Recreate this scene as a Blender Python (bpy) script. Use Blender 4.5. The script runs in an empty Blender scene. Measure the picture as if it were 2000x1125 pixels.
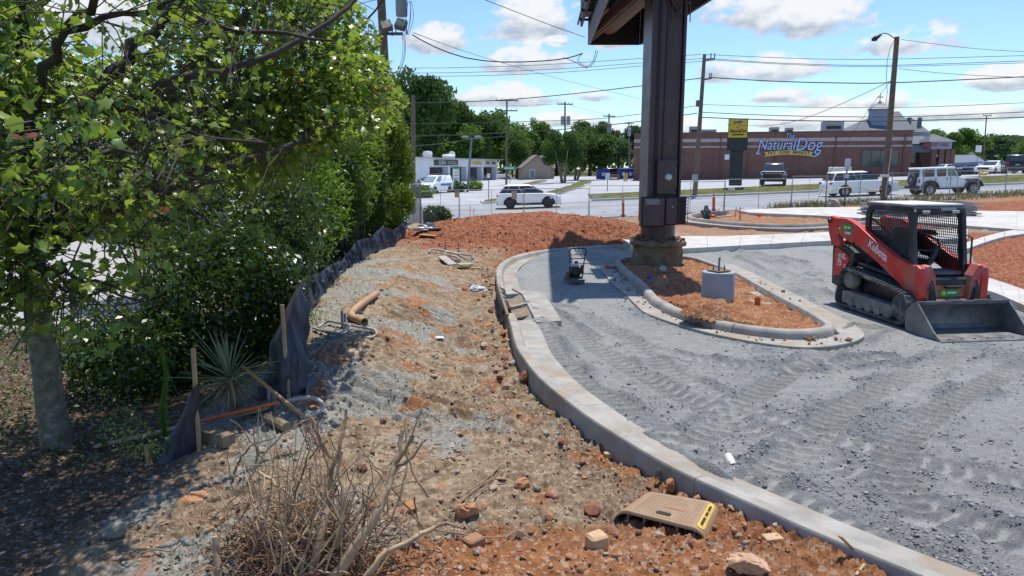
import bpy, bmesh, math, random
import numpy as np
from mathutils import Vector, Matrix
random.seed(7)
RNG = np.random.default_rng(11)
SC = bpy.context.scene
COL = SC.collection
PI = math.pi
# ------------------------------------------------------------------ camera
PITCH, FOC, CAMH = math.radians(9.57), 1400.0, 2.9
cam_d = bpy.data.cameras.new('camera')
cam_d.sensor_width = 36.0
cam_d.lens = 36.0 * FOC / 2000.0
cam_d.clip_start = 0.05
cam_d.clip_end = 3000.0
cam = bpy.data.objects.new('camera', cam_d)
cam.location = (0, 0, CAMH)
cam.rotation_euler = (PI / 2 - PITCH, 0, 0)
COL.objects.link(cam)
SC.camera = cam
# ------------------------------------------------------------------ light
SUN_EL, SUN_AZ = math.radians(72), math.radians(22)      # azimuth from +Y towards +X
sun_d = bpy.data.lights.new('sun', 'SUN')
sun_d.energy = 3.8
sun_d.angle = math.radians(0.53)
sun_d.color = (1.0, 0.94, 0.84)
sun = bpy.data.objects.new('sun', sun_d)
sdir = Vector((math.sin(SUN_AZ) * math.cos(SUN_EL), math.cos(SUN_AZ) * math.cos(SUN_EL), math.sin(SUN_EL)))
sun.rotation_euler = sdir.to_track_quat('Z', 'Y').to_euler()
sun.location = (0, 0, 50)
COL.objects.link(sun)
SC.view_settings.view_transform = 'Standard'
SC.view_settings.look = 'None'
SC.view_settings.exposure = 0.48
SC.view_settings.gamma = 1.0
SC.view_settings.use_curve_mapping = False
SC.cycles.max_bounces = 6
SC.cycles.transparent_max_bounces = 12
SC.cycles.use_denoising = True
world = bpy.data.worlds.new('World')
SC.world = world
world.use_nodes = True
WN = world.node_tree
WN.nodes.clear()
def wn(t, **k):
 n = WN.nodes.new(t)
 for a, v in k.items():
  setattr(n, a, v)
 return n
def wmath(op, a, b=None, c=None):
 n = wn('ShaderNodeMath', operation=op)
 for i, v in enumerate((a, b, c)):
  if v is None:
   continue
  if isinstance(v, (int, float)):
   n.inputs[i].default_value = v
  else:
   WN.links.new(v, n.inputs[i])
 return n.outputs[0]
def build_world():
 L = WN.links.new
 out = wn('ShaderNodeOutputWorld')
 sky = wn('ShaderNodeTexSky', sky_type='NISHITA')
 sky.sun_disc = False
 sky.sun_elevation = SUN_EL
 sky.sun_rotation = SUN_AZ
 sky.altitude = 200
 sky.air_density = 1.0
 sky.dust_density = 0.25
 sky.ozone_density = 2.2
 bg = wn('ShaderNodeBackground')
 bg.inputs['Strength'].default_value = 0.13
 wb = wn('ShaderNodeMix', data_type='RGBA', blend_type='MULTIPLY')
 wb.inputs[0].default_value = 1.0
 L(sky.outputs[0], wb.inputs[6])
 wb.inputs[7].default_value = (0.77, 0.89, 1.02, 1)
 L(wb.outputs[2], bg.inputs['Color'])
 tc = wn('ShaderNodeTexCoord')
 sep = wn('ShaderNodeSeparateXYZ')
 L(tc.outputs['Generated'], sep.inputs[0])
 az = wmath('ARCTAN2', sep.outputs[0], sep.outputs[1])
 el = wmath('ARCSINE', sep.outputs[2])
 comb = wn('ShaderNodeCombineXYZ')
 L(az, comb.inputs[0])
 L(wmath('MULTIPLY', el, 1.7), comb.inputs[1])
 def noise(scale, detail, rough=0.55, off=0.0):
  mp = wn('ShaderNodeVectorMath', operation='ADD')
  L(comb.outputs[0], mp.inputs[0])
  mp.inputs[1].default_value = (off, off * 0.7, off * 1.3)
  n = wn('ShaderNodeTexNoise')
  n.inputs['Scale'].default_value = scale
  n.inputs['Detail'].default_value = detail
  n.inputs['Roughness'].default_value = rough
  L(mp.outputs[0], n.inputs['Vector'])
  return n.outputs['Fac']
 n1 = noise(9, 9, 0.6)
 n2 = noise(38, 6, 0.6, 3.3)
 # cumulus seen over the road: azimuth, elevation of the base, half width, height (degrees)
 clouds = [(1.7, 10.2, 4.2, 3.3), (-5.6, 9.0, 2.4, 1.7), (1.2, 7.6, 4.4, 1.7), (-0.9, 5.0, 5.4, 1.4),
    (6.5, 5.2, 2.2, 1.0), (16.5, 11.6, 4.5, 3.0), (19.0, 10.5, 5.5, 2.2), (22.5, 9.7, 4.5, 2.2),
    (18.5, 6.6, 4.5, 1.6), (19.5, 4.9, 2.6, .9), (27.5, 8.0, 4.0, 1.5), (33.5, 5.2, 3.4, 1.3),
    (36.5, 11.2, 1.8, 1.4), (26, 4.2, 5, 1.1), (31, 3.3, 4.5, .9), (11.5, 2.6, 5, 1.4),
    (3.5, 9.2, 1.3, .6), (7.5, 9.0, 1.1, .55), (14.5, 13.2, 3.8, 2.2), (-32, 9, 8, 5), (-22, 12, 4, 3), (-27, 4, 7, 3),
    (23, 3.0, 5, 1.2), (4, 3.3, 3.5, .9)]
 tot = None
 base = None
 for a, e, ra, re in clouds:
  a, e, ra, re = (math.radians(v) for v in (a, e, ra * 1.15, re * 1.2))
  dx = wmath('DIVIDE', wmath('SUBTRACT', az, a), ra)
  de = wmath('SUBTRACT', el, e)
  up = wmath('DIVIDE', wmath('MAXIMUM', de, 0.0), re)
  dn = wmath('DIVIDE', wmath('MINIMUM', de, 0.0), re * 0.35)
  d2 = wmath('ADD', wmath('MULTIPLY', dx, dx), wmath('ADD', wmath('MULTIPLY', up, up), wmath('MULTIPLY', dn, dn)))
  b = wmath('SUBTRACT', 1.0, d2)
  tot = b if tot is None else wmath('MAXIMUM', tot, b)
  h = wmath('MULTIPLY', wmath('MAXIMUM', b, 0.0), up)
  base = h if base is None else wmath('MAXIMUM', base, h)
 # the same fair-weather field carries on all round, outside these
 n3 = noise(3.2, 8, 0.58, 7.7)
 field = wmath('MULTIPLY', wmath('SUBTRACT', n3, 0.57), 5.0)
 outside = wn('ShaderNodeMapRange', interpolation_type='SMOOTHSTEP')
 L(wmath('ABSOLUTE', az), outside.inputs['Value'])
 outside.inputs['From Min'].default_value = math.radians(40)
 outside.inputs['From Max'].default_value = math.radians(50)
 hi = wn('ShaderNodeMapRange', interpolation_type='SMOOTHSTEP')
 L(el, hi.inputs['Value'])
 hi.inputs['From Min'].default_value = math.radians(17)
 hi.inputs['From Max'].default_value = math.radians(24)
 where = wmath('MAXIMUM', outside.outputs[0], hi.outputs[0])
 fieldw = wmath('ADD', wmath('MULTIPLY', field, where), wmath('MULTIPLY', wmath('SUBTRACT', where, 1.0), 2.0))
 tot = wmath('MAXIMUM', tot, fieldw)
 dens = wmath('ADD', wmath('MAXIMUM', tot, -0.6),
     wmath('ADD', wmath('MULTIPLY', wmath('SUBTRACT', n1, 0.5), 3.6), wmath('MULTIPLY', wmath('SUBTRACT', n2, 0.5), 1.5)))
 cov = wn('ShaderNodeMapRange', interpolation_type='SMOOTHSTEP')
 L(dens, cov.inputs['Value'])
 cov.inputs['From Min'].default_value = 0.16
 cov.inputs['From Max'].default_value = 0.72
 lit = wn('ShaderNodeMapRange', interpolation_type='SMOOTHSTEP')
 L(wmath('ADD', wmath('MULTIPLY', base, 1.1), wmath('MULTIPLY', wmath('SUBTRACT', n2, 0.42), 0.9)), lit.inputs['Value'])
 lit.inputs['From Min'].default_value = -0.1
 lit.inputs['From Max'].default_value = 0.4
 ccol = wn('ShaderNodeMix', data_type='RGBA')
 L(lit.outputs[0], ccol.inputs[0])
 ccol.inputs[6].default_value = (0.44, 0.50, 0.58, 1)
 ccol.inputs[7].default_value = (0.96, 0.95, 0.94, 1)
 cbg = wn('ShaderNodeBackground')
 L(ccol.outputs[2], cbg.inputs['Color'])
 cbg.inputs['Strength'].default_value = 0.72
 mx = wn('ShaderNodeMixShader')
 L(wmath('MULTIPLY', cov.outputs[0], 0.9), mx.inputs[0])
 L(bg.outputs[0], mx.inputs[1])
 L(cbg.outputs[0], mx.inputs[2])
 L(mx.outputs[0], out.inputs['Surface'])
build_world()
# ------------------------------------------------------------------ helpers
def ray(px, py):
 a, b = (px - 1000) / FOC, (562.5 - py) / FOC
 return np.array([a, math.cos(PITCH) + b * math.sin(PITCH), -math.sin(PITCH) + b * math.cos(PITCH)])
CAM = np.array([0.0, 0.0, CAMH])
def W(px, py, z=0.0):
 r = ray(px, py)
 return CAM + r * ((z - CAMH) / r[2])
def D(px, py, d):
 r = ray(px, py)
 return CAM + r * (d / r[1])
def hexc(h):
 h = h.lstrip('#')
 v = [int(h[i:i + 2], 16) / 255 for i in (0, 2, 4)]
 return tuple(c / 12.92 if c <= 0.04045 else ((c + 0.055) / 1.055) ** 2.4 for c in v)
MATS = {}
class NT:
 """small node-tree writer"""
 def __init__(self, name):
  self.m = bpy.data.materials.new(name)
  self.m.use_nodes = True
  self.t = self.m.node_tree
  self.t.nodes.clear()
  self.out = self.t.nodes.new('ShaderNodeOutputMaterial')
 def n(self, ty, ins=None, **k):
  nd = self.t.nodes.new(ty)
  for a, v in k.items():
   setattr(nd, a, v)
  for a, v in (ins or {}).items():
   self.set(nd.inputs[a], v)
  return nd
 def set(self, sock, v):
  if isinstance(v, bpy.types.NodeSocket):
   self.t.links.new(v, sock)
  elif isinstance(v, (tuple, list)) and len(v) == 3 and sock.type == 'RGBA':
   sock.default_value = (*v, 1)
  else:
   sock.default_value = v
 def coord(self, kind='Object'):
  return self.n('ShaderNodeTexCoord').outputs[kind]
 def noise(self, vec, scale, detail=5, rough=0.6, dist=0.0):
  return self.n('ShaderNodeTexNoise', {'Vector': vec, 'Scale': scale, 'Detail': detail, 'Roughness': rough, 'Distortion': dist}).outputs['Fac']
 def vor(self, vec, scale, feature='F1', out='Distance'):
  return self.n('ShaderNodeTexVoronoi', {'Vector': vec, 'Scale': scale}, feature=feature).outputs[out]
 def ramp(self, fac, a, b, lo=0.0, hi=1.0):
  return self.n('ShaderNodeMapRange', {'Value': fac, 'From Min': a, 'From Max': b, 'To Min': lo, 'To Max': hi}, interpolation_type='SMOOTHSTEP').outputs[0]
 def mix(self, fac, a, b, blend='MIX'):
  nd = self.n('ShaderNodeMix', data_type='RGBA', blend_type=blend)
  self.set(nd.inputs[0], fac)
  self.set(nd.inputs[6], a)
  self.set(nd.inputs[7], b)
  return nd.outputs[2]
 def math(self, op, a, b=0.0):
  nd = self.n('ShaderNodeMath', operation=op)
  self.set(nd.inputs[0], a)
  self.set(nd.inputs[1], b)
  return nd.outputs[0]
 def bump(self, h, strength=0.3, dist=0.02, prev=None):
  nd = self.n('ShaderNodeBump', {'Height': h, 'Strength': strength, 'Distance': dist})
  if prev is not None:
   self.set(nd.inputs['Normal'], prev)
  return nd.outputs[0]
 def bsdf(self, color, rough=0.7, metal=0.0, normal=None, spec=0.5, **k):
  p = self.n('ShaderNodeBsdfPrincipled', {'Base Color': color, 'Roughness': rough, 'Metallic': metal, 'Specular IOR Level': spec})
  for a, v in k.items():
   self.set(p.inputs[a], v)
  if normal is not None:
   self.set(p.inputs['Normal'], normal)
  self.t.links.new(p.outputs[0], self.out.inputs['Surface'])
  return p
def mat(name, color, rough=0.7, metal=0.0, var=0.18, scale=6.0, bump=0.0, bscale=40.0, dirt=None, dirt_amt=0.35, spec=0.5, **k):
 """weathered paint / plastic / wood / concrete: mottled colour, optional dirt film and fine relief"""
 if name in MATS:
  return MATS[name]
 t = NT(name)
 co = t.coord()
 f = t.noise(co, scale, 6, 0.65)
 dark = tuple(c * (1 - var) for c in color)
 lite = tuple(min(1, c * (1 + var)) for c in color)
 c = t.mix(t.ramp(f, 0.3, 0.7), dark, lite)
 if dirt is not None:
  g = t.noise(co, scale * 0.55, 8, 0.7, 0.4)
  c = t.mix(t.ramp(g, 0.62 - dirt_amt * 0.5, 0.85 - dirt_amt * 0.4, 0.0, 0.85), c, dirt)
 nrm = t.bump(t.noise(co, bscale, 4, 0.6), bump, 0.01) if bump else None
 r = t.ramp(f, 0.25, 0.75, max(0.02, rough - 0.08), min(1, rough + 0.08))
 t.bsdf(c, r, metal, nrm, spec, **k)
 MATS[name] = t.m
 return t.m
def leaf_mat(name, c1, c2, c3=None, rough=0.45, trans=0.35, amt3=0.08, gloss=0.5):
 """leaf: colour differs from leaf to leaf, some light passes through"""
 if name in MATS:
  return MATS[name]
 t = NT(name)
 at = t.n('ShaderNodeAttribute', attribute_name='tint')
 v = at.outputs['Fac']
 c = t.mix(v, c1, c2)
 if c3 is not None:
  c = t.mix(t.ramp(v, 1 - amt3 - 0.02, 1 - amt3 + 0.02), c, c3)
 p = t.n('ShaderNodeBsdfPrincipled', {'Base Color': c, 'Roughness': rough, 'Specular IOR Level': gloss})
 tr = t.n('ShaderNodeBsdfTranslucent', {'Color': t.mix(0.35, c, (0.30, 0.42, 0.03))})
 m = t.n('ShaderNodeMixShader', {0: trans})
 t.t.links.new(p.outputs[0], m.inputs[1])
 t.t.links.new(tr.outputs[0], m.inputs[2])
 t.t.links.new(m.outputs[0], t.out.inputs['Surface'])
 MATS[name] = t.m
 return t.m
def glass_mat(name='dark_glass', color=(0.015, 0.02, 0.025), rough=0.06):
 if name in MATS:
  return MATS[name]
 t = NT(name)
 co = t.coord()
 t.bsdf(t.mix(t.noise(co, 2.0), color, tuple(c * 2 for c in color)), rough, 0.0, None, 0.8)
 MATS[name] = t.m
 return t.m
def link(name, me, m=None, parent=None, loc=None):
 o = bpy.data.objects.new(name, me)
 COL.objects.link(o)
 if m is not None:
  me.materials.clear()
  for x in (m if isinstance(m, (list, tuple)) else [m]):
   me.materials.append(x)
 if parent is not None:
  o.parent = parent
 if loc is not None:
  o.location = loc
 return o
def tag(o, label=None, cat=None, group=None, kind=None):
 if label:
  o['label'] = label
 if cat:
  o['category'] = cat
 if group:
  o['group'] = group
 if kind:
  o['kind'] = kind
 return o
def empty(name, loc=(0, 0, 0), rz=0.0, label=None, cat=None, group=None, kind=None):
 o = bpy.data.objects.new(name, None)
 o.empty_display_size = 0.2
 COL.objects.link(o)
 o.location = loc
 o.rotation_euler = (0, 0, rz)
 return tag(o, label, cat, group, kind)
def copy_tree(o, parent=None, kids=None):
 if kids is None:
  kids = {}
  for x in bpy.data.objects:
   if x.parent:
    kids.setdefault(x.parent.name, []).append(x)
 c = o.copy()
 COL.objects.link(c)
 if parent is not None:
  c.parent = parent
 for ch in kids.get(o.name, []):
  copy_tree(ch, c, kids)
 return c
def np_mesh(name, verts, faces, smooth=False, attrs=None):
 """verts Nx3, faces Mxk arrays (k constant)"""
 verts = np.asarray(verts, dtype=np.float32)
 faces = np.asarray(faces, dtype=np.int32)
 me = bpy.data.meshes.new(name)
 nv, (nf, k) = len(verts), faces.shape
 me.vertices.add(nv)
 me.vertices.foreach_set('co', verts.ravel())
 me.loops.add(nf * k)
 me.loops.foreach_set('vertex_index', faces.ravel())
 me.polygons.add(nf)
 me.polygons.foreach_set('loop_start', np.arange(0, nf * k, k, dtype=np.int32))
 me.polygons.foreach_set('loop_total', np.full(nf, k, dtype=np.int32))
 if smooth:
  me.polygons.foreach_set('use_smooth', np.ones(nf, dtype=bool))
 for an, arr in (attrs or {}).items():
  arr = np.asarray(arr, dtype=np.float32)
  if arr.ndim == 1:
   a = me.attributes.new(an, 'FLOAT', 'POINT')
   a.data.foreach_set('value', arr)
  else:
   a = me.attributes.new(an, 'FLOAT_COLOR', 'POINT')
   a.data.foreach_set('color', arr.ravel())
 me.update(calc_edges=True)
 me.validate()
 return me
def rotz(a):
 c, s = math.cos(a), math.sin(a)
 return np.array([[c, -s, 0], [s, c, 0], [0, 0, 1.0]])
def frame_from(d):
 d = np.asarray(d, float)
 d = d / (np.linalg.norm(d) + 1e-9)
 up = np.array([0, 0, 1.0]) if abs(d[2]) < 0.9 else np.array([1.0, 0, 0])
 a = np.cross(up, d)
 a /= np.linalg.norm(a)
 return a, np.cross(d, a), d
class M:
 """collects shapes and links them as ONE mesh object"""
 def __init__(self):
  self.v, self.f = [], []
 def add(self, vs, fs):
  b = len(self.v)
  self.v += [tuple(map(float, p)) for p in vs]
  self.f += [tuple(i + b for i in f) for f in fs]
  return self
 def box(self, c, s, rz=0.0, bev=0.0, R=None):
  """bevelled box: centre c, full sizes s"""
  hx, hy, hz = s[0] / 2, s[1] / 2, s[2] / 2
  b = min(bev, hx * .9, hy * .9, hz * .9)
  Rm = R if R is not None else rotz(rz)
  vs, fs = [], []
  if b <= 0:
   pts = [(x, y, z) for z in (-hz, hz) for x, y in ((-hx, -hy), (hx, -hy), (hx, hy), (-hx, hy))]
   fs = [(3, 2, 1, 0), (4, 5, 6, 7), (0, 1, 5, 4), (1, 2, 6, 5), (2, 3, 7, 6), (3, 0, 4, 7)]
  else:
   def ring(z, e):
    return [(hx - e, -hy + b, z), (hx - e, hy - b, z), (hx - b, hy - e, z), (-hx + b, hy - e, z), (-hx + e, hy - b, z), (-hx + e, -hy + b, z), (-hx + b, -hy + e, z), (hx - b, -hy + e, z)]
   pts = ring(-hz, b) + ring(-hz + b, 0) + ring(hz - b, 0) + ring(hz, b)
   fs = [tuple(reversed(range(8))), tuple(range(24, 32))]
   for r in range(3):
    for i in range(8):
     j = (i + 1) % 8
     fs.append((r * 8 + i, r * 8 + j, r * 8 + 8 + j, r * 8 + 8 + i))
  P = np.array(pts) @ Rm.T + np.array(c)
  return self.add(P, fs)
 def beam(self, p0, p1, w, h, bev=0.0, up=None):
  """rectangular bar from p0 to p1"""
  p0, p1 = np.array(p0, float), np.array(p1, float)
  a, b, d = frame_from(p1 - p0)
  L = np.linalg.norm(p1 - p0)
  return self.box((p0 + p1) / 2, (w, h, L), bev=bev, R=np.stack([a, b, d], 1))
 def tube(self, path, r, n=8, cap=True, rs=None):
  path = np.array(path, float)
  k = len(path)
  rs = [r] * k if rs is None else rs
  tang = np.gradient(path, axis=0) if k > 2 else np.repeat((path[-1:] - path[:1]), k, 0)
  a, b, d = frame_from(tang[0])
  vs = []
  for i in range(k):
   t = tang[i] / (np.linalg.norm(tang[i]) + 1e-9)
   a = a - t * (a @ t)
   if np.linalg.norm(a) < 1e-6:
    a = frame_from(t)[0]
   a /= np.linalg.norm(a)
   b = np.cross(t, a)
   for j in range(n):
    th = 2 * PI * j / n
    vs.append(path[i] + rs[i] * (math.cos(th) * a + math.sin(th) * b))
  fs = []
  for i in range(k - 1):
   for j in range(n):
    fs.append((i * n + j, i * n + (j + 1) % n, (i + 1) * n + (j + 1) % n, (i + 1) * n + j))
  if cap:
   fs.append(tuple(reversed(range(n))))
   fs.append(tuple(range((k - 1) * n, k * n)))
  return self.add(vs, fs)
 def pipe(self, path, r, t=0.006, n=14):
  """hollow pipe with open ends"""
  self.tube(path, r, n, cap=False)
  b = len(self.v)
  self.tube(path, r - t, n, cap=False)
  k = len(path)
  m = b - k * n
  for e in (0, (k - 1) * n):
   for j in range(n):
    self.f.append((m + e + j, m + e + (j + 1) % n, b + e + (j + 1) % n, b + e + j))
  return self
 def prism(self, poly, axis, lo, hi, org=(0, 0, 0), R=None, bev=0.0):
  """polygon (2D) extruded between lo and hi along 'x', 'y' or 'z'"""
  n = len(poly)
  if bev:
   A = sum(poly[i][0] * poly[(i + 1) % n][1] - poly[(i + 1) % n][0] * poly[i][1] for i in range(n))
   sg = 1 if A > 0 else -1
   ins = []
   for i in range(n):
    p0, p1, p2 = (np.array(poly[(i + q) % n], float) for q in (-1, 0, 1))
    e1, e2 = p1 - p0, p2 - p1
    n1 = np.array([-e1[1], e1[0]]) / (np.linalg.norm(e1) + 1e-9) * sg
    n2 = np.array([-e2[1], e2[0]]) / (np.linalg.norm(e2) + 1e-9) * sg
    m = n1 + n2
    ins.append(tuple(p1 + m / max(0.35, m @ m) * bev * 1.0))
   rings = [(ins, lo), (poly, lo + bev), (poly, hi - bev), (ins, hi)]
  else:
   rings = [(poly, lo), (poly, hi)]
  vs = []
  for pl, h in rings:
   for a, b in pl:
    p = {'x': (h, a, b), 'y': (a, h, b), 'z': (a, b, h)}[axis]
    vs.append(p)
  vs = np.array(vs, float)
  if R is not None:
   vs = vs @ np.array(R).T
  vs = vs + np.array(org)
  fs = [tuple(reversed(range(n))), tuple(range((len(rings) - 1) * n, len(rings) * n))]
  for r in range(len(rings) - 1):
   for i in range(n):
    j = (i + 1) % n
    fs.append((r * n + i, r * n + j, r * n + n + j, r * n + n + i))
  return self.add(vs, fs)
 def lathe(self, prof, n=20, c=(0, 0, 0), axis='z', cap=True):
  vs, fs = [], []
  for r, h in prof:
   for j in range(n):
    th = 2 * PI * j / n
    x, y = r * math.cos(th), r * math.sin(th)
    vs.append({'z': (x, y, h), 'x': (h, x, y), 'y': (x, h, y)}[axis])
  k = len(prof)
  for i in range(k - 1):
   for j in range(n):
    fs.append((i * n + j, i * n + (j + 1) % n, (i + 1) * n + (j + 1) % n, (i + 1) * n + j))
  if cap:
   fs.append(tuple(reversed(range(n))))
   fs.append(tuple(range((k - 1) * n, k * n)))
  return self.add(np.array(vs) + np.array(c), fs)
 def quad(self, a, b, c, d):
  return self.add([a, b, c, d], [(0, 1, 2, 3)])
 def loft(self, rings, closed=True, cap=True):
  n = len(rings[0])
  vs = [p for r in rings for p in r]
  fs = []
  for i in range(len(rings) - 1):
   for j in range(n if closed else n - 1):
    fs.append((i * n + j, i * n + (j + 1) % n, (i + 1) * n + (j + 1) % n, (i + 1) * n + j))
  if cap:
   fs.append(tuple(reversed(range(n))))
   fs.append(tuple(range((len(rings) - 1) * n, len(rings) * n)))
  return self.add(vs, fs)
 def build(self, name, m, parent=None, loc=None, world=False, smooth=None, recalc=True):
  vs = self.v
  if world and parent is not None:
   q = parent.location
   vs = [(x - q[0], y - q[1], z - q[2]) for x, y, z in vs]
  me = bpy.data.meshes.new(name)
  me.from_pydata(vs, [], self.f)
  if recalc:
   bm = bmesh.new()
   bm.from_mesh(me)
   bmesh.ops.recalc_face_normals(bm, faces=bm.faces)
   bm.to_mesh(me)
   bm.free()
  if smooth is not None:
   for p in me.polygons:
    p.use_smooth = True
   if smooth is not True and smooth < 180:
    me.set_sharp_from_angle(angle=math.radians(smooth))
  me.update()
  return link(name, me, m, parent, loc)
def text_obj(name, s, size, m, parent=None, M4=None, extrude=0.004, shear=0.0, offset=0.0, align='CENTER', sx=1.0):
 """flat lettering as a mesh"""
 cu = bpy.data.curves.new(name, 'FONT')
 cu.body = s
 cu.size = size
 cu.extrude = extrude
 cu.shear = shear
 cu.offset = offset
 cu.align_x = align
 cu.align_y = 'CENTER'
 cu.resolution_u = 3
 to = bpy.data.objects.new(name + '_curve', cu)
 me = bpy.data.meshes.new_from_object(to)
 bpy.data.objects.remove(to)
 bpy.data.curves.remove(cu)
 if sx != 1.0:
  me.transform(Matrix.Diagonal((sx, 1, 1, 1)))
 if M4 is not None:
  me.transform(M4)
 me.name = name
 return link(name, me, m, parent)
def face_matrix(origin, right, up):
 r, u = Vector(right).normalized(), Vector(up).normalized()
 n = r.cross(u)
 return Matrix(((r[0], u[0], n[0], origin[0]), (r[1], u[1], n[1], origin[1]), (r[2], u[2], n[2], origin[2]), (0, 0, 0, 1)))
def catmull(pts, step):
 P = np.array(pts, float)
 P = np.vstack([2 * P[0] - P[1], P, 2 * P[-1] - P[-2]])
 out = []
 for i in range(1, len(P) - 2):
  p0, p1, p2, p3 = P[i - 1:i + 3]
  n = max(2, int(np.linalg.norm(p2 - p1) / step))
  for k in range(n):
   t = k / n
   out.append(0.5 * (2 * p1 + (p2 - p0) * t + (2 * p0 - 5 * p1 + 4 * p2 - p3) * t * t + (3 * p1 - p0 - 3 * p2 + p3) * t ** 3))
 out.append(P[-2])
 return np.array(out)
def resample(P, step):
 P = np.array(P, float)
 s = np.r_[0, np.cumsum(np.linalg.norm(np.diff(P, axis=0), axis=1))]
 n = max(2, int(round(s[-1] / step)) + 1)
 q = np.linspace(0, s[-1], n)
 return np.stack([np.interp(q, s, P[:, i]) for i in range(P.shape[1])], 1)
def smooth_line(P, it=6):
 P = P.copy()
 for _ in range(it):
  P[1:-1] = 0.25 * P[:-2] + 0.5 * P[1:-1] + 0.25 * P[2:]
 return P
# -------- numpy gradient noise
_perm = RNG.permutation(256)
_perm = np.r_[_perm, _perm]
_ang = RNG.random(256) * 2 * PI
_gx, _gy = np.cos(_ang), np.sin(_ang)
def perlin(x, y):
 xi, yi = np.floor(x).astype(int), np.floor(y).astype(int)
 xf, yf = x - xi, y - yi
 u, v = xf * xf * xf * (xf * (xf * 6 - 15) + 10), yf * yf * yf * (yf * (yf * 6 - 15) + 10)
 def g(ix, iy, dx, dy):
  h = _perm[_perm[ix & 255] + (iy & 255)]
  return _gx[h] * dx + _gy[h] * dy
 a, b = g(xi, yi, xf, yf), g(xi + 1, yi, xf - 1, yf)
 c, d = g(xi, yi + 1, xf, yf - 1), g(xi + 1, yi + 1, xf - 1, yf - 1)
 return (a + u * (b - a)) + v * ((c + u * (d - c)) - (a + u * (b - a)))
def fbm(x, y, f=1.0, oct=4, gain=0.5, ridged=False):
 s, a = 0.0, 1.0
 for i in range(oct):
  n = perlin(x * f + 17.3 * i, y * f - 9.1 * i)
  if ridged:
   n = 0.5 - 2 * np.abs(n)
  s = s + a * n
  f *= 2.03
  a *= gain
 return s
def sstep(a, b, x):
 t = np.clip((x - a) / (b - a), 0, 1)
 return t * t * (3 - 2 * t)
def in_poly(x, y, poly):
 x, y = np.asarray(x, float), np.asarray(y, float)
 c = np.zeros(x.shape, bool)
 n = len(poly)
 for i in range(n):
  x0, y0 = poly[i][:2]
  x1, y1 = poly[(i + 1) % n][:2]
  if y0 == y1:
   continue
  hit = ((y0 > y) != (y1 > y)) & (x < (x1 - x0) * (y - y0) / (y1 - y0) + x0)
  c ^= hit
 return c
def seg_dist(x, y, P):
 """distance to polyline P, arclength there, signed side"""
 best = np.full(x.shape, 1e9)
 arc = np.zeros(x.shape)
 s = 0.0
 for i in range(len(P) - 1):
  a, b = P[i][:2], P[i + 1][:2]
  dx, dy = b[0] - a[0], b[1] - a[1]
  L2 = dx * dx + dy * dy + 1e-12
  t = np.clip(((x - a[0]) * dx + (y - a[1]) * dy) / L2, 0, 1)
  d = np.hypot(x - a[0] - t * dx, y - a[1] - t * dy)
  m = d < best
  best[m] = d[m]
  arc[m] = s + t[m] * math.sqrt(L2)
  s += math.sqrt(L2)
 return best, arc
# =================================================================== TERRAIN
def h_lot(x, y):
 x, y = np.asarray(x, float), np.asarray(y, float)
 return -0.05 + 0.03 * np.maximum(0, y - 20) + 0.012 * np.maximum(0, x - 6) * sstep(14, 24, y)
def Wl(px, py, dz=0.0, fn=h_lot):
 z = 0.0
 for _ in range(12):
  p = W(px, py, z)
  z = 0.5 * z + 0.5 * (float(fn(p[0], p[1])) + dz)
 return W(px, py, z)
def rz(x, y):
 x, y = np.asarray(x, float), np.asarray(y, float)
 xe = np.where(x > 0, x, 0.25 * np.maximum(x, -24) * np.exp(np.minimum(0, x) / 30))
 return 0.039 * np.minimum(xe, 90) - 0.009 * np.clip(57 - y, -5, 20)
def verge_top(x):
 return np.where(x > 6.5, 0.63 + 0.045 * (np.minimum(x, 90) - 6.5), np.maximum(0.0, 0.63 + 0.047 * (x - 6.5)))
def fz(x, y):
 """land beyond the road"""
 x, y = np.asarray(x, float), np.asarray(y, float)
 t = np.clip((y - 61) / 43, 0, 1)
 right = verge_top(x) + (0.75 + 0.013 * np.clip(x, 0, 120) - verge_top(x)) * t
 left = -0.1 + 0.65 * np.clip((y - 58) / 47, 0, 1.1)
 w = sstep(-3, 7, x)
 return left * (1 - w) + right * w
K1_PX = [(1245, 477), (1200, 478), (1150, 480), (1100, 483.5), (1060, 488), (1030, 492.5), (1005, 499), (988, 506), (976, 515), (969, 526),
   (971, 558), (980, 590), (994, 624), (1007, 676), (1024, 701), (1040, 725), (1060, 744), (1081, 763), (1103, 779), (1129, 801), (1167, 827),
   (1201, 848), (1240, 871), (1288, 902), (1340, 928), (1380, 946), (1440, 970), (1500, 999), (1540, 1018), (1600, 1044), (1676, 1074), (1792, 1122), (1900, 1166), (2040, 1215)]
K1 = np.array([W(px, py, 0.15) for px, py in K1_PX])
K1[0] = Wl(1245, 477, 0.2)
K1 = smooth_line(resample(catmull(K1, 0.12), 0.12), 14)
LOT_POLY = [tuple(p[:2]) for p in K1] + [(9, 2.6), (26, 2.6), (26, 15)] + \
   [tuple(Wl(*q)[:2]) for q in [(2050, 612), (1935, 571), (1905, 520), (1885, 469), (1622, 470), (1487, 477), (1325, 486)]]
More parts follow.
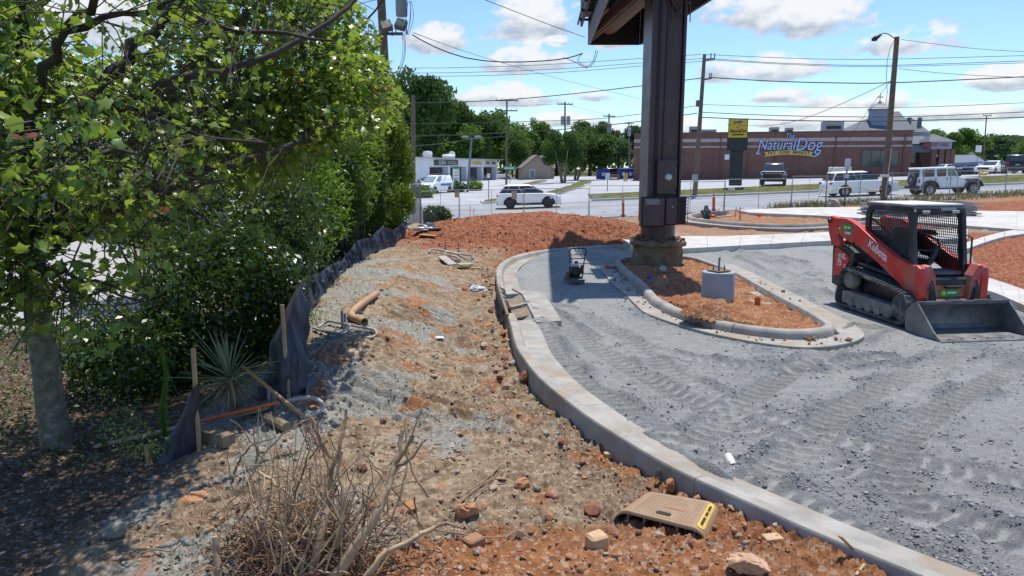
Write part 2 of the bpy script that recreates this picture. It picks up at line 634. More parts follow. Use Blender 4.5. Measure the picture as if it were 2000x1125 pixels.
_ctrl = [(1404, 998, .0), (1200, 894, -.1), (1121, 832, -.07), (1047, 773, -.14), (1000, 700, -.1), (985, 640, -.12), (960, 570, -.1), (962, 525, .05),
   (1600, 1050, .1), (1700, 1110, .1), (900, 570, -.15), (930, 620, -.15), (950, 680, -.08), (880, 530, 0.05), (850, 490, .4), (800, 520, .45),
   (760, 560, .5), (700, 600, .5), (660, 650, .48), (630, 700, .45), (600, 760, .35), (560, 820, .25), (480, 850, .2), (400, 880, .12), (300, 900, .05),
   (820, 620, .2), (800, 700, .12), (760, 780, .1), (850, 800, 0), (940, 800, -.04), (1000, 850, -.02), (900, 900, 0), (700, 850, .12), (600, 1000, .1),
   (400, 1050, .08), (200, 1100, .02), (800, 1100, .05), (1000, 1050, 0), (1150, 1000, 0), (1300, 1080, .03), (1500, 1100, .08), (1000, 1125, .02),
   (0, 1125, -.05), (100, 950, -.02), (0, 900, 0), (200, 850, 0), (300, 800, 0), (400, 770, .05), (0, 750, 0), (0, 700, 0), (560, 690, .15), (480, 720, .08),
   (530, 620, .12), (590, 550, .2), (650, 500, .25), (715, 465, .3), (780, 470, .42), (830, 470, .38), (900, 475, .3), (940, 505, .15), (870, 452, .3),
   (1000, 490, .3), (1100, 478, .3), (1200, 474, .3), (400, 600, 0), (200, 600, 0), (0, 600, 0), (500, 500, .1), (1000, 455, .3), (1150, 455, .3)]
_cp = [tuple(W(*c)) for c in _ctrl] + [(-7, 34, .3), (-3, 35, .15), (2, 36, .2), (6, 35, .3), (4.5, 30, .3), (2, 30, .3), (6.5, 27, .25), (-12, 34, .1), (-20, 30, 0), (-20, 15, 0),
          (-12, 5, 0), (-6, 2.6, -.05), (0, 2.6, 0), (4, 3, .08), (7, 2.4, .1), (-14, 9, 0)]
_cp = np.array(_cp)
def _tps_fit(P, lam=0.02):
 n = len(P)
 d = np.hypot(P[:, None, 0] - P[None, :, 0], P[:, None, 1] - P[None, :, 1])
 K = np.where(d > 0, d * d * np.log(d + 1e-12), 0) + lam * np.eye(n)
 A = np.zeros((n + 3, n + 3))
 A[:n, :n] = K
 A[:n, n:] = np.c_[np.ones(n), P[:, :2]]
 A[n:, :n] = A[:n, n:].T
 return np.linalg.solve(A, np.r_[P[:, 2], 0, 0, 0])
_tw = _tps_fit(_cp)
def tps(x, y):
 x, y = np.asarray(x, float), np.asarray(y, float)
 s = _tw[-3] + _tw[-2] * x + _tw[-1] * y
 for (a, b, _), w in zip(_cp, _tw[:-3]):
  d2 = (x - a) ** 2 + (y - b) ** 2 + 1e-12
  s = s + w * 0.5 * d2 * np.log(d2)
 return np.clip(s, -0.35, 0.7)
MOUND = W(1050, 452, 0.5)
def mound(x, y):
 e = ((x - 0.9) / 5.2) ** 2 + ((y - 28.2) / 3.9) ** 2
 m = np.clip(1 - e, 0, 1) ** 0.8
 return m * (0.78 + 0.16 * fbm(x, y, 0.55, 3))
def base_dirt(x, y):
 x, y = np.asarray(x, float), np.asarray(y, float)
 t = tps(x, np.minimum(y, 36))
 lot = h_lot(x, y) + 0.06
 w = sstep(3.5, 6.5, x) * sstep(19, 23, y)
 z = t * (1 - w) + lot * w
 # land falls or climbs to the road edge behind the fence
 road = rz(x, y) + 0.0
 w2 = sstep(33.5, 40.0, y - np.clip(x, 0, 30) * 0.16)
 z = z * (1 - w2) + (road - 0.04) * w2
 # bank below the fence further along
 return z + mound(x, y)
ZGRID = None
def Zs_arr(x, y):
 """height of the built ground surface"""
 ys, ts, Z = ZGRID
 x, y = np.asarray(x, float), np.asarray(y, float)
 fi = np.clip(np.log(np.maximum(y, .1) / ys[0]) / np.log(ys[-1] / ys[0]) * (len(ys) - 1), 0, len(ys) - 1.001)
 fj = np.clip((x / y - ts[0]) / (ts[-1] - ts[0]) * (len(ts) - 1), 0, len(ts) - 1.001)
 i, j = fi.astype(int), fj.astype(int)
 a, b = fi - i, fj - j
 return (Z[i, j] * (1 - b) + Z[i, j + 1] * b) * (1 - a) + (Z[i + 1, j] * (1 - b) + Z[i + 1, j + 1] * b) * a
def Zs(x, y):
 return float(Zs_arr(np.array([x]), np.array([y]))[0])
def G(x, y):
 """ground height at a point"""
 x, y = float(x), float(y)
 if ZGRID is not None and 3.3 < y < 46 and abs(x / y) < .9:
  return Zs(x, y)
 if in_poly(np.array([x]), np.array([y]), LOT_POLY)[0]:
  return float(h_lot(x, y))
 return float(base_dirt(np.array([x]), np.array([y]))[0])
def Wg(px, py, dz=0.0):
 r = ray(px, py)
 lo, hi = 3.0, 60.0
 prev = None
 for d in np.geomspace(lo, hi, 220):
  p = CAM + r * (d / r[1])
  s = p[2] - G(p[0], p[1]) - dz
  if s < 0:
   if prev is None:
    return p
   d0, s0 = prev
   d = d0 + (d - d0) * s0 / (s0 - s)
   p = CAM + r * (d / r[1])
   p[2] = G(p[0], p[1]) + dz
   return p
  prev = (d, s)
 return p
# wheel and track runs in the base stone
RUNS_PX = [([(1052, 640), (1085, 690), (1130, 740), (1200, 790), (1300, 850), (1430, 925), (1600, 1010), (1800, 1110), (1950, 1190)], .34),
   ([(1040, 585), (1120, 650), (1230, 720), (1360, 790), (1520, 860), (1720, 950), (2000, 1060)], .36),
   ([(1240, 680), (1330, 740), (1450, 800), (1600, 850), (1800, 900), (2050, 960)], .36),
   ([(1700, 640), (1620, 690), (1520, 740), (1440, 800), (1380, 850), (1330, 870)], .36),
   ([(1880, 690), (1760, 740), (1660, 790), (1600, 840), (1560, 880), (1500, 930)], .36),
   ([(1100, 600), (1180, 640), (1300, 690), (1450, 715), (1600, 715), (1720, 700)], .3),
   ([(1450, 500), (1560, 520), (1640, 560), (1690, 600)], .36), ([(1340, 492), (1420, 496), (1540, 540), (1620, 590)], .36),
   ([(1980, 720), (1850, 790), (1760, 860), (1740, 930), (1800, 1010)], .34)]
RUNS = [(smooth_line(resample(catmull([W(*q, -.05) for q in P], .2), .25), 3), w) for P, w in RUNS_PX]
def gravel_relief(x, y):
 z = 0.022 * fbm(x, y, 0.5, 3) + 0.008 * fbm(x, y, 2.3, 4)
 loose = np.clip(0.22 + 1.1 * fbm(x + 31, y, 0.45, 4, .6), 0, 1)        # churned patches
 pack = np.zeros_like(x)
 tread_shade = np.full_like(x, .5)  # tread shading, to be painted into the stone colour
 for k, (P, wd) in enumerate(RUNS):
  sel = (x > P[:, 0].min() - 1) & (x < P[:, 0].max() + 1) & (y > P[:, 1].min() - 1) & (y < P[:, 1].max() + 1)
  if not sel.any():
   continue
  d, s = seg_dist(x[sel], y[sel], P)
  h = wd * .58
  inside = 1 - sstep(h * 0.8, h * 1.12, d)
  fade = np.clip(0.85 + 1.1 * fbm(x[sel] * 1.0 + 5 * k, y[sel], 0.45, 2), 0.35, 1)
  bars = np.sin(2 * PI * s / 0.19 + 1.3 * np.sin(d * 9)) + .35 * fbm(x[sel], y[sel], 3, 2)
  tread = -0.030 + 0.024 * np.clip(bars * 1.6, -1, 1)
  berm = np.exp(-((d - h * 1.35) / 0.10) ** 2) * np.clip(.55 + 1.6 * fbm(x[sel] - 7 * k, y[sel], .8, 3), 0, 1.3) * (0.05 + 0.06 * np.clip(fbm(x[sel], y[sel], 1.1, 3), -0.6, 1))
  zi = z[sel]
  zi = zi * (1 - 0.75 * inside * fade) + inside * fade * tread + berm * fade
  z[sel] = zi
  pr = tread_shade[sel]
  tread_shade[sel] = pr * (1 - inside * fade) + (.5 - .5 * np.clip(bars * 1.6, -1, 1)) * inside * fade
  pk = pack[sel]
  pack[sel] = np.maximum(pk, inside * fade)
  lo = loose[sel]
  loose[sel] = np.clip(np.maximum(lo, np.exp(-((d - h * 1.35) / 0.16) ** 2) * np.clip(.5 + 1.8 * fbm(x[sel] - 7 * k, y[sel], .8, 3), 0, 1)) * (1 - 0.8 * inside * fade), 0, 1)
 rough = loose * (1 - 0.8 * pack)
 flat = sstep(6.3, 6.9, x) * (1 - sstep(9.2, 9.8, x)) * sstep(11.2, 11.7, y) * (1 - sstep(16, 16.6, y))
 z = z + rough * (0.020 * fbm(x, y, 5, 3) + 0.026 * fbm(x, y, 15, 3, 0.65, True))
 z = z + (1 - rough) * 0.009 * fbm(x, y, 10, 4, .6)
 z = z * (1 - .85 * flat) - .012 * flat
 return z, rough, tread_shade
def build_terrain():
 ny, nx = 640, 1000
 ys = np.geomspace(3.2, 47.0, ny)
 ts = np.linspace(-0.92, 0.92, nx)
 Y = np.repeat(ys[:, None], nx, 1)
 X = Y * ts[None, :]
 x, y = X.ravel(), Y.ravel()
 lot = in_poly(x, y, LOT_POLY)
 kd, ks = seg_dist(x, y, K1)
 z = np.zeros_like(x)
 gr, rough, tread_shade = gravel_relief(x[lot], y[lot])
 # loose stone spilled against the gutter lip
 spill = np.exp(-((kd[lot] - 0.66) / 0.24) ** 2) * np.clip(fbm(x[lot], y[lot], 0.7, 3) * 1.6 + 0.4, 0, 1) * 0.10
 # keep the gutter clear
 keep = sstep(0.3, 0.55, kd[lot])
 z[lot] = h_lot(x[lot], y[lot]) + gr * (0.25 + 0.75 * keep) + spill - 0.05 * (1 - keep)
 nl = ~lot
 xd, yd = x[nl], y[nl]
 b = base_dirt(xd, yd)
 b = np.where(yd > 15, np.minimum(b, .08 + .55 * kd[nl]), b)
 fence_side = sstep(0.4, 1.2, kd[nl])
 # zones -------------------------------------------------
 n1 = fbm(xd, yd, 0.55, 4)
 n2 = fbm(xd + 40, yd - 11, 1.4, 4)
 litter = 1 - sstep(-0.4, 0.5, (xd - (-3.45 - 0.02 * (yd - 6.5) * (yd < 6.5) - 0.33 * np.maximum(0, yd - 9.0))) + 0.4 * n1)
 litter = litter * (1 - sstep(33, 37, yd))
 pave_l = 1 - sstep(0, 1.2, (xd + 6.6 + 0.55 * (yd - 12)) + 0.4 * n1)          # pale pavement beyond the trees
 pave_l = pave_l * sstep(12.2, 13.2, yd)
 red = np.clip(1.25 - ((xd - 0.6) / 6.2) ** 2 - ((yd - 26.3) / 5.6) ** 2 + 0.8 * n1, 0, 1)
 red = np.maximum(red, sstep(16.0, 19, xd) * sstep(28, 32, yd) * (1 - sstep(39, 44, yd)))
 isl3 = sstep(8.6, 9.4, xd - 0.05 * (yd - 12)) * sstep(13, 14.5, yd) * (1 - sstep(27, 29, yd))
 red = np.maximum(red, isl3 * 0.8)
 right_bk = sstep(5, 7, xd) * sstep(26, 28, yd)
 orange = sstep(-0.25, 0.5, 0.42 * (xd - 0.6) - 0.33 * (yd - 5.6) + 1.0 * n1 + 0.2)
 orange = np.maximum(orange, 0.8 * sstep(-0.1, 0.7, n1 + 0.5 * n2 + 0.45 - 0.45 * np.abs(yd - 5.0) - 0.75 * np.maximum(0, np.abs(xd - 0.3) - 0.7)))
 orange = np.maximum(orange, 0.65 * sstep(-0.05, 0.5, n2 + 0.25 * n1) * sstep(-3.4, -2.4, xd))
 orange = np.maximum(orange, right_bk * 0.6)
 gray = sstep(-0.15, 0.35, n1 * 0.9 + 0.55 * fbm(xd - 9, yd, 1.1, 3) + 0.30 - 0.22 * np.abs(xd + 2.0 + 0.18 * (yd - 6)))
 gray = gray * (1 - 0.6 * orange)
 gray = np.maximum(gray, sstep(25, 27, yd) * sstep(5, 7, xd) * (1 - sstep(30.5, 31.5, yd)) * 0.9)
 # relief ------------------------------------------------
 clod = np.clip(fbm(xd, yd, 0.8, 3) + 0.5 + 0.6 * np.exp(-(kd[nl] - 0.35) ** 2 / 0.3), 0, 1.1)
 clod = clod * (1 - 0.75 * litter) * (1 - pave_l)
 rel = 0.06 * fbm(xd, yd, 0.9, 3) + 1.3 * clod * (0.055 * fbm(xd, yd, 3.3, 4, 0.6) + 0.042 * fbm(xd + 7, yd, 7.5, 4, 0.6, True)) + 0.014 * fbm(xd, yd, 17, 3)
 # bucket-scraped grooves down the slope of the bank
 scr = sstep(0.0, 0.5, fbm(xd - 3, yd + 8, 0.3, 2) + 0.25) * np.exp(-((xd + 1.3 + 0.08 * (yd - 10)) / 1.3) ** 2) * sstep(7.2, 8.5, yd) * (1 - sstep(14, 16, yd))
 rel = rel + scr * 0.07 * np.sin(2 * PI * (yd * 1.0 + 0.35 * xd + 0.3 * n1) / 0.32)
 redrel = red * (0.06 * fbm(xd, yd, 1.6, 4, 0.6) + 0.05 * fbm(xd + 3, yd, 4.0, 3, 0.6, True))
 z[nl] = b + rel * (1 - 0.7 * red) * (1 - 0.9 * pave_l) + redrel
 z[nl] -= 0.02 * (1 - fence_side)
 zone_d = np.stack([red, np.clip(orange * (1 - red), 0, 1), np.clip(litter, 0, 1) * (1 - pave_l), np.clip(gray, 0, 1)], 1)
 pv = np.zeros_like(x)
 pv[nl] = pave_l
 zone = np.zeros((len(x), 4))
 zone[nl] = zone_d
 rg = np.zeros(len(x))
 rg[lot] = rough
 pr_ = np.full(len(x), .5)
 pr_[lot] = tread_shade
 V = np.stack([x, y, z], 1)
 idx = np.arange(ny * nx).reshape(ny, nx)
 F = np.stack([idx[:-1, :-1], idx[:-1, 1:], idx[1:, 1:], idx[1:, :-1]], -1).reshape(-1, 4)
 cnt = lot[F].sum(1)
 globals()['ZGRID'] = (ys, ts, z.reshape(ny, nx))
 for name, keep in (('gravel_lot', cnt >= 2), ('dirt_ground', cnt < 2)):
  f = F[keep]
  used = np.unique(f)
  remap = np.full(len(x), -1)
  remap[used] = np.arange(len(used))
  me = np_mesh(name, V[used], remap[f], True, {'zone': zone[used], 'rough': rg[used], 'pave': pv[used], 'tread_shade': pr_[used]})
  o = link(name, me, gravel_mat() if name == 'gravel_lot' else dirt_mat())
  tag(o, kind='structure')
  globals()[name.upper()] = o
def gravel_mat():
 t = NT('crushed_stone_base')
 co = t.coord()
 r = t.n('ShaderNodeAttribute', attribute_name='rough').outputs['Fac']
 fine = t.noise(co, 55, 8, 0.75)
 big = t.noise(co, 0.5, 5, 0.6)
 chips = t.n('ShaderNodeTexVoronoi', {'Vector': co, 'Scale': 42.0}).outputs
 chip_c = t.n('ShaderNodeSeparateColor', {'Color': chips['Color']}).outputs[0]
 c = t.mix(t.ramp(fine, 0.3, 0.72), (0.165, 0.171, 0.168), (0.40, 0.408, 0.395))
 c = t.mix(t.ramp(big, 0.35, 0.65, 0, 0.4), c, (0.335, 0.345, 0.335))
 mot = t.noise(co, 8.5, 8, .78, .3)
 c = t.mix(t.ramp(mot, .47, .62, 0, .55), c, t.mix(fine, (0.105, 0.111, 0.112), (0.27, 0.278, 0.275)))
 c = t.mix(t.ramp(mot, .46, .34, 0, .55), c, (0.43, 0.44, 0.425))
 tan = t.noise(co, 0.23, 4, 0.6)
 c = t.mix(t.ramp(tan, 0.55, 0.75, 0, 0.5), c, (0.34, 0.305, 0.24))
 c = t.mix(t.math('MULTIPLY', t.ramp(r, 0.15, 0.85, 0, 0.8), t.ramp(chip_c, 0.35, 0.65)), c, t.mix(chip_c, (0.13, 0.143, 0.155), (0.25, 0.272, 0.288)))
 c = t.mix(t.ramp(t.math('ADD', r, t.math('MULTIPLY', t.math('SUBTRACT', t.noise(co, 3.0, 6, .7), .5), 1.2)), 0.35, 0.95, 0, 0.5), c, t.mix(fine, (0.075, 0.083, 0.09), (0.20, 0.213, 0.22)))  # loose stone darker, its tone also standing in for weak relief shading
 pr = t.n('ShaderNodeAttribute', attribute_name='tread_shade').outputs['Fac']  # relief shading of the treads painted in: pressed bars pale, ridges dark
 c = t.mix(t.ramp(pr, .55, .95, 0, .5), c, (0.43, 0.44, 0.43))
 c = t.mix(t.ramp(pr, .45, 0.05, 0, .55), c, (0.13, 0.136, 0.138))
 b1 = t.bump(mot, 0.8, 0.05, t.bump(fine, 0.8, 0.02))
 b2 = t.bump(t.math('MULTIPLY', chips['Distance'], t.ramp(r, 0.0, 0.8, 0.25, 1.0)), 0.7, 0.012, b1)
 t.bsdf(c, 0.92, 0, b2, 0.25)
 return t.m
def dirt_mat():
 t = NT('excavated_soil')
 co = t.coord()
 z = t.n('ShaderNodeAttribute', attribute_name='zone')
 s = t.n('ShaderNodeSeparateColor', {'Color': z.outputs['Color']}).outputs
 g = z.outputs['Alpha']
 pv = t.n('ShaderNodeAttribute', attribute_name='pave').outputs['Fac']
 fine = t.noise(co, 38, 8, 0.72)
 mid = t.noise(co, 5.5, 7, 0.68, 0.3)
 big = t.noise(co, 1.1, 5, 0.6)
 vor = t.n('ShaderNodeTexVoronoi', {'Vector': co, 'Scale': 30.0}).outputs
 vc = t.n('ShaderNodeSeparateColor', {'Color': vor['Color']}).outputs
 tan = t.mix(t.ramp(mid, 0.3, 0.7), (0.145, 0.095, 0.058), (0.38, 0.285, 0.19))
 tan = t.mix(t.ramp(t.noise(co, 0.8, 6, .7), .5, .68, 0, .6), tan, (0.11, 0.065, 0.036))
 grv = t.mix(t.ramp(fine, 0.3, 0.7), (0.15, 0.14, 0.115), (0.34, 0.32, 0.27))
 grv = t.mix(t.math('MULTIPLY', t.ramp(vc[0], 0.6, 0.8), 0.6), grv, (0.30, 0.325, 0.32))
 org = t.mix(t.ramp(mid, 0.28, 0.72), (0.17, 0.064, 0.025), (0.39, 0.17, 0.072))
 org = t.mix(t.ramp(big, 0.45, 0.7, 0, 0.5), org, (0.40, 0.225, 0.125))
 red = t.mix(t.ramp(mid, 0.3, 0.7), (0.145, 0.042, 0.017), (0.33, 0.105, 0.042))
 red = t.mix(t.ramp(fine, 0.55, 0.75, 0, 0.3), red, (0.45, 0.2, 0.1))
 lit = t.mix(t.ramp(fine, 0.35, 0.7), (0.06, 0.04, 0.027), (0.18, 0.125, 0.088))
 jit = t.math('ADD', t.math('MULTIPLY', t.math('SUBTRACT', mid, 0.5), 1.3), t.math('MULTIPLY', t.math('SUBTRACT', fine, 0.5), 0.9))
 def w(v):
  return t.ramp(t.math('ADD', v, jit), 0.25, 0.75)
 c = t.mix(w(g), tan, grv)
 c = t.mix(w(s[1]), c, org)
 c = t.mix(w(s[0]), c, red)
 c = t.mix(w(s[2]), c, lit)
 c = t.mix(t.math('MULTIPLY', t.ramp(vc[1], 0.8, 0.9), 0.35), c, (0.55, 0.5, 0.42))
 c = t.mix(pv, c, t.mix(mid, (0.36, 0.35, 0.335), (0.46, 0.45, 0.43)))
 c = t.mix(t.ramp(t.noise(co, 2.7, 8, .75), .52, .72, 0, .6), c, t.mix(.5, c, (0.09, 0.055, 0.03)))
 b1 = t.bump(fine, 0.8, 0.02)
 b2 = t.bump(mid, 0.9, 0.05, b1)
 b3 = t.bump(vor['Distance'], 0.35, 0.01, b2)
 t.bsdf(c, 0.95, 0, b3, 0.2)
 return t.m
build_terrain()
CONC = lambda: mat('cast_concrete', (0.33, 0.315, 0.29), 0.88, 0, 0.2, 2.2, 0.35, 70, (0.30, 0.225, 0.155), 0.34, 0.25)
CONC2 = lambda: mat('fresh_concrete', (0.50, 0.485, 0.455), 0.88, 0, 0.12, 1.4, 0.2, 90, (0.36, 0.29, 0.21), 0.22, 0.25)
def sweep(path, prof, side, zfun=None):
 """profile (offset, z) carried along a plan path; side +1 = left of travel"""
 P = np.array(path, float)
 tng = np.gradient(P[:, :2], axis=0)
 tng /= np.linalg.norm(tng, axis=1)[:, None] + 1e-9
 nor = np.stack([-tng[:, 1], tng[:, 0]], 1) * side
 rings = []
 for p, n in zip(P, nor):
  z0 = p[2] if zfun is None else zfun(p)
  rings.append([(p[0] + n[0] * o, p[1] + n[1] * o, z0 + h) for o, h in prof])
 return rings
def kerb_run(name, path, prof, side, seg, m, skip=()):
 root = empty(name, path[0], kind='structure')
 n = max(1, int(round(len(path) / seg)))
 ed = np.linspace(0, len(path) - 1, n + 1).astype(int)
 for i in range(n):
  p = path[ed[i]:ed[i + 1] + 1].copy()
  if len(p) < 2:
   continue
  d0 = (p[1] - p[0]) / np.linalg.norm(p[1] - p[0])
  p[0] = p[0] + d0 * 0.008
  if any(a <= (ed[i] + ed[i + 1]) / 2 <= b for a, b in skip):
   continue
  M().loft(sweep(p, prof, side), closed=True).build('kerb_segment', m, root, world=True, smooth=40)
 return root
KP = [(0, -.62), (0, -.02), (.015, 0), (.115, 0), (.15, -.012), (.175, -.05), (.188, -.125), (.21, -.148), (.56, -.13), (.56, -.30), (.3, -.32)]
def split_kerb():
 d = np.linalg.norm(K1[:, :2] - W(974, 563, .15)[:2], axis=1)
 d2 = np.linalg.norm(K1[:, :2] - W(988, 612, .15)[:2], axis=1)
 a, b = int(d.argmin()), int(d2.argmin())
 kerb_run('kerb', K1[:a + 1], KP, 1, 22, CONC())
 kerb_run('kerb', K1[b:], KP, 1, 22, CONC())
 return a, b
KA, KB = split_kerb()
# ---- the traffic island round the sign column
ISL_IN_PX = [(1211, 509), (1218, 504.5), (1232, 502), (1280, 499), (1328, 500), (1354, 503), (1381, 512), (1432, 531), (1509, 573), (1570, 605), (1600, 623), (1612, 631), (1607, 637), (1582, 641),
    (1537, 642), (1478, 636), (1425, 628), (1370, 615.5), (1322, 599), (1306, 590), (1289, 582), (1257, 549), (1228, 526)]
ISL_IN = np.array([W(a, b, .15) for a, b in ISL_IN_PX])
_il = catmull(np.vstack([ISL_IN, ISL_IN[:1]]), 0.1)
_il = smooth_line(resample(_il, 0.1), 4)
_area = sum(_il[i][0] * _il[i + 1][1] - _il[i + 1][0] * _il[i][1] for i in range(len(_il) - 1))
ISIDE = -1 if _area > 0 else 1
IKP = [(0, -.5), (0, -.02), (.015, 0), (.11, 0), (.155, -.02), (.18, -.07), (.195, -.155), (.16, -.2)]
kerb_run('island_kerb', _il, IKP, ISIDE, 30, CONC())
ISL_OUT_PX = [(1170, 520), (1174, 515), (1190, 512), (1208, 500), (1235, 492), (1290, 489), (1335, 490), (1375, 496), (1405, 507), (1450, 524), (1520, 557), (1590, 593), (1640, 618), (1676, 638), (1689, 655),
    (1664, 668), (1615, 676.5), (1556, 677.5), (1478, 668), (1400, 653), (1317, 631), (1262, 611), (1246, 599), (1221, 574), (1194, 551)]
ISL_OUT = [W(a, b, 0.0) for a, b in ISL_OUT_PX]
_o = resample(catmull(np.vstack([ISL_OUT, ISL_OUT[:1]]), .15), .15)[:-1]
tag(M().prism([(p[0], p[1]) for p in _o], 'z', -.26, 0.0, bev=0.012).build('gutter', CONC()), kind='structure')
def island_h(x, y):
 a = W(1380, 612, .1)
 b = W(1560, 590, 0)
 z = 0.02 + 0.20 * np.exp(-(((x - a[0]) / 1.1) ** 2 + ((y - a[1]) / 1.6) ** 2)) + 0.08 * np.exp(-((y - 19.5) / 1.5) ** 2)
 return z + 0.04 * fbm(x, y, 0.8, 3)
def island_dirt():
 poly = [tuple(p[:2]) for p in _il]
 heap = W(1385, 622, .1)
 x0, x1, y0, y1 = 2.0, 8.0, 11.6, 23.5
 xs, ys = np.arange(x0, x1, .035), np.arange(y0, y1, .035)
 X, Y = np.meshgrid(xs, ys)
 x, y = X.ravel(), Y.ravel()
 # soil is heaped over the kerb at one place
 near = np.exp(-(((x - heap[0]) / 0.55) ** 2 + ((y - heap[1]) / 0.45) ** 2))
 k, _ = seg_dist(x, y, _il)
 ins = in_poly(x, y, poly) | ((near > 0.35)) | (k < 0.06)
 z = island_h(x, y) + 0.075 * fbm(x, y, 1.8, 4, .6) + 0.045 * fbm(x, y, 9, 3, .55, True) + 0.22 * near ** 1.5
 z = np.where(in_poly(x, y, poly), z, np.where(near > 0.2, z - 0.10 * (1 - near), -0.1))
 idx = np.arange(len(x)).reshape(X.shape)
 F = np.stack([idx[:-1, :-1], idx[:-1, 1:], idx[1:, 1:], idx[1:, :-1]], -1).reshape(-1, 4)
 F = F[ins[F].all(1)]
 used = np.unique(F)
 rm = np.full(len(x), -1)
 rm[used] = np.arange(len(used))
 zone = np.zeros((len(x), 4))
 n = fbm(x, y, .7, 3)
 zone[:, 1] = np.clip(0.85 + 0.5 * n, 0, 1)
 zone[:, 0] = np.clip(0.22 + 0.6 * n, 0, .6)
 me = np_mesh('island_soil', np.stack([x, y, z], 1)[used], rm[F], True, {'zone': zone[used], 'pave': np.zeros(len(used))})
 tag(link('island_soil', me, bpy.data.materials['excavated_soil']), kind='structure')
island_dirt()
# ---- walks and slabs further back
def panels(name, top, bot, n, zt, th, m, joint=0.012):
 """a walk of n cast panels between two edges"""
 A, B = resample(top, 0.05), resample(bot, 0.05)
 root = empty(name, A[0], kind='structure')
 for i in range(n):
  t0, t1 = i / n, (i + 1) / n
  def at(P, t):
   k = t * (len(P) - 1)
   j = min(int(k), len(P) - 2)
   return P[j] + (P[j + 1] - P[j]) * (k - j)
  q = []
  for k in range(5):
   q.append(at(A, t0 + (t1 - t0) * k / 4))
  for k in range(5):
   q.append(at(B, t1 - (t1 - t0) * k / 4))
  c = sum(q) / len(q)
  q = [p + (c - p) / np.linalg.norm(c - p) * joint for p in q]
  mm = M()
  v = [(p[0], p[1], p[2] + zt - th) for p in q] + [(p[0], p[1], p[2] + zt) for p in q]
  k = len(q)
  mm.add(v, [tuple(range(k)), tuple(range(k, 2 * k))] + [(j, (j + 1) % k, k + (j + 1) % k, k + j) for j in range(k)])
  mm.build('slab_panel', m, root, world=True)
 return root
def L(pts, dz=0.15):
 return [Wl(a, b, dz) for a, b in pts]
panels('sidewalk', L([(1182, 439), (1245, 446), (1310, 456)], .2), L([(1174, 441), (1200, 456), (1232, 478)], .2), 3, 0, .2, CONC2())
panels('sidewalk', L([(1310, 461), (1400, 461), (1500, 458), (1622, 453), (1760, 450), (1890, 447)], .17), L([(1318, 486), (1400, 482), (1487, 477), (1622, 470), (1760, 468), (1890, 466)], .17), 9, 0, .25, CONC2())
panels('sidewalk', L([(1885, 474), (1925, 461), (1960, 452), (2060, 436)], .17), L([(1888, 486), (1930, 471), (1962, 462), (2070, 446)], .17), 4, 0, .25, CONC2())
panels('sidewalk', L([(1912, 537), (1950, 548), (2000, 565), (2070, 590)], .2), L([(1925, 566), (1950, 574), (2000, 596), (2070, 626)], .16), 4, 0, .28, CONC2())
panels('concrete_apron', L([(1440, 410), (1560, 405), (1720, 404), (1880, 411), (2100, 414)], .2), L([(1462, 415), (1600, 421), (1740, 430), (1890, 441), (2100, 456)], .2), 7, 0, .2, CONC2())
k2 = [Wl(a, b, .3) for a, b in [(1420, 412), (1385, 413), (1360, 416.5), (1350, 421), (1358, 425), (1375, 427.5), (1430, 433), (1500, 437), (1565, 437), (1622, 434), (1700, 432)]]
k2 = smooth_line(resample(catmull(k2, .1), .1), 4)
kerb_run('kerb', k2, [(0, -.4), (0, -.02), (.015, 0), (.15, 0), (.19, -.05), (.21, -.13), (.72, -.13), (.72, -.4)], -1, 30, CONC())
# ---- road, verge, lots beyond
def grid_surface(name, xs, ys, zf, m, kind='structure', mask=None, nz=0.0):
 X, Y = np.meshgrid(xs, ys)
 x, y = X.ravel(), Y.ravel()
 z = zf(x, y)
 idx = np.arange(len(x)).reshape(X.shape)
 F = np.stack([idx[:-1, :-1], idx[:-1, 1:], idx[1:, 1:], idx[1:, :-1]], -1).reshape(-1, 4)
 if mask is not None:
  F = F[mask(x[F].mean(1), y[F].mean(1))]
 used = np.unique(F)
 rm = np.full(len(x), -1)
 rm[used] = np.arange(len(used))
 me = np_mesh(name, np.stack([x, y, z], 1)[used], rm[F], True)
 return tag(link(name, me, m), kind=kind)
def asphalt(name, c0, c1, streak=True):
 t = NT(name)
 co = t.coord()
 a = t.noise(co, 0.25, 6, 0.6)
 f = t.noise(co, 30, 6, 0.7)
 c = t.mix(t.ramp(a, 0.3, 0.7), c0, c1)
 if streak:
  mp = t.n('ShaderNodeMapping', {'Vector': co, 'Scale': (0.02, 0.9, 1.0)})
  c = t.mix(t.ramp(t.noise(mp.outputs[0], 1.0, 4), 0.5, 0.7, 0, 0.4), c, tuple(v * .72 for v in c0))
 t.bsdf(c, 0.85, 0, t.bump(f, 0.3, 0.01), 0.3)
 return t.m
ROAD_M = asphalt('road_asphalt', (0.255, 0.27, 0.295), (0.33, 0.345, 0.37))
LOT_M = asphalt('pale_lot_paving', (0.34, 0.35, 0.375), (0.43, 0.44, 0.46), False)
near_edge = lambda x: 40.4 + 0.165 * np.clip(x, 0, 34)
grid_surface('road', np.linspace(-75, 95, 171), np.linspace(38, 57, 40), lambda x, y: rz(x, y), ROAD_M, mask=lambda x, y: y > near_edge(x))
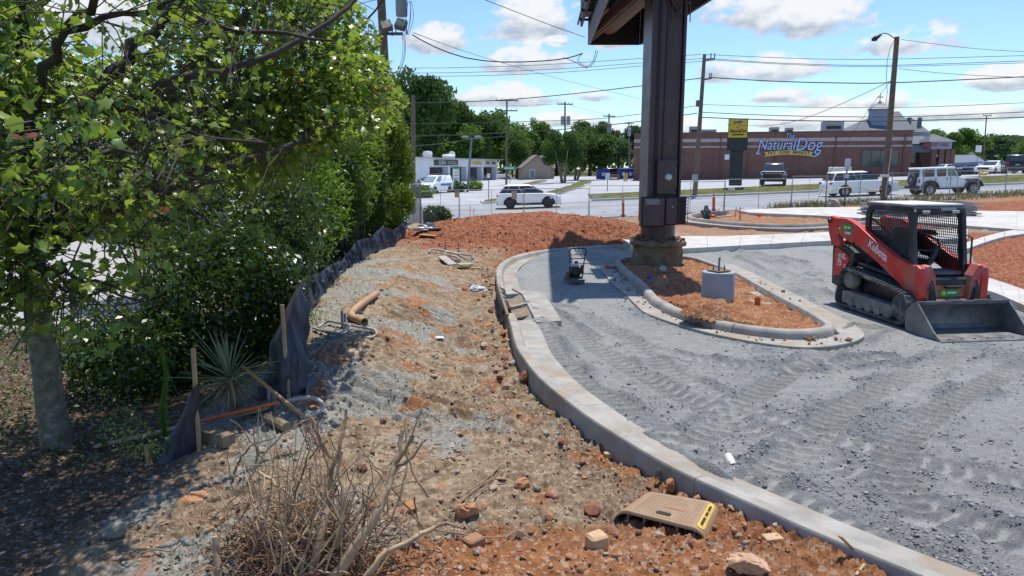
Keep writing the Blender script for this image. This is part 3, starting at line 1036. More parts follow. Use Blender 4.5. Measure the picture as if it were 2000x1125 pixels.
# the side road that joins from behind, and the lots
in_side = lambda x, y: (x < 6.2 + (y - 57) * 0.02) & (x > -26)
grid_surface('parking_lot', np.linspace(-80, 130, 141), np.r_[np.linspace(56.9, 61, 6), np.linspace(61.2, 165, 60)],
    lambda x, y: np.where((y < 61), rz(x, 57) * (1 - np.clip((y - 57) / 4, 0, 1)) + fz(x, y) * np.clip((y - 57) / 4, 0, 1) - 0.02 * (y > 57), fz(x, y)), LOT_M,
    mask=lambda x, y: (y > 61.0) | (x < 6.6))
def grass_mat():
 t = NT('mown_grass_ground')
 co = t.coord()
 c = t.mix(t.ramp(t.noise(co, 1.2, 6, .7), .3, .7), (0.055, 0.085, 0.02), (0.17, 0.16, 0.06))
 t.bsdf(c, 0.95, 0, t.bump(t.noise(co, 25, 4), 0.6, 0.05), 0.1)
 return t.m
GRASS_M = grass_mat()
# grassed verge behind the far kerb, rising to the lots
vx = np.linspace(6.4, 95, 90)
grid_surface('verge', vx, np.linspace(57.55, 61.2, 9),
    lambda x, y: (rz(x, 57) + .14) + (verge_top(x) + 0.03 - rz(x, 57) - .14) * sstep(57.5, 61.2, y) * (1 - 0.0), GRASS_M)
fk = np.array([(x, 57.0, float(rz(x, 57)) + .15) for x in np.arange(6.3, 95, 1.0)])
kerb_run('kerb', fk, [(0, -.4), (0, 0), (.5, 0), (.55, -.1), (.55, -.4)], 1, 12, CONC2())
# islands of grass by the side road
def grass_island(px, z_dz=.14):
 P = []
 for a, b in px:
  z = 0
  for _ in range(14):
   p = W(a, b, z)
   z = .5 * z + .5 * (float(fz(p[0], p[1])) + z_dz)
  P.append(W(a, b, z))
 P = np.array(P)
 P = resample(catmull(np.vstack([P, P[:1]]), .5), .6)[:-1]
 mk, mg = M(), M()
 n = len(P)
 c = P.mean(0)
 inn = P + (c - P) / (np.linalg.norm(c - P, axis=1)[:, None] + 1e-6) * np.minimum(0.35, 0.4 * np.linalg.norm(c - P, axis=1))[:, None]
 lo = P - np.array([0, 0, .5])
 vs = [tuple(p) for p in lo] + [tuple(p) for p in P] + [tuple(p) for p in inn]
 fs = []
 for j in range(n):
  k = (j + 1) % n
  fs += [(j, k, n + k, n + j), (n + j, n + k, 2 * n + k, 2 * n + j)]
 mk.add(vs, fs).build('kerb', CONC2()).__setitem__('kind', 'structure')
 v2 = [tuple(p + np.array([0, 0, -.01])) for p in inn] + [(c[0], c[1], c[2] + .05)]
 mg.add(v2, [(j, (j + 1) % n, n) for j in range(n)]).build('grass_island', GRASS_M).__setitem__('kind', 'structure')
grass_island([(1062, 376), (1098, 366), (1136, 353), (1156, 354), (1142, 362), (1112, 371), (1092, 377)])
grass_island([(938, 391), (958, 388), (975, 387), (972, 393), (945, 395)])
grass_island([(1008, 362), (1040, 354), (1066, 351), (1064, 354), (1030, 361)])
# painted lines on the road
def paint(name, pts, m):
 mm = M()
 for (x0, y0), (x1, y1), w in pts:
  n = max(1, int(abs(x1 - x0) / 2))
  for i in range(n):
   a, b = x0 + (x1 - x0) * i / n, x0 + (x1 - x0) * (i + 1) / n
   ya, yb = y0 + (y1 - y0) * i / n, y0 + (y1 - y0) * (i + 1) / n
   mm.quad((a, ya - w / 2, float(rz(a, ya)) + .012), (b, yb - w / 2, float(rz(b, yb)) + .012), (b, yb + w / 2, float(rz(b, yb)) + .012), (a, ya + w / 2, float(rz(a, ya)) + .012))
 return mm.build(name, m)
WHITE_P = mat('road_paint_white', (0.72, 0.72, 0.70), 0.7, var=.15, scale=3)
YEL_P = mat('road_paint_yellow', (0.62, 0.45, 0.10), 0.7, var=.15, scale=3)
lines = []
for yl in (47.6, 53.6):
 for i in range(-12, 24):
  lines.append(((i * 4.0, yl), (i * 4.0 + 1.6, yl), .14))
for nm, ls, mm in (('lane_marking', lines, WHITE_P), ('centre_line', [((-70, 50.4), (94, 50.4), .12), ((-70, 50.7), (94, 50.7), .12)], YEL_P)):
 tag(paint(nm, ls, mm), kind='structure')
# land far out and below everything
def land_mat():
 t = NT('far_land')
 co = t.coord()
 t.bsdf(t.mix(t.noise(co, .05, 4), (0.05, 0.07, 0.025), (0.12, 0.12, 0.06)), 1, 0, None, 0.1)
 return t.m
gl = M()
gl.add([(-1500, -300, -.9), (1500, -300, -.9), (1500, 1500, -.9), (-1500, 1500, -.9)], [(0, 1, 2, 3)])
tag(gl.build('ground', land_mat()), kind='structure')
grid_surface('far_ground', np.linspace(-300, 420, 73), np.linspace(160, 420, 27), lambda x, y: fz(x, np.minimum(y, 150)) + .3 * fbm(x, y, .02, 2) - .05, GRASS_M)
# =================================================================== STRUCTURES
def march(px, py, fn, lo=20, hi=400):
 r = ray(px, py)
 prev = None
 for d in np.geomspace(lo, hi, 500):
  p = CAM + r * (d / r[1])
  s = p[2] - float(fn(p[0], p[1]))
  if s < 0:
   if prev is not None:
    d = prev[0] + (d - prev[0]) * prev[1] / (prev[1] - s)
    p = CAM + r * (d / r[1])
   p[2] = float(fn(p[0], p[1]))
   return p
  prev = (d, s)
 return p
def fall(x, y):
 return float(rz(x, y)) if y < 57 else float(fz(x, max(y, 61)))
def Wf(px, py):
 return march(px, py, fall, 38)
STEEL = lambda: mat('rust_brown_steel', (0.066, 0.036, 0.044), 0.4, 0.0, 0.22, 2.5, 0.1, 30, (0.12, 0.06, 0.045), 0.35)
DKSTEEL = lambda: mat('dark_brown_steel', (0.017, 0.0115, 0.013), 0.55, 0.0, 0.2, 3)
GALV = lambda: mat('galvanised_steel', (0.36, 0.37, 0.38), 0.5, 0.6, 0.15, 8)
BLACK = lambda: mat('black_rubber', (0.018, 0.018, 0.02), 0.75, 0, 0.25, 12, 0.1, 60)
WOODP = lambda: mat('weathered_pole_wood', (0.17, 0.125, 0.09), 0.9, 0, 0.3, 5, 0.4, 25)
WIREM = lambda: mat('cable_black', (0.03, 0.032, 0.036), 0.6, 0, 0.1, 3)
# ---- sign column with the billboard overhead
def billboard():
 cx, cy = 4.33, 21.3
 root = empty('billboard', (cx, cy, 0), label='huge billboard overhead on one dark brown steel column with a stained concrete footing', cat='billboard')
 # footing
 m = M()
 rng = np.random.default_rng(5)
 n = 40
 rings = []
 for h, r in ((-.5, .82), (-.02, .80), (.1, .755), (.4, .735), (.60, .73), (.63, .80), (.70, .82), (.76, .79), (.79, .70), (.80, .3)):
  ring = []
  for j in range(n):
   th = 2 * PI * j / n
   q = r * (1 + 0.028 * rng.standard_normal() + .035 * math.sin(th * 3 + h * 4)) if h > 0 else r
   ring.append((cx + q * math.cos(th), cy + q * math.sin(th), h + .012 * rng.standard_normal()))
  rings.append(ring)
 m.loft(rings).build('footing', mat('stained_old_concrete', (0.235, 0.185, 0.115), 0.95, 0, 0.4, 3.2, 0.7, 14, (0.11, 0.072, 0.04), 0.55), root, world=True, smooth=50)
 # spoil left on the footing
 m = M()
 for k in range(46):
  a, r = rng.random() * 2 * PI, .5 + .28 * rng.random()
  s = .05 + .07 * rng.random()
  m.add(*rock(rng, (cx + r * math.cos(a), cy + r * math.sin(a), .80 + .02 * rng.random()), s))
 o = m.build('spoil', mat('spoil_soil', (0.17, 0.085, 0.045), 0.95, 0, .3, 9), root, world=True)
 o['kind'] = 'stuff'
 # round stub then the boxed column
 st = STEEL()
 M().lathe([(.53, .74), (.53, .80), (.50, .82), (.50, 1.45)], 32, (cx, cy, 0)).build('base_pipe', st, root, world=True, smooth=40)
 R = rotz(math.radians(3))
 hw = .405
 M().box((cx, cy, 6.9), (2 * hw, .9, 11.2), bev=.02, R=R).build('column', st, root, world=True)
 for sx in (-1, 1):
  c = R @ np.array([sx * (hw + .045), -.05, 0]) + np.array([cx, cy, 6.9])
  M().box(c, (.075, 1.04, 11.2), bev=.01, R=R).build('flange', st, root, world=True)
 c = R @ np.array([-.24, -.462, 0]) + np.array([cx, cy, 6.9])
 M().box(c, (.10, .03, 11.2), R=R).build('groove_strip', DKSTEEL(), root, world=True)  # dark strip stands in for the recessed groove at the joint
 front = cy - .46
 # conduit, meter cabinet and meter
 M().tube([(cx - .02, front - .03, 3.1), (cx + .02, front - .03, 7.3), (cx - .1, front - .05, 7.6), (cx - .35, front - .1, 8.2)], .03, 8).build('conduit', st, root, world=True, smooth=50)
 M().tube([(cx + .0, front - .03, 3.05), (cx + .0, front - .03, 3.6)], .045, 8).build('conduit', st, root, world=True, smooth=50)
 b = M().box((cx + .09, front - .09, 2.62), (.56, .18, .98), bev=.02).build('meter_cabinet', st, root, world=True)
 mt = M().lathe([(.0, -.14), (.075, -.14), (.09, -.11), (.1, -.02), (.1, 0)], 20, (cx + .12, front - .18, 2.62), 'y').build('meter', mat('meter_glass', (0.6, 0.6, 0.55), .25, 0, .1, 20), b, smooth=40)
 mt.location = [-v for v in root.location]
 for zc, nm in ((2.25, 'hinge'), (2.95, 'hinge')):
  h = M().box((cx + .35, front - .185, zc), (.03, .02, .08)).build(nm, DKSTEEL(), b)
  h.location = [-v for v in root.location]
 # cabinets at the foot
 for x0, x1, z0, z1, dp in ((-.64, .03, 1.22, 2.06, .34), (.04, .40, 1.26, 2.06, .30)):
  c = M().box((cx + (x0 + x1) / 2, front - dp / 2, (z0 + z1) / 2), (x1 - x0, dp, z1 - z0), bev=.015).build('cabinet', DKSTEEL(), root, world=True)
  d = M().box((cx + (x0 + x1) / 2, front - dp - .012, (z0 + z1) / 2), (x1 - x0 - .07, .02, z1 - z0 - .07), bev=.006).build('door', STEEL(), c)
  d.location = [-v for v in root.location]
 for xx, zz, sx, sz in ((-.34, 1.93, .4, .17), (.24, 1.78, .08, .07)):
  M().box((cx + xx, front - .375, zz), (sx, .012, sz)).build('notice_plate', mat('grey_plate', (.2, .19, .2), .5), root, world=True)
 # small wire cage at the side
 cg = M()
 for z in np.linspace(1.28, 2.04, 9):
  cg.beam((cx + .42, front - .25, z), (cx + .70, front - .25, z), .014, .014)
 for x in np.linspace(.42, .70, 6):
  cg.beam((cx + x, front - .25, 1.26), (cx + x, front - .25, 2.06), .02 if x in (.42, .70) else .012, .014)
 cg.box((cx + .56, front + .02, 1.66), (.30, .03, .8))
 cg.build('cage', DKSTEEL(), root, world=True)
 # ladder
 ld = M()
 for xx in (.1, .58):
  ld.tube([(cx + xx, front - .12, 6.85), (cx + xx, front - .12, 11)], .016, 6)
 for z in np.arange(7.05, 11, .3):
  ld.tube([(cx + .1, front - .12, z), (cx + .58, front - .12, z)], .013, 6)
 ld.build('ladder', st, root, world=True)
 # ---- head: two faces on a torsion pipe that runs away from the column
 zb = 7.42
 far, near = 28.0, 18.6
 lx = lambda y: 2.86 + (y - far) * 0.038
 rx = lambda y: 4.78 - (y - far) * 0.085
 M().tube([(cx + .35, near, 8.55), (cx - .75, 27.6, 8.12)], .40, 20).build('torsion_pipe', mat('rusty_pipe', (0.10, 0.055, 0.04), .6, 0, .35, 3, .1, 20), root, world=True, smooth=50)
 M().tube([(cx - .1, near, 7.9), (cx - 1.35, 27.7, 7.56)], .05, 8).build('conduit', mat('rusty_pipe', (0, 0, 0)), root, world=True, smooth=50)
 M().tube([(cx - .22, near, 7.92), (cx - 1.47, 27.7, 7.56)], .035, 8).build('conduit', mat('rusty_pipe', (0, 0, 0)), root, world=True, smooth=50)
 # corrugated outer face
 cor = M()
 ys = np.linspace(near, far, 105)
 pts = [(lx(y) + (.025 if i % 2 else -.025), y) for i, y in enumerate(ys)]
 back = [(a + .06, b) for a, b in reversed(pts)]
 cor.prism(pts + back, 'z', zb, 10.4)
 cor.build('corrugated_panel', mat('lavender_grey_sheet', (0.21, 0.185, 0.215), .5, .3, .12, 2), root, world=True)
 po = M().prism([(lx(near) - .34, near), (lx(far) - .34, far - .25), (lx(far) - .25, far - .25), (lx(near) - .25, near)], 'z', 8.02, 10.6).build('poster_panel', DKSTEEL(), root, world=True)
 cat_ = M()
 for y in np.arange(near + .5, far, 1.5):
  cat_.beam((lx(y) - .42, y, 8.05), (lx(y), y, 8.05), .05, .08)
 cat_.beam((lx(near) - .42, near, 8.12), (lx(far) - .42, far - .2, 8.12), .06, .06)
 cat_.build('catwalk_bracket', DKSTEEL(), root, world=True)
 lt = M().box((lx(26.2) - .12, 26.2, 8.35), (.16, .9, .42), bev=.02).build('light_box', mat('grey_plate', (0, 0, 0)), root, world=True)
 M().prism([(rx(near), near), (rx(far), far), (rx(far) + .09, far), (rx(near) + .09, near)], 'z', zb, 10.4).build('face_panel', DKSTEEL(), root, world=True)
 M().box(((lx(far) + rx(far)) / 2, far + .04, 8.9), (rx(far) - lx(far), .07, 2.96)).build('end_panel', DKSTEEL(), root, world=True)
 for y in (20.2, 22.4, 24.2, 25.9):
  M().beam((lx(y) + .05, y, 7.9 + .5), (rx(y), y, 8.4), .12, .2).build('cross_beam', DKSTEEL(), root, world=True)
 for y0, y1 in ((21.6, 23.6), (24.0, 27.9)):  # added plates shut the open top to keep the inside dark
  M().box(((lx(y0) + rx(y0)) / 2 + .3, (y0 + y1) / 2, 9.0), (rx(y0) - lx(y0) - .9, y1 - y0 - .12, .04)).build('added_shade_plate', DKSTEEL(), root, world=True)
 for yy in (19.9,):
  M().box(((lx(yy) + rx(yy)) / 2, yy, 9.0), (rx(yy) - lx(yy) - .2, 2.3, .04)).build('added_shade_plate', DKSTEEL(), root, world=True)
 M().tube([(cx - .35, front, 8.1), (cx + .25, front - .1, 7.15)], .05, 8).build('brace', STEEL(), root, world=True, smooth=50)
def rock(rng, c, s, flat=0.75, n=1):
 """small angular stone: jittered octahedron, subdivided"""
 V = [(1, 0, 0), (-1, 0, 0), (0, 1, 0), (0, -1, 0), (0, 0, 1), (0, 0, -1)]
 F = [(0, 2, 4), (2, 1, 4), (1, 3, 4), (3, 0, 4), (2, 0, 5), (1, 2, 5), (3, 1, 5), (0, 3, 5)]
 V = [np.array(v, float) * (1 + .22 * float(np.clip(rng.standard_normal(), -1.3, 1.5))) for v in V]
 for lv in range(n):
  mid, nf = {}, []
  def mp(i, j):
   k = (min(i, j), max(i, j))
   if k not in mid:
    p = V[i] + V[j]
    r_ = .5 * (np.linalg.norm(V[i]) + np.linalg.norm(V[j]))
    V.append(p / np.linalg.norm(p) * r_ * (.95 + .16 / (lv + 1) * float(np.clip(rng.standard_normal(), -1.5, 1.5))))
    mid[k] = len(V) - 1
   return mid[k]
  for a, b, d in F:
   ab, bd, da = mp(a, b), mp(b, d), mp(d, a)
   nf += [(a, ab, da), (ab, b, bd), (da, bd, d), (ab, bd, da)]
  F = nf
 P = np.array(V)
 q, _ = np.linalg.qr(rng.standard_normal((3, 3)))
 P = (P * np.array([1, .62 + .4 * rng.random(), flat])) @ q.T
 P[:, 2] *= .8
 return P * s + np.array(c), F
billboard()
# ---- utility poles
def pole(label, base, top, r0, r1, cat='utility pole', name='utility_pole', m=None, group=None, arms=(), extras=None):
 root = empty(name, base, label=label, cat=cat, group=group)
 b, t = np.array(base, float), np.array(top, float)
 M().tube([b - (t - b) * .03, b + (t - b) * .5, t], 0, 10, rs=[r0, (r0 + r1) / 2, r1]).build('pole', m or WOODP(), root, world=True, smooth=50)
 for f, half, az, th in arms:
  p = b + (t - b) * f
  d = np.array([math.cos(az), math.sin(az), 0])
  a = M().beam(p - d * half - np.array([0, .16, 0]), p + d * half - np.array([0, .16, 0]), th, th * 1.2).build('crossarm', m or WOODP(), root, world=True)
  for k in (-.92, -.45, .45, .92):
   q = p + d * half * k - np.array([0, .16, 0])
   i = M().lathe([(.03, 0), (.05, .06), (.03, .1), (.055, .16), (.02, .22)], 8, q + np.array([0, 0, th * .6])).build('insulator', mat('glazed_insulator', (.25, .24, .24), .3), a)
   i.location = [-v for v in root.location]
 return root
def transformer(root, p, r=.24, h=.75):
 M().lathe([(.0, -h / 2 - .02), (r * .9, -h / 2), (r, -h / 2 + .04), (r, h / 2 - .06), (r * 1.04, h / 2 - .05), (r * 1.04, h / 2), (r * .6, h / 2 + .1), (.05, h / 2 + .13)], 18, p).build('transformer', mat('transformer_grey', (.27, .30, .335), .5, 0, .08), root, world=True, smooth=40)
# the big pole by the tree row, with floodlights and transformer
g0 = D(777, 300, 28)
p1b, p1t = np.array([-4.62, 28, .2]), np.array([-4.86, 27.8, 10.6])
p1 = pole('tall weathered utility pole rising from the hedge with two floodlights and a transformer', p1b, p1t, .17, .155)
transformer(p1, D(784, 8, 27.5), .215, .86)
for px, py, tx in ((755, 51, -.35), (783, 48, .32)):
 p = D(px, py, 27.35)
 R = np.array(Matrix.Rotation(math.radians(-28), 3, 'X') @ Matrix.Rotation(tx, 3, 'Y'))
 fl = M().box(p, (.40, .22, .40), bev=.03, R=R).build('floodlight', mat('grey_casting', (.13, .135, .14), .55, .3), p1, world=True)
 le = M().box(p + R @ np.array([0, -.115, 0]), (.32, .012, .30), R=R).build('lens', mat('dusty_lens', (.42, .36, .24), .25, 0, .35, 9), fl)
 le.location = [-v for v in p1.location]
 br = M()
 for s in (-1, 1):
  br.beam(p + R @ np.array([s * .215, 0, 0]), p + np.array([s * .19, .05, -.34]), .02, .04)
 br.build('bracket', mat('grey_casting', (0, 0, 0)), fl).location = [-v for v in p1.location]
q = D(770, 66, 27.5)
M().beam(q - np.array([.36, 0, 0]), q + np.array([.32, 0, 0]), .08, .10).build('crossarm', mat('grey_casting', (0, 0, 0)), p1, world=True)
cb = M()
for k, (x0, x1, bow) in enumerate(((801, 800, 1.0), (800, 803, 1.6), (803, 799, 2.4), (797, 799, -.4))):
 P = [D(x0 + bow * 3 * math.sin(t * PI) - 6 * t, 2 + 66 * t, 27.4) for t in np.linspace(0, 1, 9)]
 cb.tube(P, .010, 5)
for k, x in enumerate((785, 788, 790)):
 cb.tube([D(x + 4 * math.sin(t * 2.6) - 8 * t * t, 68 + 66 * t, 27.4) for t in np.linspace(0, 1, 9)], .009, 5)
cb.build('drop_cable', WIREM(), p1, world=True)
PA = [
 ('slim brown wooden pole in front of the white shop row', (806, 372, 186), 48, .165, .13, ()),
 ('wooden pole with double crossarms standing between white shop row and house', (989, 348, 194), 100, .17, .12, ((.985, 1.55, .05, .13), (.87, 1.45, .05, .13))),
 ('distant utility pole with one crossarm above the round street tree', (1104, 330, 199), 112, .16, .12, ((.97, 1.2, .1, .12),)),
 ('distant utility pole carrying a pale transformer above blue dumpster', (1190, 338, 222), 120, .16, .12, ((.96, 1.0, .1, .12),)),
 ('farthest utility pole with crossarm just beside the steel column', (1229, 338, 238), 150, .16, .12, ((.97, 1.0, .1, .12),)),
 ('thin plain pole rising over the far parked cars', (1921, 318, 225), 120, .14, .09, ((.99, .7, 0, .1),)),
]
POLES = {}
for lab, (px, yb_, yt), d, r0, r1, arms in PA:
 b, t = D(px, yb_, d), D(px + (1 if px < 1000 else -.5 if px < 1900 else 6), yt, d)
 b[2] = min(b[2], fall(b[0], b[1])) - .2
 POLES[px] = pole(lab, b, t, r0, r1, arms=arms, group='utility poles beyond the road')
for px, py, d, r, h in ((1190, 250, 119.6, .34, 1.4), (1229, 258, 149.6, .34, 1.5), (1099, 236, 111.6, .3, 1.2), (1110, 236, 111.6, .3, 1.2)):
 key = 1190 if px == 1190 else 1229 if px == 1229 else 1104
 transformer(POLES[key], D(px, py, d), r, h)
# lamp pole in front of the shops
b, t = D(913, 372, 80), D(921, 268, 80)
b[2] = fall(b[0], b[1])
r_ = pole('leaning grey steel lamp pole before the white shop row', b, t, .16, .09, 'lamp pole', 'lamp_pole', mat('grey_painted_pole', (.17, .19, .22), .5))
for s in (-1, 1):
 M().box(t + np.array([s * .7, 0, .0]), (.75, .45, .28), bev=.06).build('lamp_head', mat('grey_painted_pole', (0, 0, 0)), r_, world=True)
M().beam(t - np.array([1.0, 0, .1]), t + np.array([1.0, 0, -.1]), .08, .08).build('arm', mat('grey_painted_pole', (0, 0, 0)), r_, world=True)
# roadside pole near the brick shop
b8, t8 = march(1356, 381, fall, 38), None
b8 = D(1357, 379, 57.6)
t8 = D(1376, 106, 57.6)
p8 = pole('weathered utility pole in the verge before the brick store, leaning slightly', b8 - np.array([0, 0, .3]), t8, .20, .13, arms=())
for py, hx in ((116, 1.0), (154, .55)):
 p = D(1382, py, 57.4)
 M().beam(p + np.array([-.25, 0, -.05]), p + np.array([hx * .55, 0, .05]), .09, .12).build('bracket', WOODP(), p8, world=True)
 for k in range(2):
  M().tube([p + np.array([hx * (.25 + .28 * k), 0, 0]), p + np.array([hx * (.25 + .28 * k), 0, .45])], .05, 7).build('insulator', mat('glazed_insulator', (0, 0, 0)), p8, world=True)
M().box(D(1364, 202, 57.3), (.35, .3, .5), bev=.04).build('junction_box', mat('grey_casting', (0, 0, 0)), p8, world=True)
M().lathe([(.22, -.2), (.24, 0), (.22, .3)], 12, D(1357, 348, 57.5)).build('metal_band', GALV(), p8, world=True)
# street lamp on a wooden pole
b9 = Wg(1727, 388)
b9, t9 = D(1726, 389, 43.2), D(1752, 72, 43.2)
p9 = pole('tall wooden street lamp pole with dark cobra head lamp at the fence', b9 - np.array([0, 0, .3]), t9, .19, .135, 'street lamp', 'street_lamp')
arm = [D(a, c, 43.1) for a, c in ((1750, 78), (1743, 72), (1733, 66), (1724, 65), (1718, 69))]
M().tube(catmull(arm, .08), .028, 8).build('arm', mat('dark_bronze', (.03, .032, .035), .5, .4), p9, world=True, smooth=50)
hd = []
a, c = D(1721, 67, 43.1), D(1703, 79, 43.1)
ax = (c - a) / np.linalg.norm(c - a)
u, v, w = frame_from(ax)
for f, rr in ((0, .05), (.12, .10), (.35, .145), (.6, .17), (.85, .15), (1.0, .06)):
 hd.append([a + (c - a) * f + rr * (1.15 * math.cos(th) * u + .8 * math.sin(th) * v) for th in np.linspace(0, 2 * PI, 12, endpoint=False)])
lh = M().loft(hd).build('lamp_head', mat('dark_bronze', (0, 0, 0)), p9, world=True, smooth=60)
M().lathe([(.05, -.06), (.11, -.03), (.13, .02)], 12, a + (c - a) * .62 + np.array([0, 0, -.11])).build('lens', glass_mat('smoked_lens', (.08, .085, .09), .15), lh).location = [-x for x in p9.location]
M().tube([D(1747, 78, 43), D(1738, 95, 43), D(1733, 118, 43), D(1731, 150, 43), D(1733, 180, 43), D(1731, 198, 43), D(1728, 206, 43)], .014, 6).build('drop_cable', WIREM(), p9, world=True)
M().box(D(1728, 343, 42.9), (.55, .06, .16)).build('notice_plate', mat('white_board', (.75, .75, .75), .5), p9, world=True)
M().tube([D(1741, 290, 42.95), D(1729, 385, 42.95)], .028, 7).build('conduit', mat('pale_conduit', (.5, .48, .45), .6), p9, world=True)
# ---- overhead wires: (screen path, depth at both ends, radius)
def wire(pts, d0, d1, r, label, group='overhead wires'):
 P = np.array(pts, float)
 P = catmull(np.c_[P, np.linspace(d0, d1, len(P))], 40)
 path = [D(a, b, d) for a, b, d in P]
 o = M().tube(path, r, 5).build('power_line', WIREM())
 return tag(o, label, 'power line', group)
WIRES = [
 ([(805, 68), (850, 92), (910, 113), (980, 121), (1060, 119), (1110, 113), (1138, 104)], 27.5, 27.8, .022, 'thick black cable sagging from the floodlight pole to billboard'),
 ([(938, -4), (1000, 20), (1070, 47), (1143, 73)], 60, 72, .03, 'thin wire slanting down from the sky behind the big billboard'),
 ([(808, 64), (900, 98), (1000, 128), (1100, 156), (1250, 193)], 27.5, 80, .014, 'long thin wire slanting from floodlight pole across to the steel column'),
 ([(780, 133), (900, 132), (1050, 127), (1180, 119), (1370, 106)], 62, 57.6, .02, 'topmost level wire between tree row and roadside pole'),
 ([(780, 143), (930, 141), (1100, 134), (1250, 123), (1378, 114)], 62, 57.6, .02, 'second level wire under the topmost between tree row and roadside pole'),
 ([(780, 149), (930, 148), (1100, 141), (1250, 129), (1392, 118)], 62, 57.6, .02, 'third level wire between tree row and roadside pole'),
 ([(780, 201), (900, 199), (1000, 194), (1120, 183), (1250, 168), (1372, 152)], 62, 57.6, .035, 'thick telephone cable rising gently to the roadside pole arm'),
 ([(784, 242), (900, 241), (1000, 238), (1180, 231), (1364, 206)], 62, 57.6, .025, 'middle cable crossing before the dark trees, below telephone cable'),
 ([(784, 267), (900, 263), (1050, 256), (1200, 243), (1362, 221)], 62, 57.6, .035, 'heavy cable just over the white shop row'),
 ([(784, 286), (850, 282), (920, 272), (990, 266)], 62, 98, .03, 'low drooping cable nearest the white shop roof'),
 ([(990, 268), (1050, 278), (1100, 279)], 98, 108, .03, 'slack cable hanging between two distant poles before the trees'),
 ([(989, 207), (1050, 205), (1104, 202)], 100, 112, .02, 'short wire between the double crossarm pole and its neighbour'),
 ([(1104, 202), (1150, 216), (1190, 225), (1229, 240)], 112, 150, .02, 'short descending wire over the round street tree'),
 ([(1372, 106), (1500, 112), (1640, 116), (1760, 115), (2060, 107)], 57.6, 57, .02, 'topmost wire running past the lamp pole over brick store'),
 ([(1380, 114), (1500, 122), (1640, 127), (1760, 127), (2060, 117)], 57.6, 57, .022, 'second wire running past the lamp pole over brick store'),
 ([(1392, 117), (1500, 124), (1640, 129.5), (1760, 129.5), (2060, 121)], 57.6, 57, .018, 'third wire close under the second, over brick store'),
 ([(1385, 151), (1500, 158), (1640, 162), (1760, 161), (2060, 147)], 57.6, 57, .04, 'thick cable at mid height crossing over brick store'),
 ([(1367, 204), (1500, 208), (1640, 210), (1800, 209), (2060, 198)], 57.6, 57, .02, 'thin cable crossing in front of the cupola'),
 ([(1366, 219), (1500, 225), (1640, 228), (1800, 227), (2060, 216)], 57.6, 57, .03, 'cable crossing under the cupola roof'),
 ([(1365, 229), (1500, 234), (1640, 236.5), (1800, 235), (2060, 227)], 57.6, 57, .04, 'lowest heavy cable just above the brick parapet'),
 ([(1760, 77), (1850, 89), (1930, 97), (2060, 104)], 43, 44, .014, 'upper wire leaving the street lamp pole'),
 ([(1756, 134), (1830, 142), (1920, 148), (2060, 153)], 43, 44, .014, 'lower wire leaving the street lamp pole'),
 ([(1740, 158), (1650, 200), (1560, 235), (1490, 246), (1420, 243)], 43, 60, .018, 'service cable slanting from street lamp pole to yellow sign'),
 ([(1740, 158), (1700, 210), (1660, 270), (1622, 335), (1596, 392)], 43, 43.5, .012, 'pale guy wire slanting from street lamp pole to the ground'),
 ([(1100, 112), (1125, 122), (1145, 133), (1160, 122), (1168, 99)], 27.9, 27.9, .012, 'loop of slack cable hanging under the billboard corner'),
 ([(1138, 104), (1128, 118), (1145, 130), (1158, 120), (1164, 98)], 27.8, 27.9, .012, 'second cable loop dangling from the billboard end'),
]
for w_ in WIRES:
 wire(*w_)
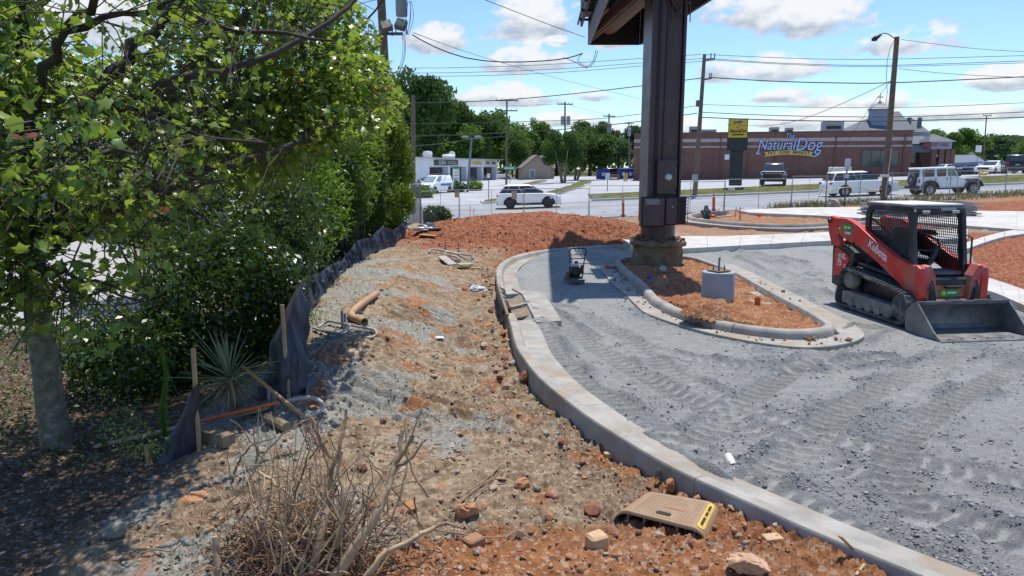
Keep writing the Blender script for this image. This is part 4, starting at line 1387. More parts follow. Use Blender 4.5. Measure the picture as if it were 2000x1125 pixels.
# ---- white shop row
def shops():
 A, B = np.array([-14.8, 100.0]), np.array([-2.75, 135.0])
 dr = (B - A) / np.linalg.norm(B - A)
 Lw = np.linalg.norm(B - A)
 zg, zt = .35, 4.2
 root = empty('shop_row', (A[0], A[1], zg), math.atan2(dr[1], dr[0]), 'long low white shop row with deep window bays and small signboards', 'shop building')
 wm = mat('white_painted_wall', (.80, .83, .88), .8, 0, .04, .5)
 def u(px):
  k = (px - 1000) / FOC * 1.0
  # A + s*dr with x/y = k
  return (k * A[1] - A[0]) / (dr[0] - k * dr[1])
 H = zt - zg
 dep = 1.1
 # body behind the bays
 M().box((Lw / 2 - 3, dep + 5, H / 2 - .05), (Lw + 6, 10, H - .1)).build('wall', wm, root)
 M().box((u(841) / 2 - 3, dep / 2, H / 2), (u(841) + 6, dep, H)).build('wall', wm, root)
 M().box(((u(841) + Lw) / 2, dep / 2 - .03, H - .62), (Lw - u(841), dep, 1.2)).build('fascia', wm, root)
 M().box((Lw / 2 - 3, dep / 2 + 4, H + .04), (Lw + 6.3, dep + 10.6, .1)).build('roof', mat('roof_cap', (.5, .5, .52), .8), root)
 bays = [(841, 877), (881, 912), (916, 942), (945, 970)]
 for i, (a, b) in enumerate(bays):
  u0, u1 = u(a), u(b)
  nx = u(bays[i + 1][0]) if i < 3 else Lw
  M().box(((u1 + nx) / 2, dep / 2, (H - 1.2) / 2), (nx - u1, dep - .02, H - 1.22)).build('pier', wm, root)
  w = u1 - u0
  f = M().box((u0 + w / 2, dep - .06, 1.35), (w - .1, .14, 2.3)).build('window', mat('dark_frame', (.03, .03, .035), .4), root)
  n = 3 if i < 3 else 4
  for k in range(n):
   pw = (w - .3) / n
   M().box((u0 + .15 + pw * (k + .5), dep - .14, 1.35), (pw - .12, .03, 2.1)).build('pane', glass_mat('shop_glass', (.02, .022, .03), .08), f)
  M().box((u0 + w / 2, dep - .2, .1), (w, .4, .3)).build('sill', wm, root)
 for px, w, h, m_, tx, tm in ((873, 9.0, .85, mat('sign_charcoal', (.06, .07, .08), .5), 'ION', mat('sign_white', (.8, .8, .8), .5)),
         (929.5, 6.0, .6, mat('sign_pale', (.62, .64, .62), .5), 'WELLS', mat('sign_gold', (.65, .5, .06), .5)),
         (958, 5.5, .8, mat('sign_pale', (0, 0, 0)), 'ID', mat('sign_charcoal', (0, 0, 0)))):
  c = u(px)
  s = M().box((c, -.09, H - .62), (w, .1, h)).build('signboard', m_, root)
  if tx == 'ION':
   text_obj('lettering', 'ION', .9, tm, s, face_matrix((c - 1.7, -.16, H - .62), (1, 0, 0), (0, 0, 1)), .01, sx=1.5)
   for k in range(2):
    M().box((c + 2.2, -.15, H - .48 - k * .28), (3.6, .01, .16)).build('print_strip', mat('sign_mid', (.3, .32, .34), .5), s)
  elif tx == 'WELLS':
   M().box((c + .4, -.15, H - .62), (4.2, .01, .42)).build('print_strip', tm, s)
  else:
   for xx, ww in ((-1.6, 1.6), (1.4, 2.0)):
    M().box((c + xx, -.15, H - .55), (ww, .01, .35)).build('print_strip', tm, s)
 # roof fans
 for px, hh, r in ((863, 1.0, .7), (902, .7, 1.0), (908, 1.1, .5)):
  M().lathe([(r, 0), (r, hh * .55), (r * 1.15, hh * .6), (r * .9, hh), (.1, hh * 1.08)], 14, (u(px), 2.2, H + .08)).build('roof_fan', mat('white_metal', (.62, .63, .64), .5), root, smooth=40)
shops()
# ---- brick store
def brick_mat():
 t = NT('store_brick')
 co = t.coord()
 sep = t.n('ShaderNodeSeparateXYZ', {0: co}).outputs
 v = t.n('ShaderNodeCombineXYZ', {0: t.math('ADD', sep[0], sep[1]), 1: sep[2]}).outputs[0]
 stain = t.noise(t.n('ShaderNodeMapping', {'Vector': co, 'Scale': (1.2, 1.2, .12)}).outputs[0], 1.0, 5)
 br = t.n('ShaderNodeTexBrick', {'Vector': v, 'Scale': 1.0, 'Mortar Size': 0.012, 'Brick Width': 0.22, 'Row Height': 0.075, 'Color1': (0.15, 0.058, 0.043), 'Color2': (0.21, 0.083, 0.06), 'Mortar': (0.24, 0.185, 0.165)})
 c = t.mix(t.ramp(t.noise(co, .4, 5), .35, .7, 0, .35), br.outputs['Color'], (.12, .05, .042))
 c = t.mix(t.ramp(stain, .5, .72, 0, .5), c, (.085, .045, .04))
 t.bsdf(c, .9, 0, t.bump(br.outputs['Fac'], .4, .01), .2)
 return t.m
def store():
 A, B = np.array([17.4, 104.0]), np.array([52.3, 95.5])
 dr = (B - A) / np.linalg.norm(B - A)
 Lw = np.linalg.norm(B - A)
 zg, zt = .4, 7.55
 H = zt - zg
 root = empty('brick_store', (A[0], A[1], zg), math.atan2(dr[1], dr[0]), 'long red brick pet food store with large script sign and grey hipped roof', 'store')
 bm_ = brick_mat()
 def u(px):
  k = (px - 1000) / FOC
  return (k * A[1] - A[0]) / (dr[0] - k * dr[1])
 def zz(px, py):
  P = A + dr * u(px)
  return CAMH + (326 - py) * P[1] / FOC - zg
 band = mat('pale_band_stone', (.40, .33, .315), .8)
 M().box((Lw / 2, 11, H / 2), (Lw, 22, H)).build('wall', bm_, root)
 M().box((Lw / 2, 11, H + .06), (Lw + .2, 22.2, .14)).build('coping', mat('brown_coping', (.13, .065, .055), .6), root)
 for y0, y1 in ((272, 278.5), (286, 289)):
  a, b = zz(1400, y0), zz(1400, y1)
  M().box((Lw / 2, -.02, (a + b) / 2), (Lw + .06, .1, a - b)).build('band', band, root)
 for px in (1262, 1400, 1620, 1752):
  M().box((u(px), -.10, H / 2 - .3), (.16, .14, H - .5)).build('downpipe', mat('brown_coping', (0, 0, 0)), root)
 # show window
 u0, u1 = u(1672), u(1742)
 a, b = zz(1700, 293.5), zz(1700, 325)
 f = M().box(((u0 + u1) / 2, -.02, (a + b) / 2), (u1 - u0, .12, a - b)).build('window', mat('dark_frame', (0, 0, 0)), root)
 for k in range(4):
  pw = (u1 - u0) / 4
  M().box((u0 + pw * (k + .5), -.09, (a + b) / 2), (pw - .08, .03, a - b - .12)).build('pane', glass_mat('store_glass', (.025, .032, .034), .12), f)
 for px, py in ((1413, 307),):
  M().box((u(px), -.04, zz(px, py)), (.6, .06, .7)).build('wall_notice', mat('white_board', (0, 0, 0)), root)
 # the script sign: dark backing halo and pale letters
 cx_, cz = u(1530), zz(1530, 284)
 navy, pale = mat('letter_navy', (.025, .06, .19), .5), mat('letter_pale_blue', (.42, .50, .74), .5)
 for tx, size, dx, dz, sx in (('Natural', 2.05, -1.6, .0, .77), ('Dog', 2.4, 2.5, .0, .80), ('The', .85, .1, 1.2, .9)):
  for off, y, m_, nm in ((.055, -.10, navy, 'letter_backing'), (-.004, -.17, pale, 'lettering')):
   text_obj(nm, tx, size, m_, root, face_matrix((cx_ + dx, y, cz + dz), (1, 0, 0), (0, 0, 1)), .03, .22, off, sx=sx)
 # flourishes: foot of the N and tail of the g
 for pts in ([(-3.75, -.62), (-4.05, -1.05), (-4.0, -1.18), (-3.6, -1.1)], [(4.05, -.7), (3.9, -1.2), (3.4, -1.5), (2.9, -1.5)]):
  P = [(cx_ + x, -.17, cz + z) for x, z in pts]
  M().tube(catmull(P, .1), .1, 6).build('letter_flourish', pale, root, smooth=50)
 rib = []
 for k in range(25):
  t_ = k / 24
  x = -2.75 + 5.6 * t_
  rib.append((cx_ + x, cz - 1.22 + .22 * math.sin(t_ * PI)))
 top = [(x, z + .30) for x, z in rib]
 poly = [(rib[0][0] - .35, rib[0][1] - .38), (rib[0][0] - .1, rib[0][1] - .02), (rib[0][0] - .4, rib[0][1] + .25)] + top + [(rib[-1][0] + .4, rib[-1][1] + .25), (rib[-1][0] + .1, rib[-1][1] - .02), (rib[-1][0] + .35, rib[-1][1] - .38)] + [(x, z - .30) for x, z in reversed(rib)]
 M().prism(poly, 'y', -.16, -.06).build('ribbon', mat('ribbon_gold', (.58, .43, .13), .5), root)
 s = 'PET FOOD MARKET'
 for k, ch in enumerate(s):
  if ch == ' ':
   continue
  t_ = (k + .7) / (len(s) + .4)
  text_obj('ribbon_letter', ch, .52, mat('letter_brown', (.10, .05, .01), .6), root, face_matrix((cx_ - 2.75 + 5.6 * t_, -.175, cz - 1.21 + .22 * math.sin(t_ * PI)), (1, 0, 0), (0, 0, 1)), .008, offset=.012)
 # roof machinery
 rm = mat('roof_unit_grey', (.40, .42, .43), .6)
 for x0, x1, y0, dy in ((1338, 1362, 250, 6), (1362, 1393, 256, 6), (1499, 1517, 252, 5), (1531, 1545, 253, 5), (1604, 1645, 240.5, 5)):
  a = u(x0)
  b = u(x1)
  top_ = zz((x0 + x1) / 2, y0) + .35
  o = M().box(((a + b) / 2, dy, (H + top_) / 2), (b - a, 2.2, top_ - H), bev=.05).build('roof_unit', rm, root)
  M().box(((a + b) / 2, dy - 1.12, (H + top_) / 2 - .05), ((b - a) * .7, .04, (top_ - H) * .25)).build('grille', mat('dark_frame', (0, 0, 0)), o)
 # hipped metal roofs, cupola, entrance block
 met = mat('grey_metal_roof', (.105, .12, .14), .8, 0, .06, .6)
 paleb = mat('pale_blue_trim', (.27, .315, .40), .7, 0, .05, 1)
 def zb(px, py, d):
  return CAMH + (326 - py) * d / FOC - zg
 def lx_(px, d):      # local x of a pixel at world depth d, roughly along the wall
  P = np.array([(px - 1000) / FOC * d, d]) - A
  return float(P @ dr), float(P @ np.array([-dr[1], dr[0]]))
 e0 = lx_(1640, 107); e1 = lx_(1772, 107); r0 = lx_(1690, 114); r1 = lx_(1735, 114)
 ze, zr = zb(1650, 258, 107), zb(1720, 221, 114)
 zr0 = zb(1690, 236, 114)
 m = M()
 m.add([(e0[0], e0[1], ze), (e1[0], e1[1], ze), (e1[0], e1[1] + 14, ze), (e0[0], e0[1] + 14, ze), (r0[0] + .6, r0[1] + 0, zr0 + .9), (r1[0], r1[1], zr), (r1[0] + 1, r1[1] + 3, zr)],
   [(0, 1, 5, 4), (1, 2, 6, 5), (2, 3, 4, 6), (3, 0, 4), (4, 5, 6), (0, 3, 2, 1)])
 m.build('roof', met, root)
 c0 = lx_(1698, 110)
 wq = 30 / FOC * 110
 z0, z1, z2 = zb(1698, 240, 110), zb(1698, 218, 110), zb(1698, 202, 110)
 cu = M().box((c0[0], c0[1], (z0 + z1) / 2 - .5), (wq, wq, z1 - z0 + 1)).build('cupola', paleb, root)
 rings = []
 for f, k in ((0, 1.28), (.22, .92), (.5, .55), (.8, .22), (1, .05)):
  r = wq / 2 * k
  rings.append([(c0[0] + sx * r, c0[1] + sy * r, z1 + (z2 - z1) * f) for sx, sy in ((-1, -1), (1, -1), (1, 1), (-1, 1))])
 M().loft(rings).build('cupola_roof', mat('slate_metal', (.09, .115, .14), .5), cu)
 M().tube([(c0[0], c0[1], z2 - .1), (c0[0], c0[1], z2 + 1.1)], .05, 6).build('weathervane', mat('dark_frame', (0, 0, 0)), cu)
 M().box((c0[0], c0[1], z2 + .55), (.9, .05, .12)).build('weathervane', mat('dark_frame', (0, 0, 0)), cu)
 # second roof with vents
 q0, q1 = lx_(1745, 112), lx_(1799, 112)
 m = M()
 ze, zr = zb(1780, 260, 112), zb(1780, 237, 116)
 m.add([(q0[0], q0[1], ze), (q1[0], q1[1], ze), (q1[0], q1[1] + 10, ze), (q0[0], q0[1] + 10, ze), (q0[0] + .5, q0[1] + 5, zr + .3), (q1[0] - 1.2, q1[1] + 5, zr + .3)],
   [(0, 1, 5, 4), (1, 2, 5), (2, 3, 4, 5), (3, 0, 4), (0, 3, 2, 1)])
 m.build('roof', met, root)
 M().box(((q0[0] + q1[0]) / 2, q1[1] + 2, ze / 2), (q1[0] - q0[0] - .3, 4, ze)).build('wall', paleb, root)
 for px in (1757, 1777):
  p = lx_(px, 111)
  M().box((p[0], p[1], zb(px, 243, 111)), (.5, .5, 1.6)).build('vent', mat('slate_metal', (0, 0, 0)), root)
 # lower entrance: brick wall, lean-to roof, porch on square brick columns
 a0, a1 = lx_(1766, 100), lx_(1812, 100)
 zw = zb(1790, 283, 100)
 M().box(((a0[0] + a1[0]) / 2, a0[1] + 3, zw / 2), (a1[0] - a0[0], 4, zw)).build('wall', bm_, root)
 m = M()
 zl = zb(1790, 281, 98)
 m.add([(a0[0] - .2, a0[1] + .2, zl), (a1[0] + .6, a1[1] + .2, zl), (a1[0] - .6, a1[1] + 4, zl + 1.2), (a0[0] - .2, a0[1] + 4, zl + 1.2), (a0[0] - .2, a0[1] + .2, zl - .12), (a1[0] + .6, a1[1] + .2, zl - .12)],
   [(0, 1, 2, 3), (4, 5, 1, 0)])
 m.build('roof', met, root)
 M().box(((a0[0] + a1[0]) / 2, a0[1] + .6, zl - .65), (a1[0] - a0[0], .12, 1.0)).build('fascia', paleb, root)
 wn_ = lx_(1779, 99.5)
 f = M().box((wn_[0], a0[1] + .96, zb(1779, 306, 100)), (1.2, .1, 1.9)).build('window', mat('dark_frame', (0, 0, 0)), root)
 M().box((wn_[0], a0[1] + .90, zb(1779, 306, 100)), (1.05, .04, 1.7)).build('pane', glass_mat('store_glass'), f)
 g0_, g1_ = lx_(1802, 97), lx_(1860, 93)
 zf0, zf1 = zb(1830, 292, 96), zb(1830, 281, 96)
 M().box(((g0_[0] + g1_[0]) / 2, g0_[1] + 1.4, (zf0 + zf1) / 2 + .15), (g1_[0] - g0_[0], 3.4, zf1 - zf0 + .2)).build('porch_fascia', paleb, root)
 m = M()
 zz0 = zf1 + .22
 zpk = zb(1820, 264, 100)
 m.add([(g0_[0] - .4, g0_[1] - .6, zz0), (g1_[0] + .5, g0_[1] - .6, zz0), (g1_[0] + .5, g0_[1] + 5, zz0), (g0_[0] - .4, g0_[1] + 5, zz0), (g0_[0] + .5, g0_[1] + 2, zpk), (g0_[0] + 1.2, g0_[1] + 3, zpk)],
   [(0, 1, 4), (1, 2, 5, 4), (2, 3, 5), (3, 0, 4, 5), (0, 3, 2, 1)])
 m.build('porch_roof', met, root)
 text_obj('lettering', 'HARVEST FARE', .62, mat('letter_red', (.42, .05, .07), .5), root, face_matrix((g1_[0] - 1.95, g0_[1] - .33, (zf0 + zf1) / 2 + .15), (1, 0, 0), (0, 0, 1)), .02, offset=.01, sx=.75)
 for px, d in ((1815, 96), (1834, 95), (1846, 95), (1856, 94.5)):
  p = lx_(px, d)
  M().box((p[0], g0_[1] + .3, zf0 / 2), (.62, .62, zf0)).build('column', bm_, root)
 M().box((lx_(1808, 98)[0] - .2, g0_[1] + 3.0, 1.35), (1.5, .1, 2.7)).build('door', glass_mat('store_glass'), root)
 M().box(((g0_[0] + g1_[0]) / 2, g0_[1] + 3.3, 1.6), (g1_[0] - g0_[0], .3, 3.2)).build('wall', bm_, root)
store()
def small_far():
 # tan house between the trees
 p = D(1052, 338, 128)
 zg = .3
 root = empty('house', (p[0], p[1], zg), .12, 'small tan house with a gable and white window behind the dark parked car', 'house')
 w, h = 62 / FOC * 128, (336 - 315) / FOC * 128 + .6
 tan = mat('tan_siding', (.36, .29, .23), .85, 0, .05, 1)
 apex = (326 - 304.5) / FOC * 128 + CAMH - zg
 x0, x1 = -w / 2, w / 2
 gx = x0 + 2.9
 m = M()
 m.prism([(x0, 0), (gx + 2.2, 0), (gx + 2.2, h), (gx - .35, apex), (x0, h)], 'y', 0, 6)
 m.build('wall', tan, root)
 M().box(((gx + 2.2 + x1) / 2, 3.2, h / 2), (x1 - gx - 2.2, 5.5, h)).build('wall', tan, root)
 rm = mat('shingle_roof', (.19, .165, .15), .9, 0, .15, 3)
 for a, b in (((x0 - .25, h - .18), (gx - .35, apex + .04)), ((gx - .35, apex + .04), (gx + 2.4, h - .18))):
  M().prism([a, b, (b[0], b[1] + .16), (a[0], a[1] + .16)], 'y', -.3, 6.2).build('roof', rm, root)
 M().add([(gx, .3, h), (x1 + .3, .2, h), (x1 + .3, 6.2, h), (gx, 6.2, h), (gx + .5, 3.2, apex + .1), (x1 - .6, 3.2, apex + .1)], [(0, 1, 5, 4), (1, 2, 5), (2, 3, 4, 5), (3, 0, 4), (0, 3, 2, 1)]).build('roof', rm, root)
 for x, wd in ((x0 + 1.7, .75), (x1 - 1.6, .6)):
  f = M().box((x, -.05 if x < gx else .4, 1.45), (wd + .24, .12, 1.5)).build('window', mat('white_board', (0, 0, 0)), root)
  M().box((x, -.12 if x < gx else .33, 1.45), (wd, .03, 1.25)).build('pane', glass_mat('house_glass', (.10, .13, .17), .1), f)
 # low shop at the right
 p = D(1884, 318, 118)
 root = empty('shop_building', (p[0], p[1], 1.4), -.05, 'low dark fronted shop with grey metal roof behind the parked cars', 'shop building')
 M().box((0, 4, 1.2), (5.6, 8, 2.4)).build('wall', mat('dark_shopfront', (.04, .045, .05), .5), root)
 M().add([(-3.2, -.8, 2.2), (3.2, -.8, 2.2), (3.2, 3, 3.5), (-3.2, 3, 3.5), (-3.2, 8, 2.2), (3.2, 8, 2.2)], [(0, 1, 2, 3), (3, 2, 5, 4)]).build('roof', mat('blue_grey_roof', (.13, .16, .20), .8), root)
 for x in (-1.6, .2, 2.0):
  M().box((x, -.04, 1.1), (1.3, .06, 1.6)).build('window', glass_mat('shop_glass'), root)
 # pale building and pavement seen under the leaves
 root = empty('white_building', (-19.5, 29, 0), .35, 'pale flat fronted building glimpsed under the maple branches', 'building')
 M().box((0, 4, 1.9), (15, 8, 3.8)).build('wall', mat('pale_render', (.62, .61, .60), .8, 0, .04, .4), root)
 M().box((0, 3.9, 3.9), (15.4, 8.6, .25)).build('roof', mat('roof_cap', (0, 0, 0)), root)
 M().box((0, -.05, .16), (15, .1, .3)).build('plinth', mat('dark_frame', (0, 0, 0)), root)
 for x in (-4.5, 0.5, 5):
  f = M().box((x, -.04, 1.7), (1.6, .12, 1.4)).build('window', mat('dark_frame', (0, 0, 0)), root)
  M().box((x, -.11, 1.7), (1.4, .03, 1.2)).build('pane', glass_mat('house_glass'), f)
small_far()
# ---- the yellow store sign on its post
def pylon():
 b = D(1436, 358, 61.6)
 root = empty('pylon_sign', (b[0], b[1], b[2] - .2), math.radians(-18), 'yellow lit box sign with leaping dog on a thick black post in the verge', 'sign')
 k = 61.6 / FOC
 blk = mat('sign_black', (.022, .03, .034), .45)
 H0 = .2
 z = lambda py: (358 - py) * k + H0
 M().box((0, .3, z(297) / 2), (24 * k, .7, z(297)), bev=.02).build('post', blk, root)
 M().box((0, .3, (z(272) + z(297)) / 2), (38 * k, 1.0, z(272) - z(297)), bev=.02).build('post_head', blk, root)
 M().box((0, .3, (z(236) + z(272.5)) / 2), (36 * k, 1.15, z(236) - z(272.5)), bev=.03).build('cabinet', blk, root)
 f = M().box((0, -.30, (z(237) + z(272)) / 2), (34 * k, .06, z(237) - z(272) - .02)).build('face', mat('sign_yellow', (.68, .46, .035), .45, 0, .05), root)
 zc = (z(237) + z(272)) / 2
 ink = mat('letter_brown_dark', (.05, .03, .02), .5)
 text_obj('lettering', 'NaturalDog', .42, ink, f, face_matrix((0, -.345, zc - .22), (1, 0, 0), (0, 0, 1)), .004, .2, .008, sx=.66)
 text_obj('lettering', 'The', .17, ink, f, face_matrix((-.05, -.345, zc + .05), (1, 0, 0), (0, 0, 1)), .004, .2)
 M().box((0, -.335, zc - .52), (.95, .02, .11)).build('print_strip', ink, f)
 # leaping dog outline
 dog = [(-.42, -.02), (-.36, -.08), (-.22, -.02), (-.15, .04), (.02, .02), (.10, -.06), (.24, -.16), (.27, -.12), (.20, -.03), (.18, .06), (.28, .10), (.42, .02), (.44, .07), (.34, .16), (.33, .24), (.26, .20), (.12, .17), (-.10, .16), (-.22, .12), (-.34, .18), (-.44, .22), (-.40, .14), (-.30, .06)]
 M().prism([(x * .85, zc + .43 + zz * .85) for x, zz in dog], 'y', -.35, -.325).build('emblem', mat('letter_navy', (0, 0, 0)), f)
pylon()
# ---- fences
def fence_panel():
 """welded mesh site panel, 1 m wide in local x (stretched to fit), 1.83 m high"""
 root = empty('fence_panel', (0, 0, 0))
 g = GALV()
 Wd = 3.5
 fr = M()
 fr.tube([(0, 0, .05), (0, 0, 1.83), (Wd, 0, 1.83), (Wd, 0, .05)], .021, 7)
 fr.tube([(0, 0, .12), (Wd, 0, .12)], .018, 6)
 fr.build('frame', g, root)
 M().tube([(Wd / 2, 0, .1), (Wd / 2, 0, 1.83)], .015, 6).build('mid_post', g, root)
 wv = M()
 for x in np.arange(.06, Wd, .065):
  wv.add([(x - .0022, 0, .12), (x + .0022, 0, .12), (x + .0022, 0, 1.82), (x - .0022, 0, 1.82), (x, .0035, .12), (x, .0035, 1.82)], [(0, 1, 2, 3), (1, 4, 5, 2), (4, 0, 3, 5)])
 for z in (.3, .75, 1.2, 1.6):
  wv.beam((0, 0, z), (Wd, 0, z), .004, .004)
 o = wv.build('wire_mesh', g, root, recalc=False)
 o['kind'] = 'stuff'
 M().box((.02, 0, .03), (.16, .6, .06), bev=.02).build('foot', mat('foot_block', (.10, .10, .105), .8), root)
 return root
fp = fence_panel()
FJ = [(822, 35.9, 1), (897.7, 38.3, 0), (1024, 38.5, 0), (1151.6, 38.8, 0), (1281, 39.3, 0), (1416, 40.3, 0), (1547, 42.1, 0), (1614, 42.6, 0)]
FLAB = ['first mesh fence panel from the hedge, before the round green bush', 'mesh fence panel before the two thin red topped stakes', 'mesh fence panel standing behind the red earth heap, in front of the white crossover',
  'mesh fence panel with one orange marker post, left of the steel column', 'mesh fence panel directly behind the steel column', 'mesh fence panel behind the orange marker post and dark cloth, right of the column',
  'last short mesh fence panel before the chain link run']
for i in range(len(FJ) - 1):
 a, d0, _ = FJ[i]
 b, d1, _ = FJ[i + 1]
 p, q = D(a, 380, d0), D(b - 1.5, 380, d1)
 zp, zq = G(p[0], p[1]), G(q[0], q[1])
 if i == 0:
  o = fp
 else:
  o = copy_tree(fp)
 o.location = (p[0], p[1], min(zp, zq) + .05)
 Ln = math.hypot(q[0] - p[0], q[1] - p[1])
 o.rotation_euler = (0, 0, math.atan2(q[1] - p[1], q[0] - p[0]))
 if i == 0:
  bpy.context.view_layer.update()
 o.scale = (Ln / 3.5, 1, 1)
 tag(o, FLAB[i], 'fence panel', 'mesh fence panels along the road')
# dark cloth covered panel turned to the hedge
o = copy_tree(fp)
p, q = D(821, 380, 35.8), D(793, 380, 32.6)
o.location = (p[0], p[1], G(p[0], p[1]))
o.rotation_euler = (0, 0, math.atan2(q[1] - p[1], q[0] - p[0]))
o.scale = (math.dist(p[:2], q[:2]) / 3.5, 1, 1.12)
tag(o, 'fence panel covered in dark screen cloth, turned toward the hedge', 'fence panel', 'mesh fence panels along the road')
def screen_cloth_mat():
 t = NT('dark_screen_cloth')
 co = t.coord()
 p = t.n('ShaderNodeBsdfPrincipled', {'Base Color': t.mix(t.noise(co, 6), (.05, .055, .06), (.11, .115, .12)), 'Roughness': .8})
 tr = t.n('ShaderNodeBsdfTransparent')
 m = t.n('ShaderNodeMixShader', {0: .72})
 t.t.links.new(tr.outputs[0], m.inputs[1])
 t.t.links.new(p.outputs[0], m.inputs[2])
 t.t.links.new(m.outputs[0], t.out.inputs['Surface'])
 return t.m
rng = np.random.default_rng(3)
cl = M()
nx_, nz_ = 24, 12
vs = [(.03 + 3.44 * i / nx_, .03 + .03 * math.sin(i * 1.1 + j * .3) * (1 - j / nz_ * .6), .05 + 1.75 * j / nz_) for j in range(nz_ + 1) for i in range(nx_ + 1)]
cl.add(vs, [(j * (nx_ + 1) + i, j * (nx_ + 1) + i + 1, (j + 1) * (nx_ + 1) + i + 1, (j + 1) * (nx_ + 1) + i) for j in range(nz_) for i in range(nx_)])
cl.build('screen_cloth', screen_cloth_mat(), o, smooth=True, recalc=False)
def chain_link():
 pts = [(1614, 42.6), (1679, 43.0), (1740, 43.4), (1801, 43.8), (1854, 44.1), (1908.5, 44.5), (1962, 45.0), (2040, 45.6)]
 P = [D(a, 380, d) for a, d in pts]
 for p in P:
  p[2] = G(p[0], p[1]) - .02
 root = empty('chain_link_fence', P[0], label='chain link fence on slim posts between the road and the panel stack', cat='fence')
 g = GALV()
 for p in P:
  M().tube([p - np.array([0, 0, .2]), p + np.array([0, 0, 1.9])], .03, 8).build('post', g, root, world=True)
 for a, b in zip(P[:-1], P[1:]):
  n = 6
  rail = [a + (b - a) * k / n + np.array([0, 0, 1.83 - .05 * math.sin(PI * k / n)]) for k in range(n + 1)]
  M().tube(rail, .018, 6).build('rail', g, root, world=True)
  w = M()
  L_ = np.linalg.norm(b - a)
  d = (b - a) / L_
  for s in np.arange(-1.7, L_, .11):
   for sg in (1, -1):
    s0, s1 = (s, s + 1.7) if sg > 0 else (s + 1.7, s)
    za, zb_ = .08, 1.80
    if s0 < 0:
     za += (0 - s0) / (s1 - s0) * 1.72; s0 = 0
    if s0 > L_:
     za += (s0 - L_) / (s0 - s1) * 1.72; s0 = L_
    if s1 > L_:
     zb_ -= (s1 - L_) / (s1 - s0 + 1e-6) * (zb_ - za); s1 = L_
    if s1 < 0:
     zb_ -= (0 - s1) / (s0 - s1 + 1e-6) * (zb_ - za); s1 = 0
    if abs(s1 - s0) < .02:
     continue
    p0, p1 = a + d * s0 + np.array([0, 0, za]), a + d * s1 + np.array([0, 0, zb_])
    n_ = np.array([.0016, 0, .0016 * -sg])
    w.add([p0 - n_, p0 + n_, p1 + n_, p1 - n_], [(0, 1, 2, 3)])
  o = w.build('wire_mesh', g, root, world=True, recalc=False)
  o['kind'] = 'stuff'
chain_link()
# =================================================================== VEGETATION
def rand_rot(rng, n, up=0.0):
 """random leaf frames; up>0 turns blades to face the sky"""
 nrm = rng.standard_normal((n, 3))
 nrm /= np.linalg.norm(nrm, axis=1)[:, None]
 nrm = nrm * (1 - up) + np.array([0, 0, 1.0]) * up
 nrm /= np.linalg.norm(nrm, axis=1)[:, None]
 a = rng.standard_normal((n, 3))
 a -= nrm * (a * nrm).sum(1)[:, None]
 a /= np.linalg.norm(a, axis=1)[:, None]
 return np.stack([np.cross(a, nrm), a, nrm], 2)      # columns: x, y(length), z
def scatter(C, R, S, tv, tf, tint):
 """leaf template placed at every centre"""
 C, S = np.asarray(C), np.asarray(S)
 n, k = len(C), len(tv)
 V = np.einsum('nij,kj->nki', R, tv) * S[:, None, None] + C[:, None, :]
 F = (np.arange(n)[:, None, None] * k + np.array(tf)[None]).reshape(-1, len(tf[0]))
 return V.reshape(-1, 3), F, np.repeat(tint, k)
LANCE = (np.array([(0, 0, 0), (.22, .45, .04), (0, 1, -.08), (-.22, .45, .04)]), [(0, 1, 2, 3)])
CLUMP = (np.array([(-.5, -.4, 0), (.45, -.5, .1), (.5, .45, 0), (-.4, .5, .12)]), [(0, 1, 2, 3)])
_mo = [(0, 0), (.30, -.02), (.50, .18), (.34, .30), (.66, .62), (.27, .60), (0, 1.0)]
_mo = _mo + [(-x, y) for x, y in reversed(_mo[1:-1])]
MAPLE = (np.array([(0, .38, .03)] + [(x, y, -.20 * (x * x + (y - .38) ** 2)) for x, y in _mo]), [(0, i, i % 12 + 1) for i in range(1, 13)])
NEEDLE = (np.array([(-.10, 0, 0), (.10, 0, 0), (.16, .6, .04), (0, 1, 0), (-.16, .6, .04)]), [(0, 1, 2), (0, 2, 4), (4, 2, 3)])
BARK = lambda: mat('grey_brown_bark', (.22, .185, .145), .95, 0, .5, 13, 1.0, 16, (.085, .10, .06), .5)
DBARK = lambda: mat('dark_bark', (.055, .042, .034), .95, 0, .3, 7, .5, 20)
def scr(P):
 y, z = P[:, 1], P[:, 2] - CAMH
 f = y * math.cos(PITCH) - z * math.sin(PITCH)
 u = y * math.sin(PITCH) + z * math.cos(PITCH)
 return 1000 + FOC * P[:, 0] / f, 562.5 - FOC * u / f
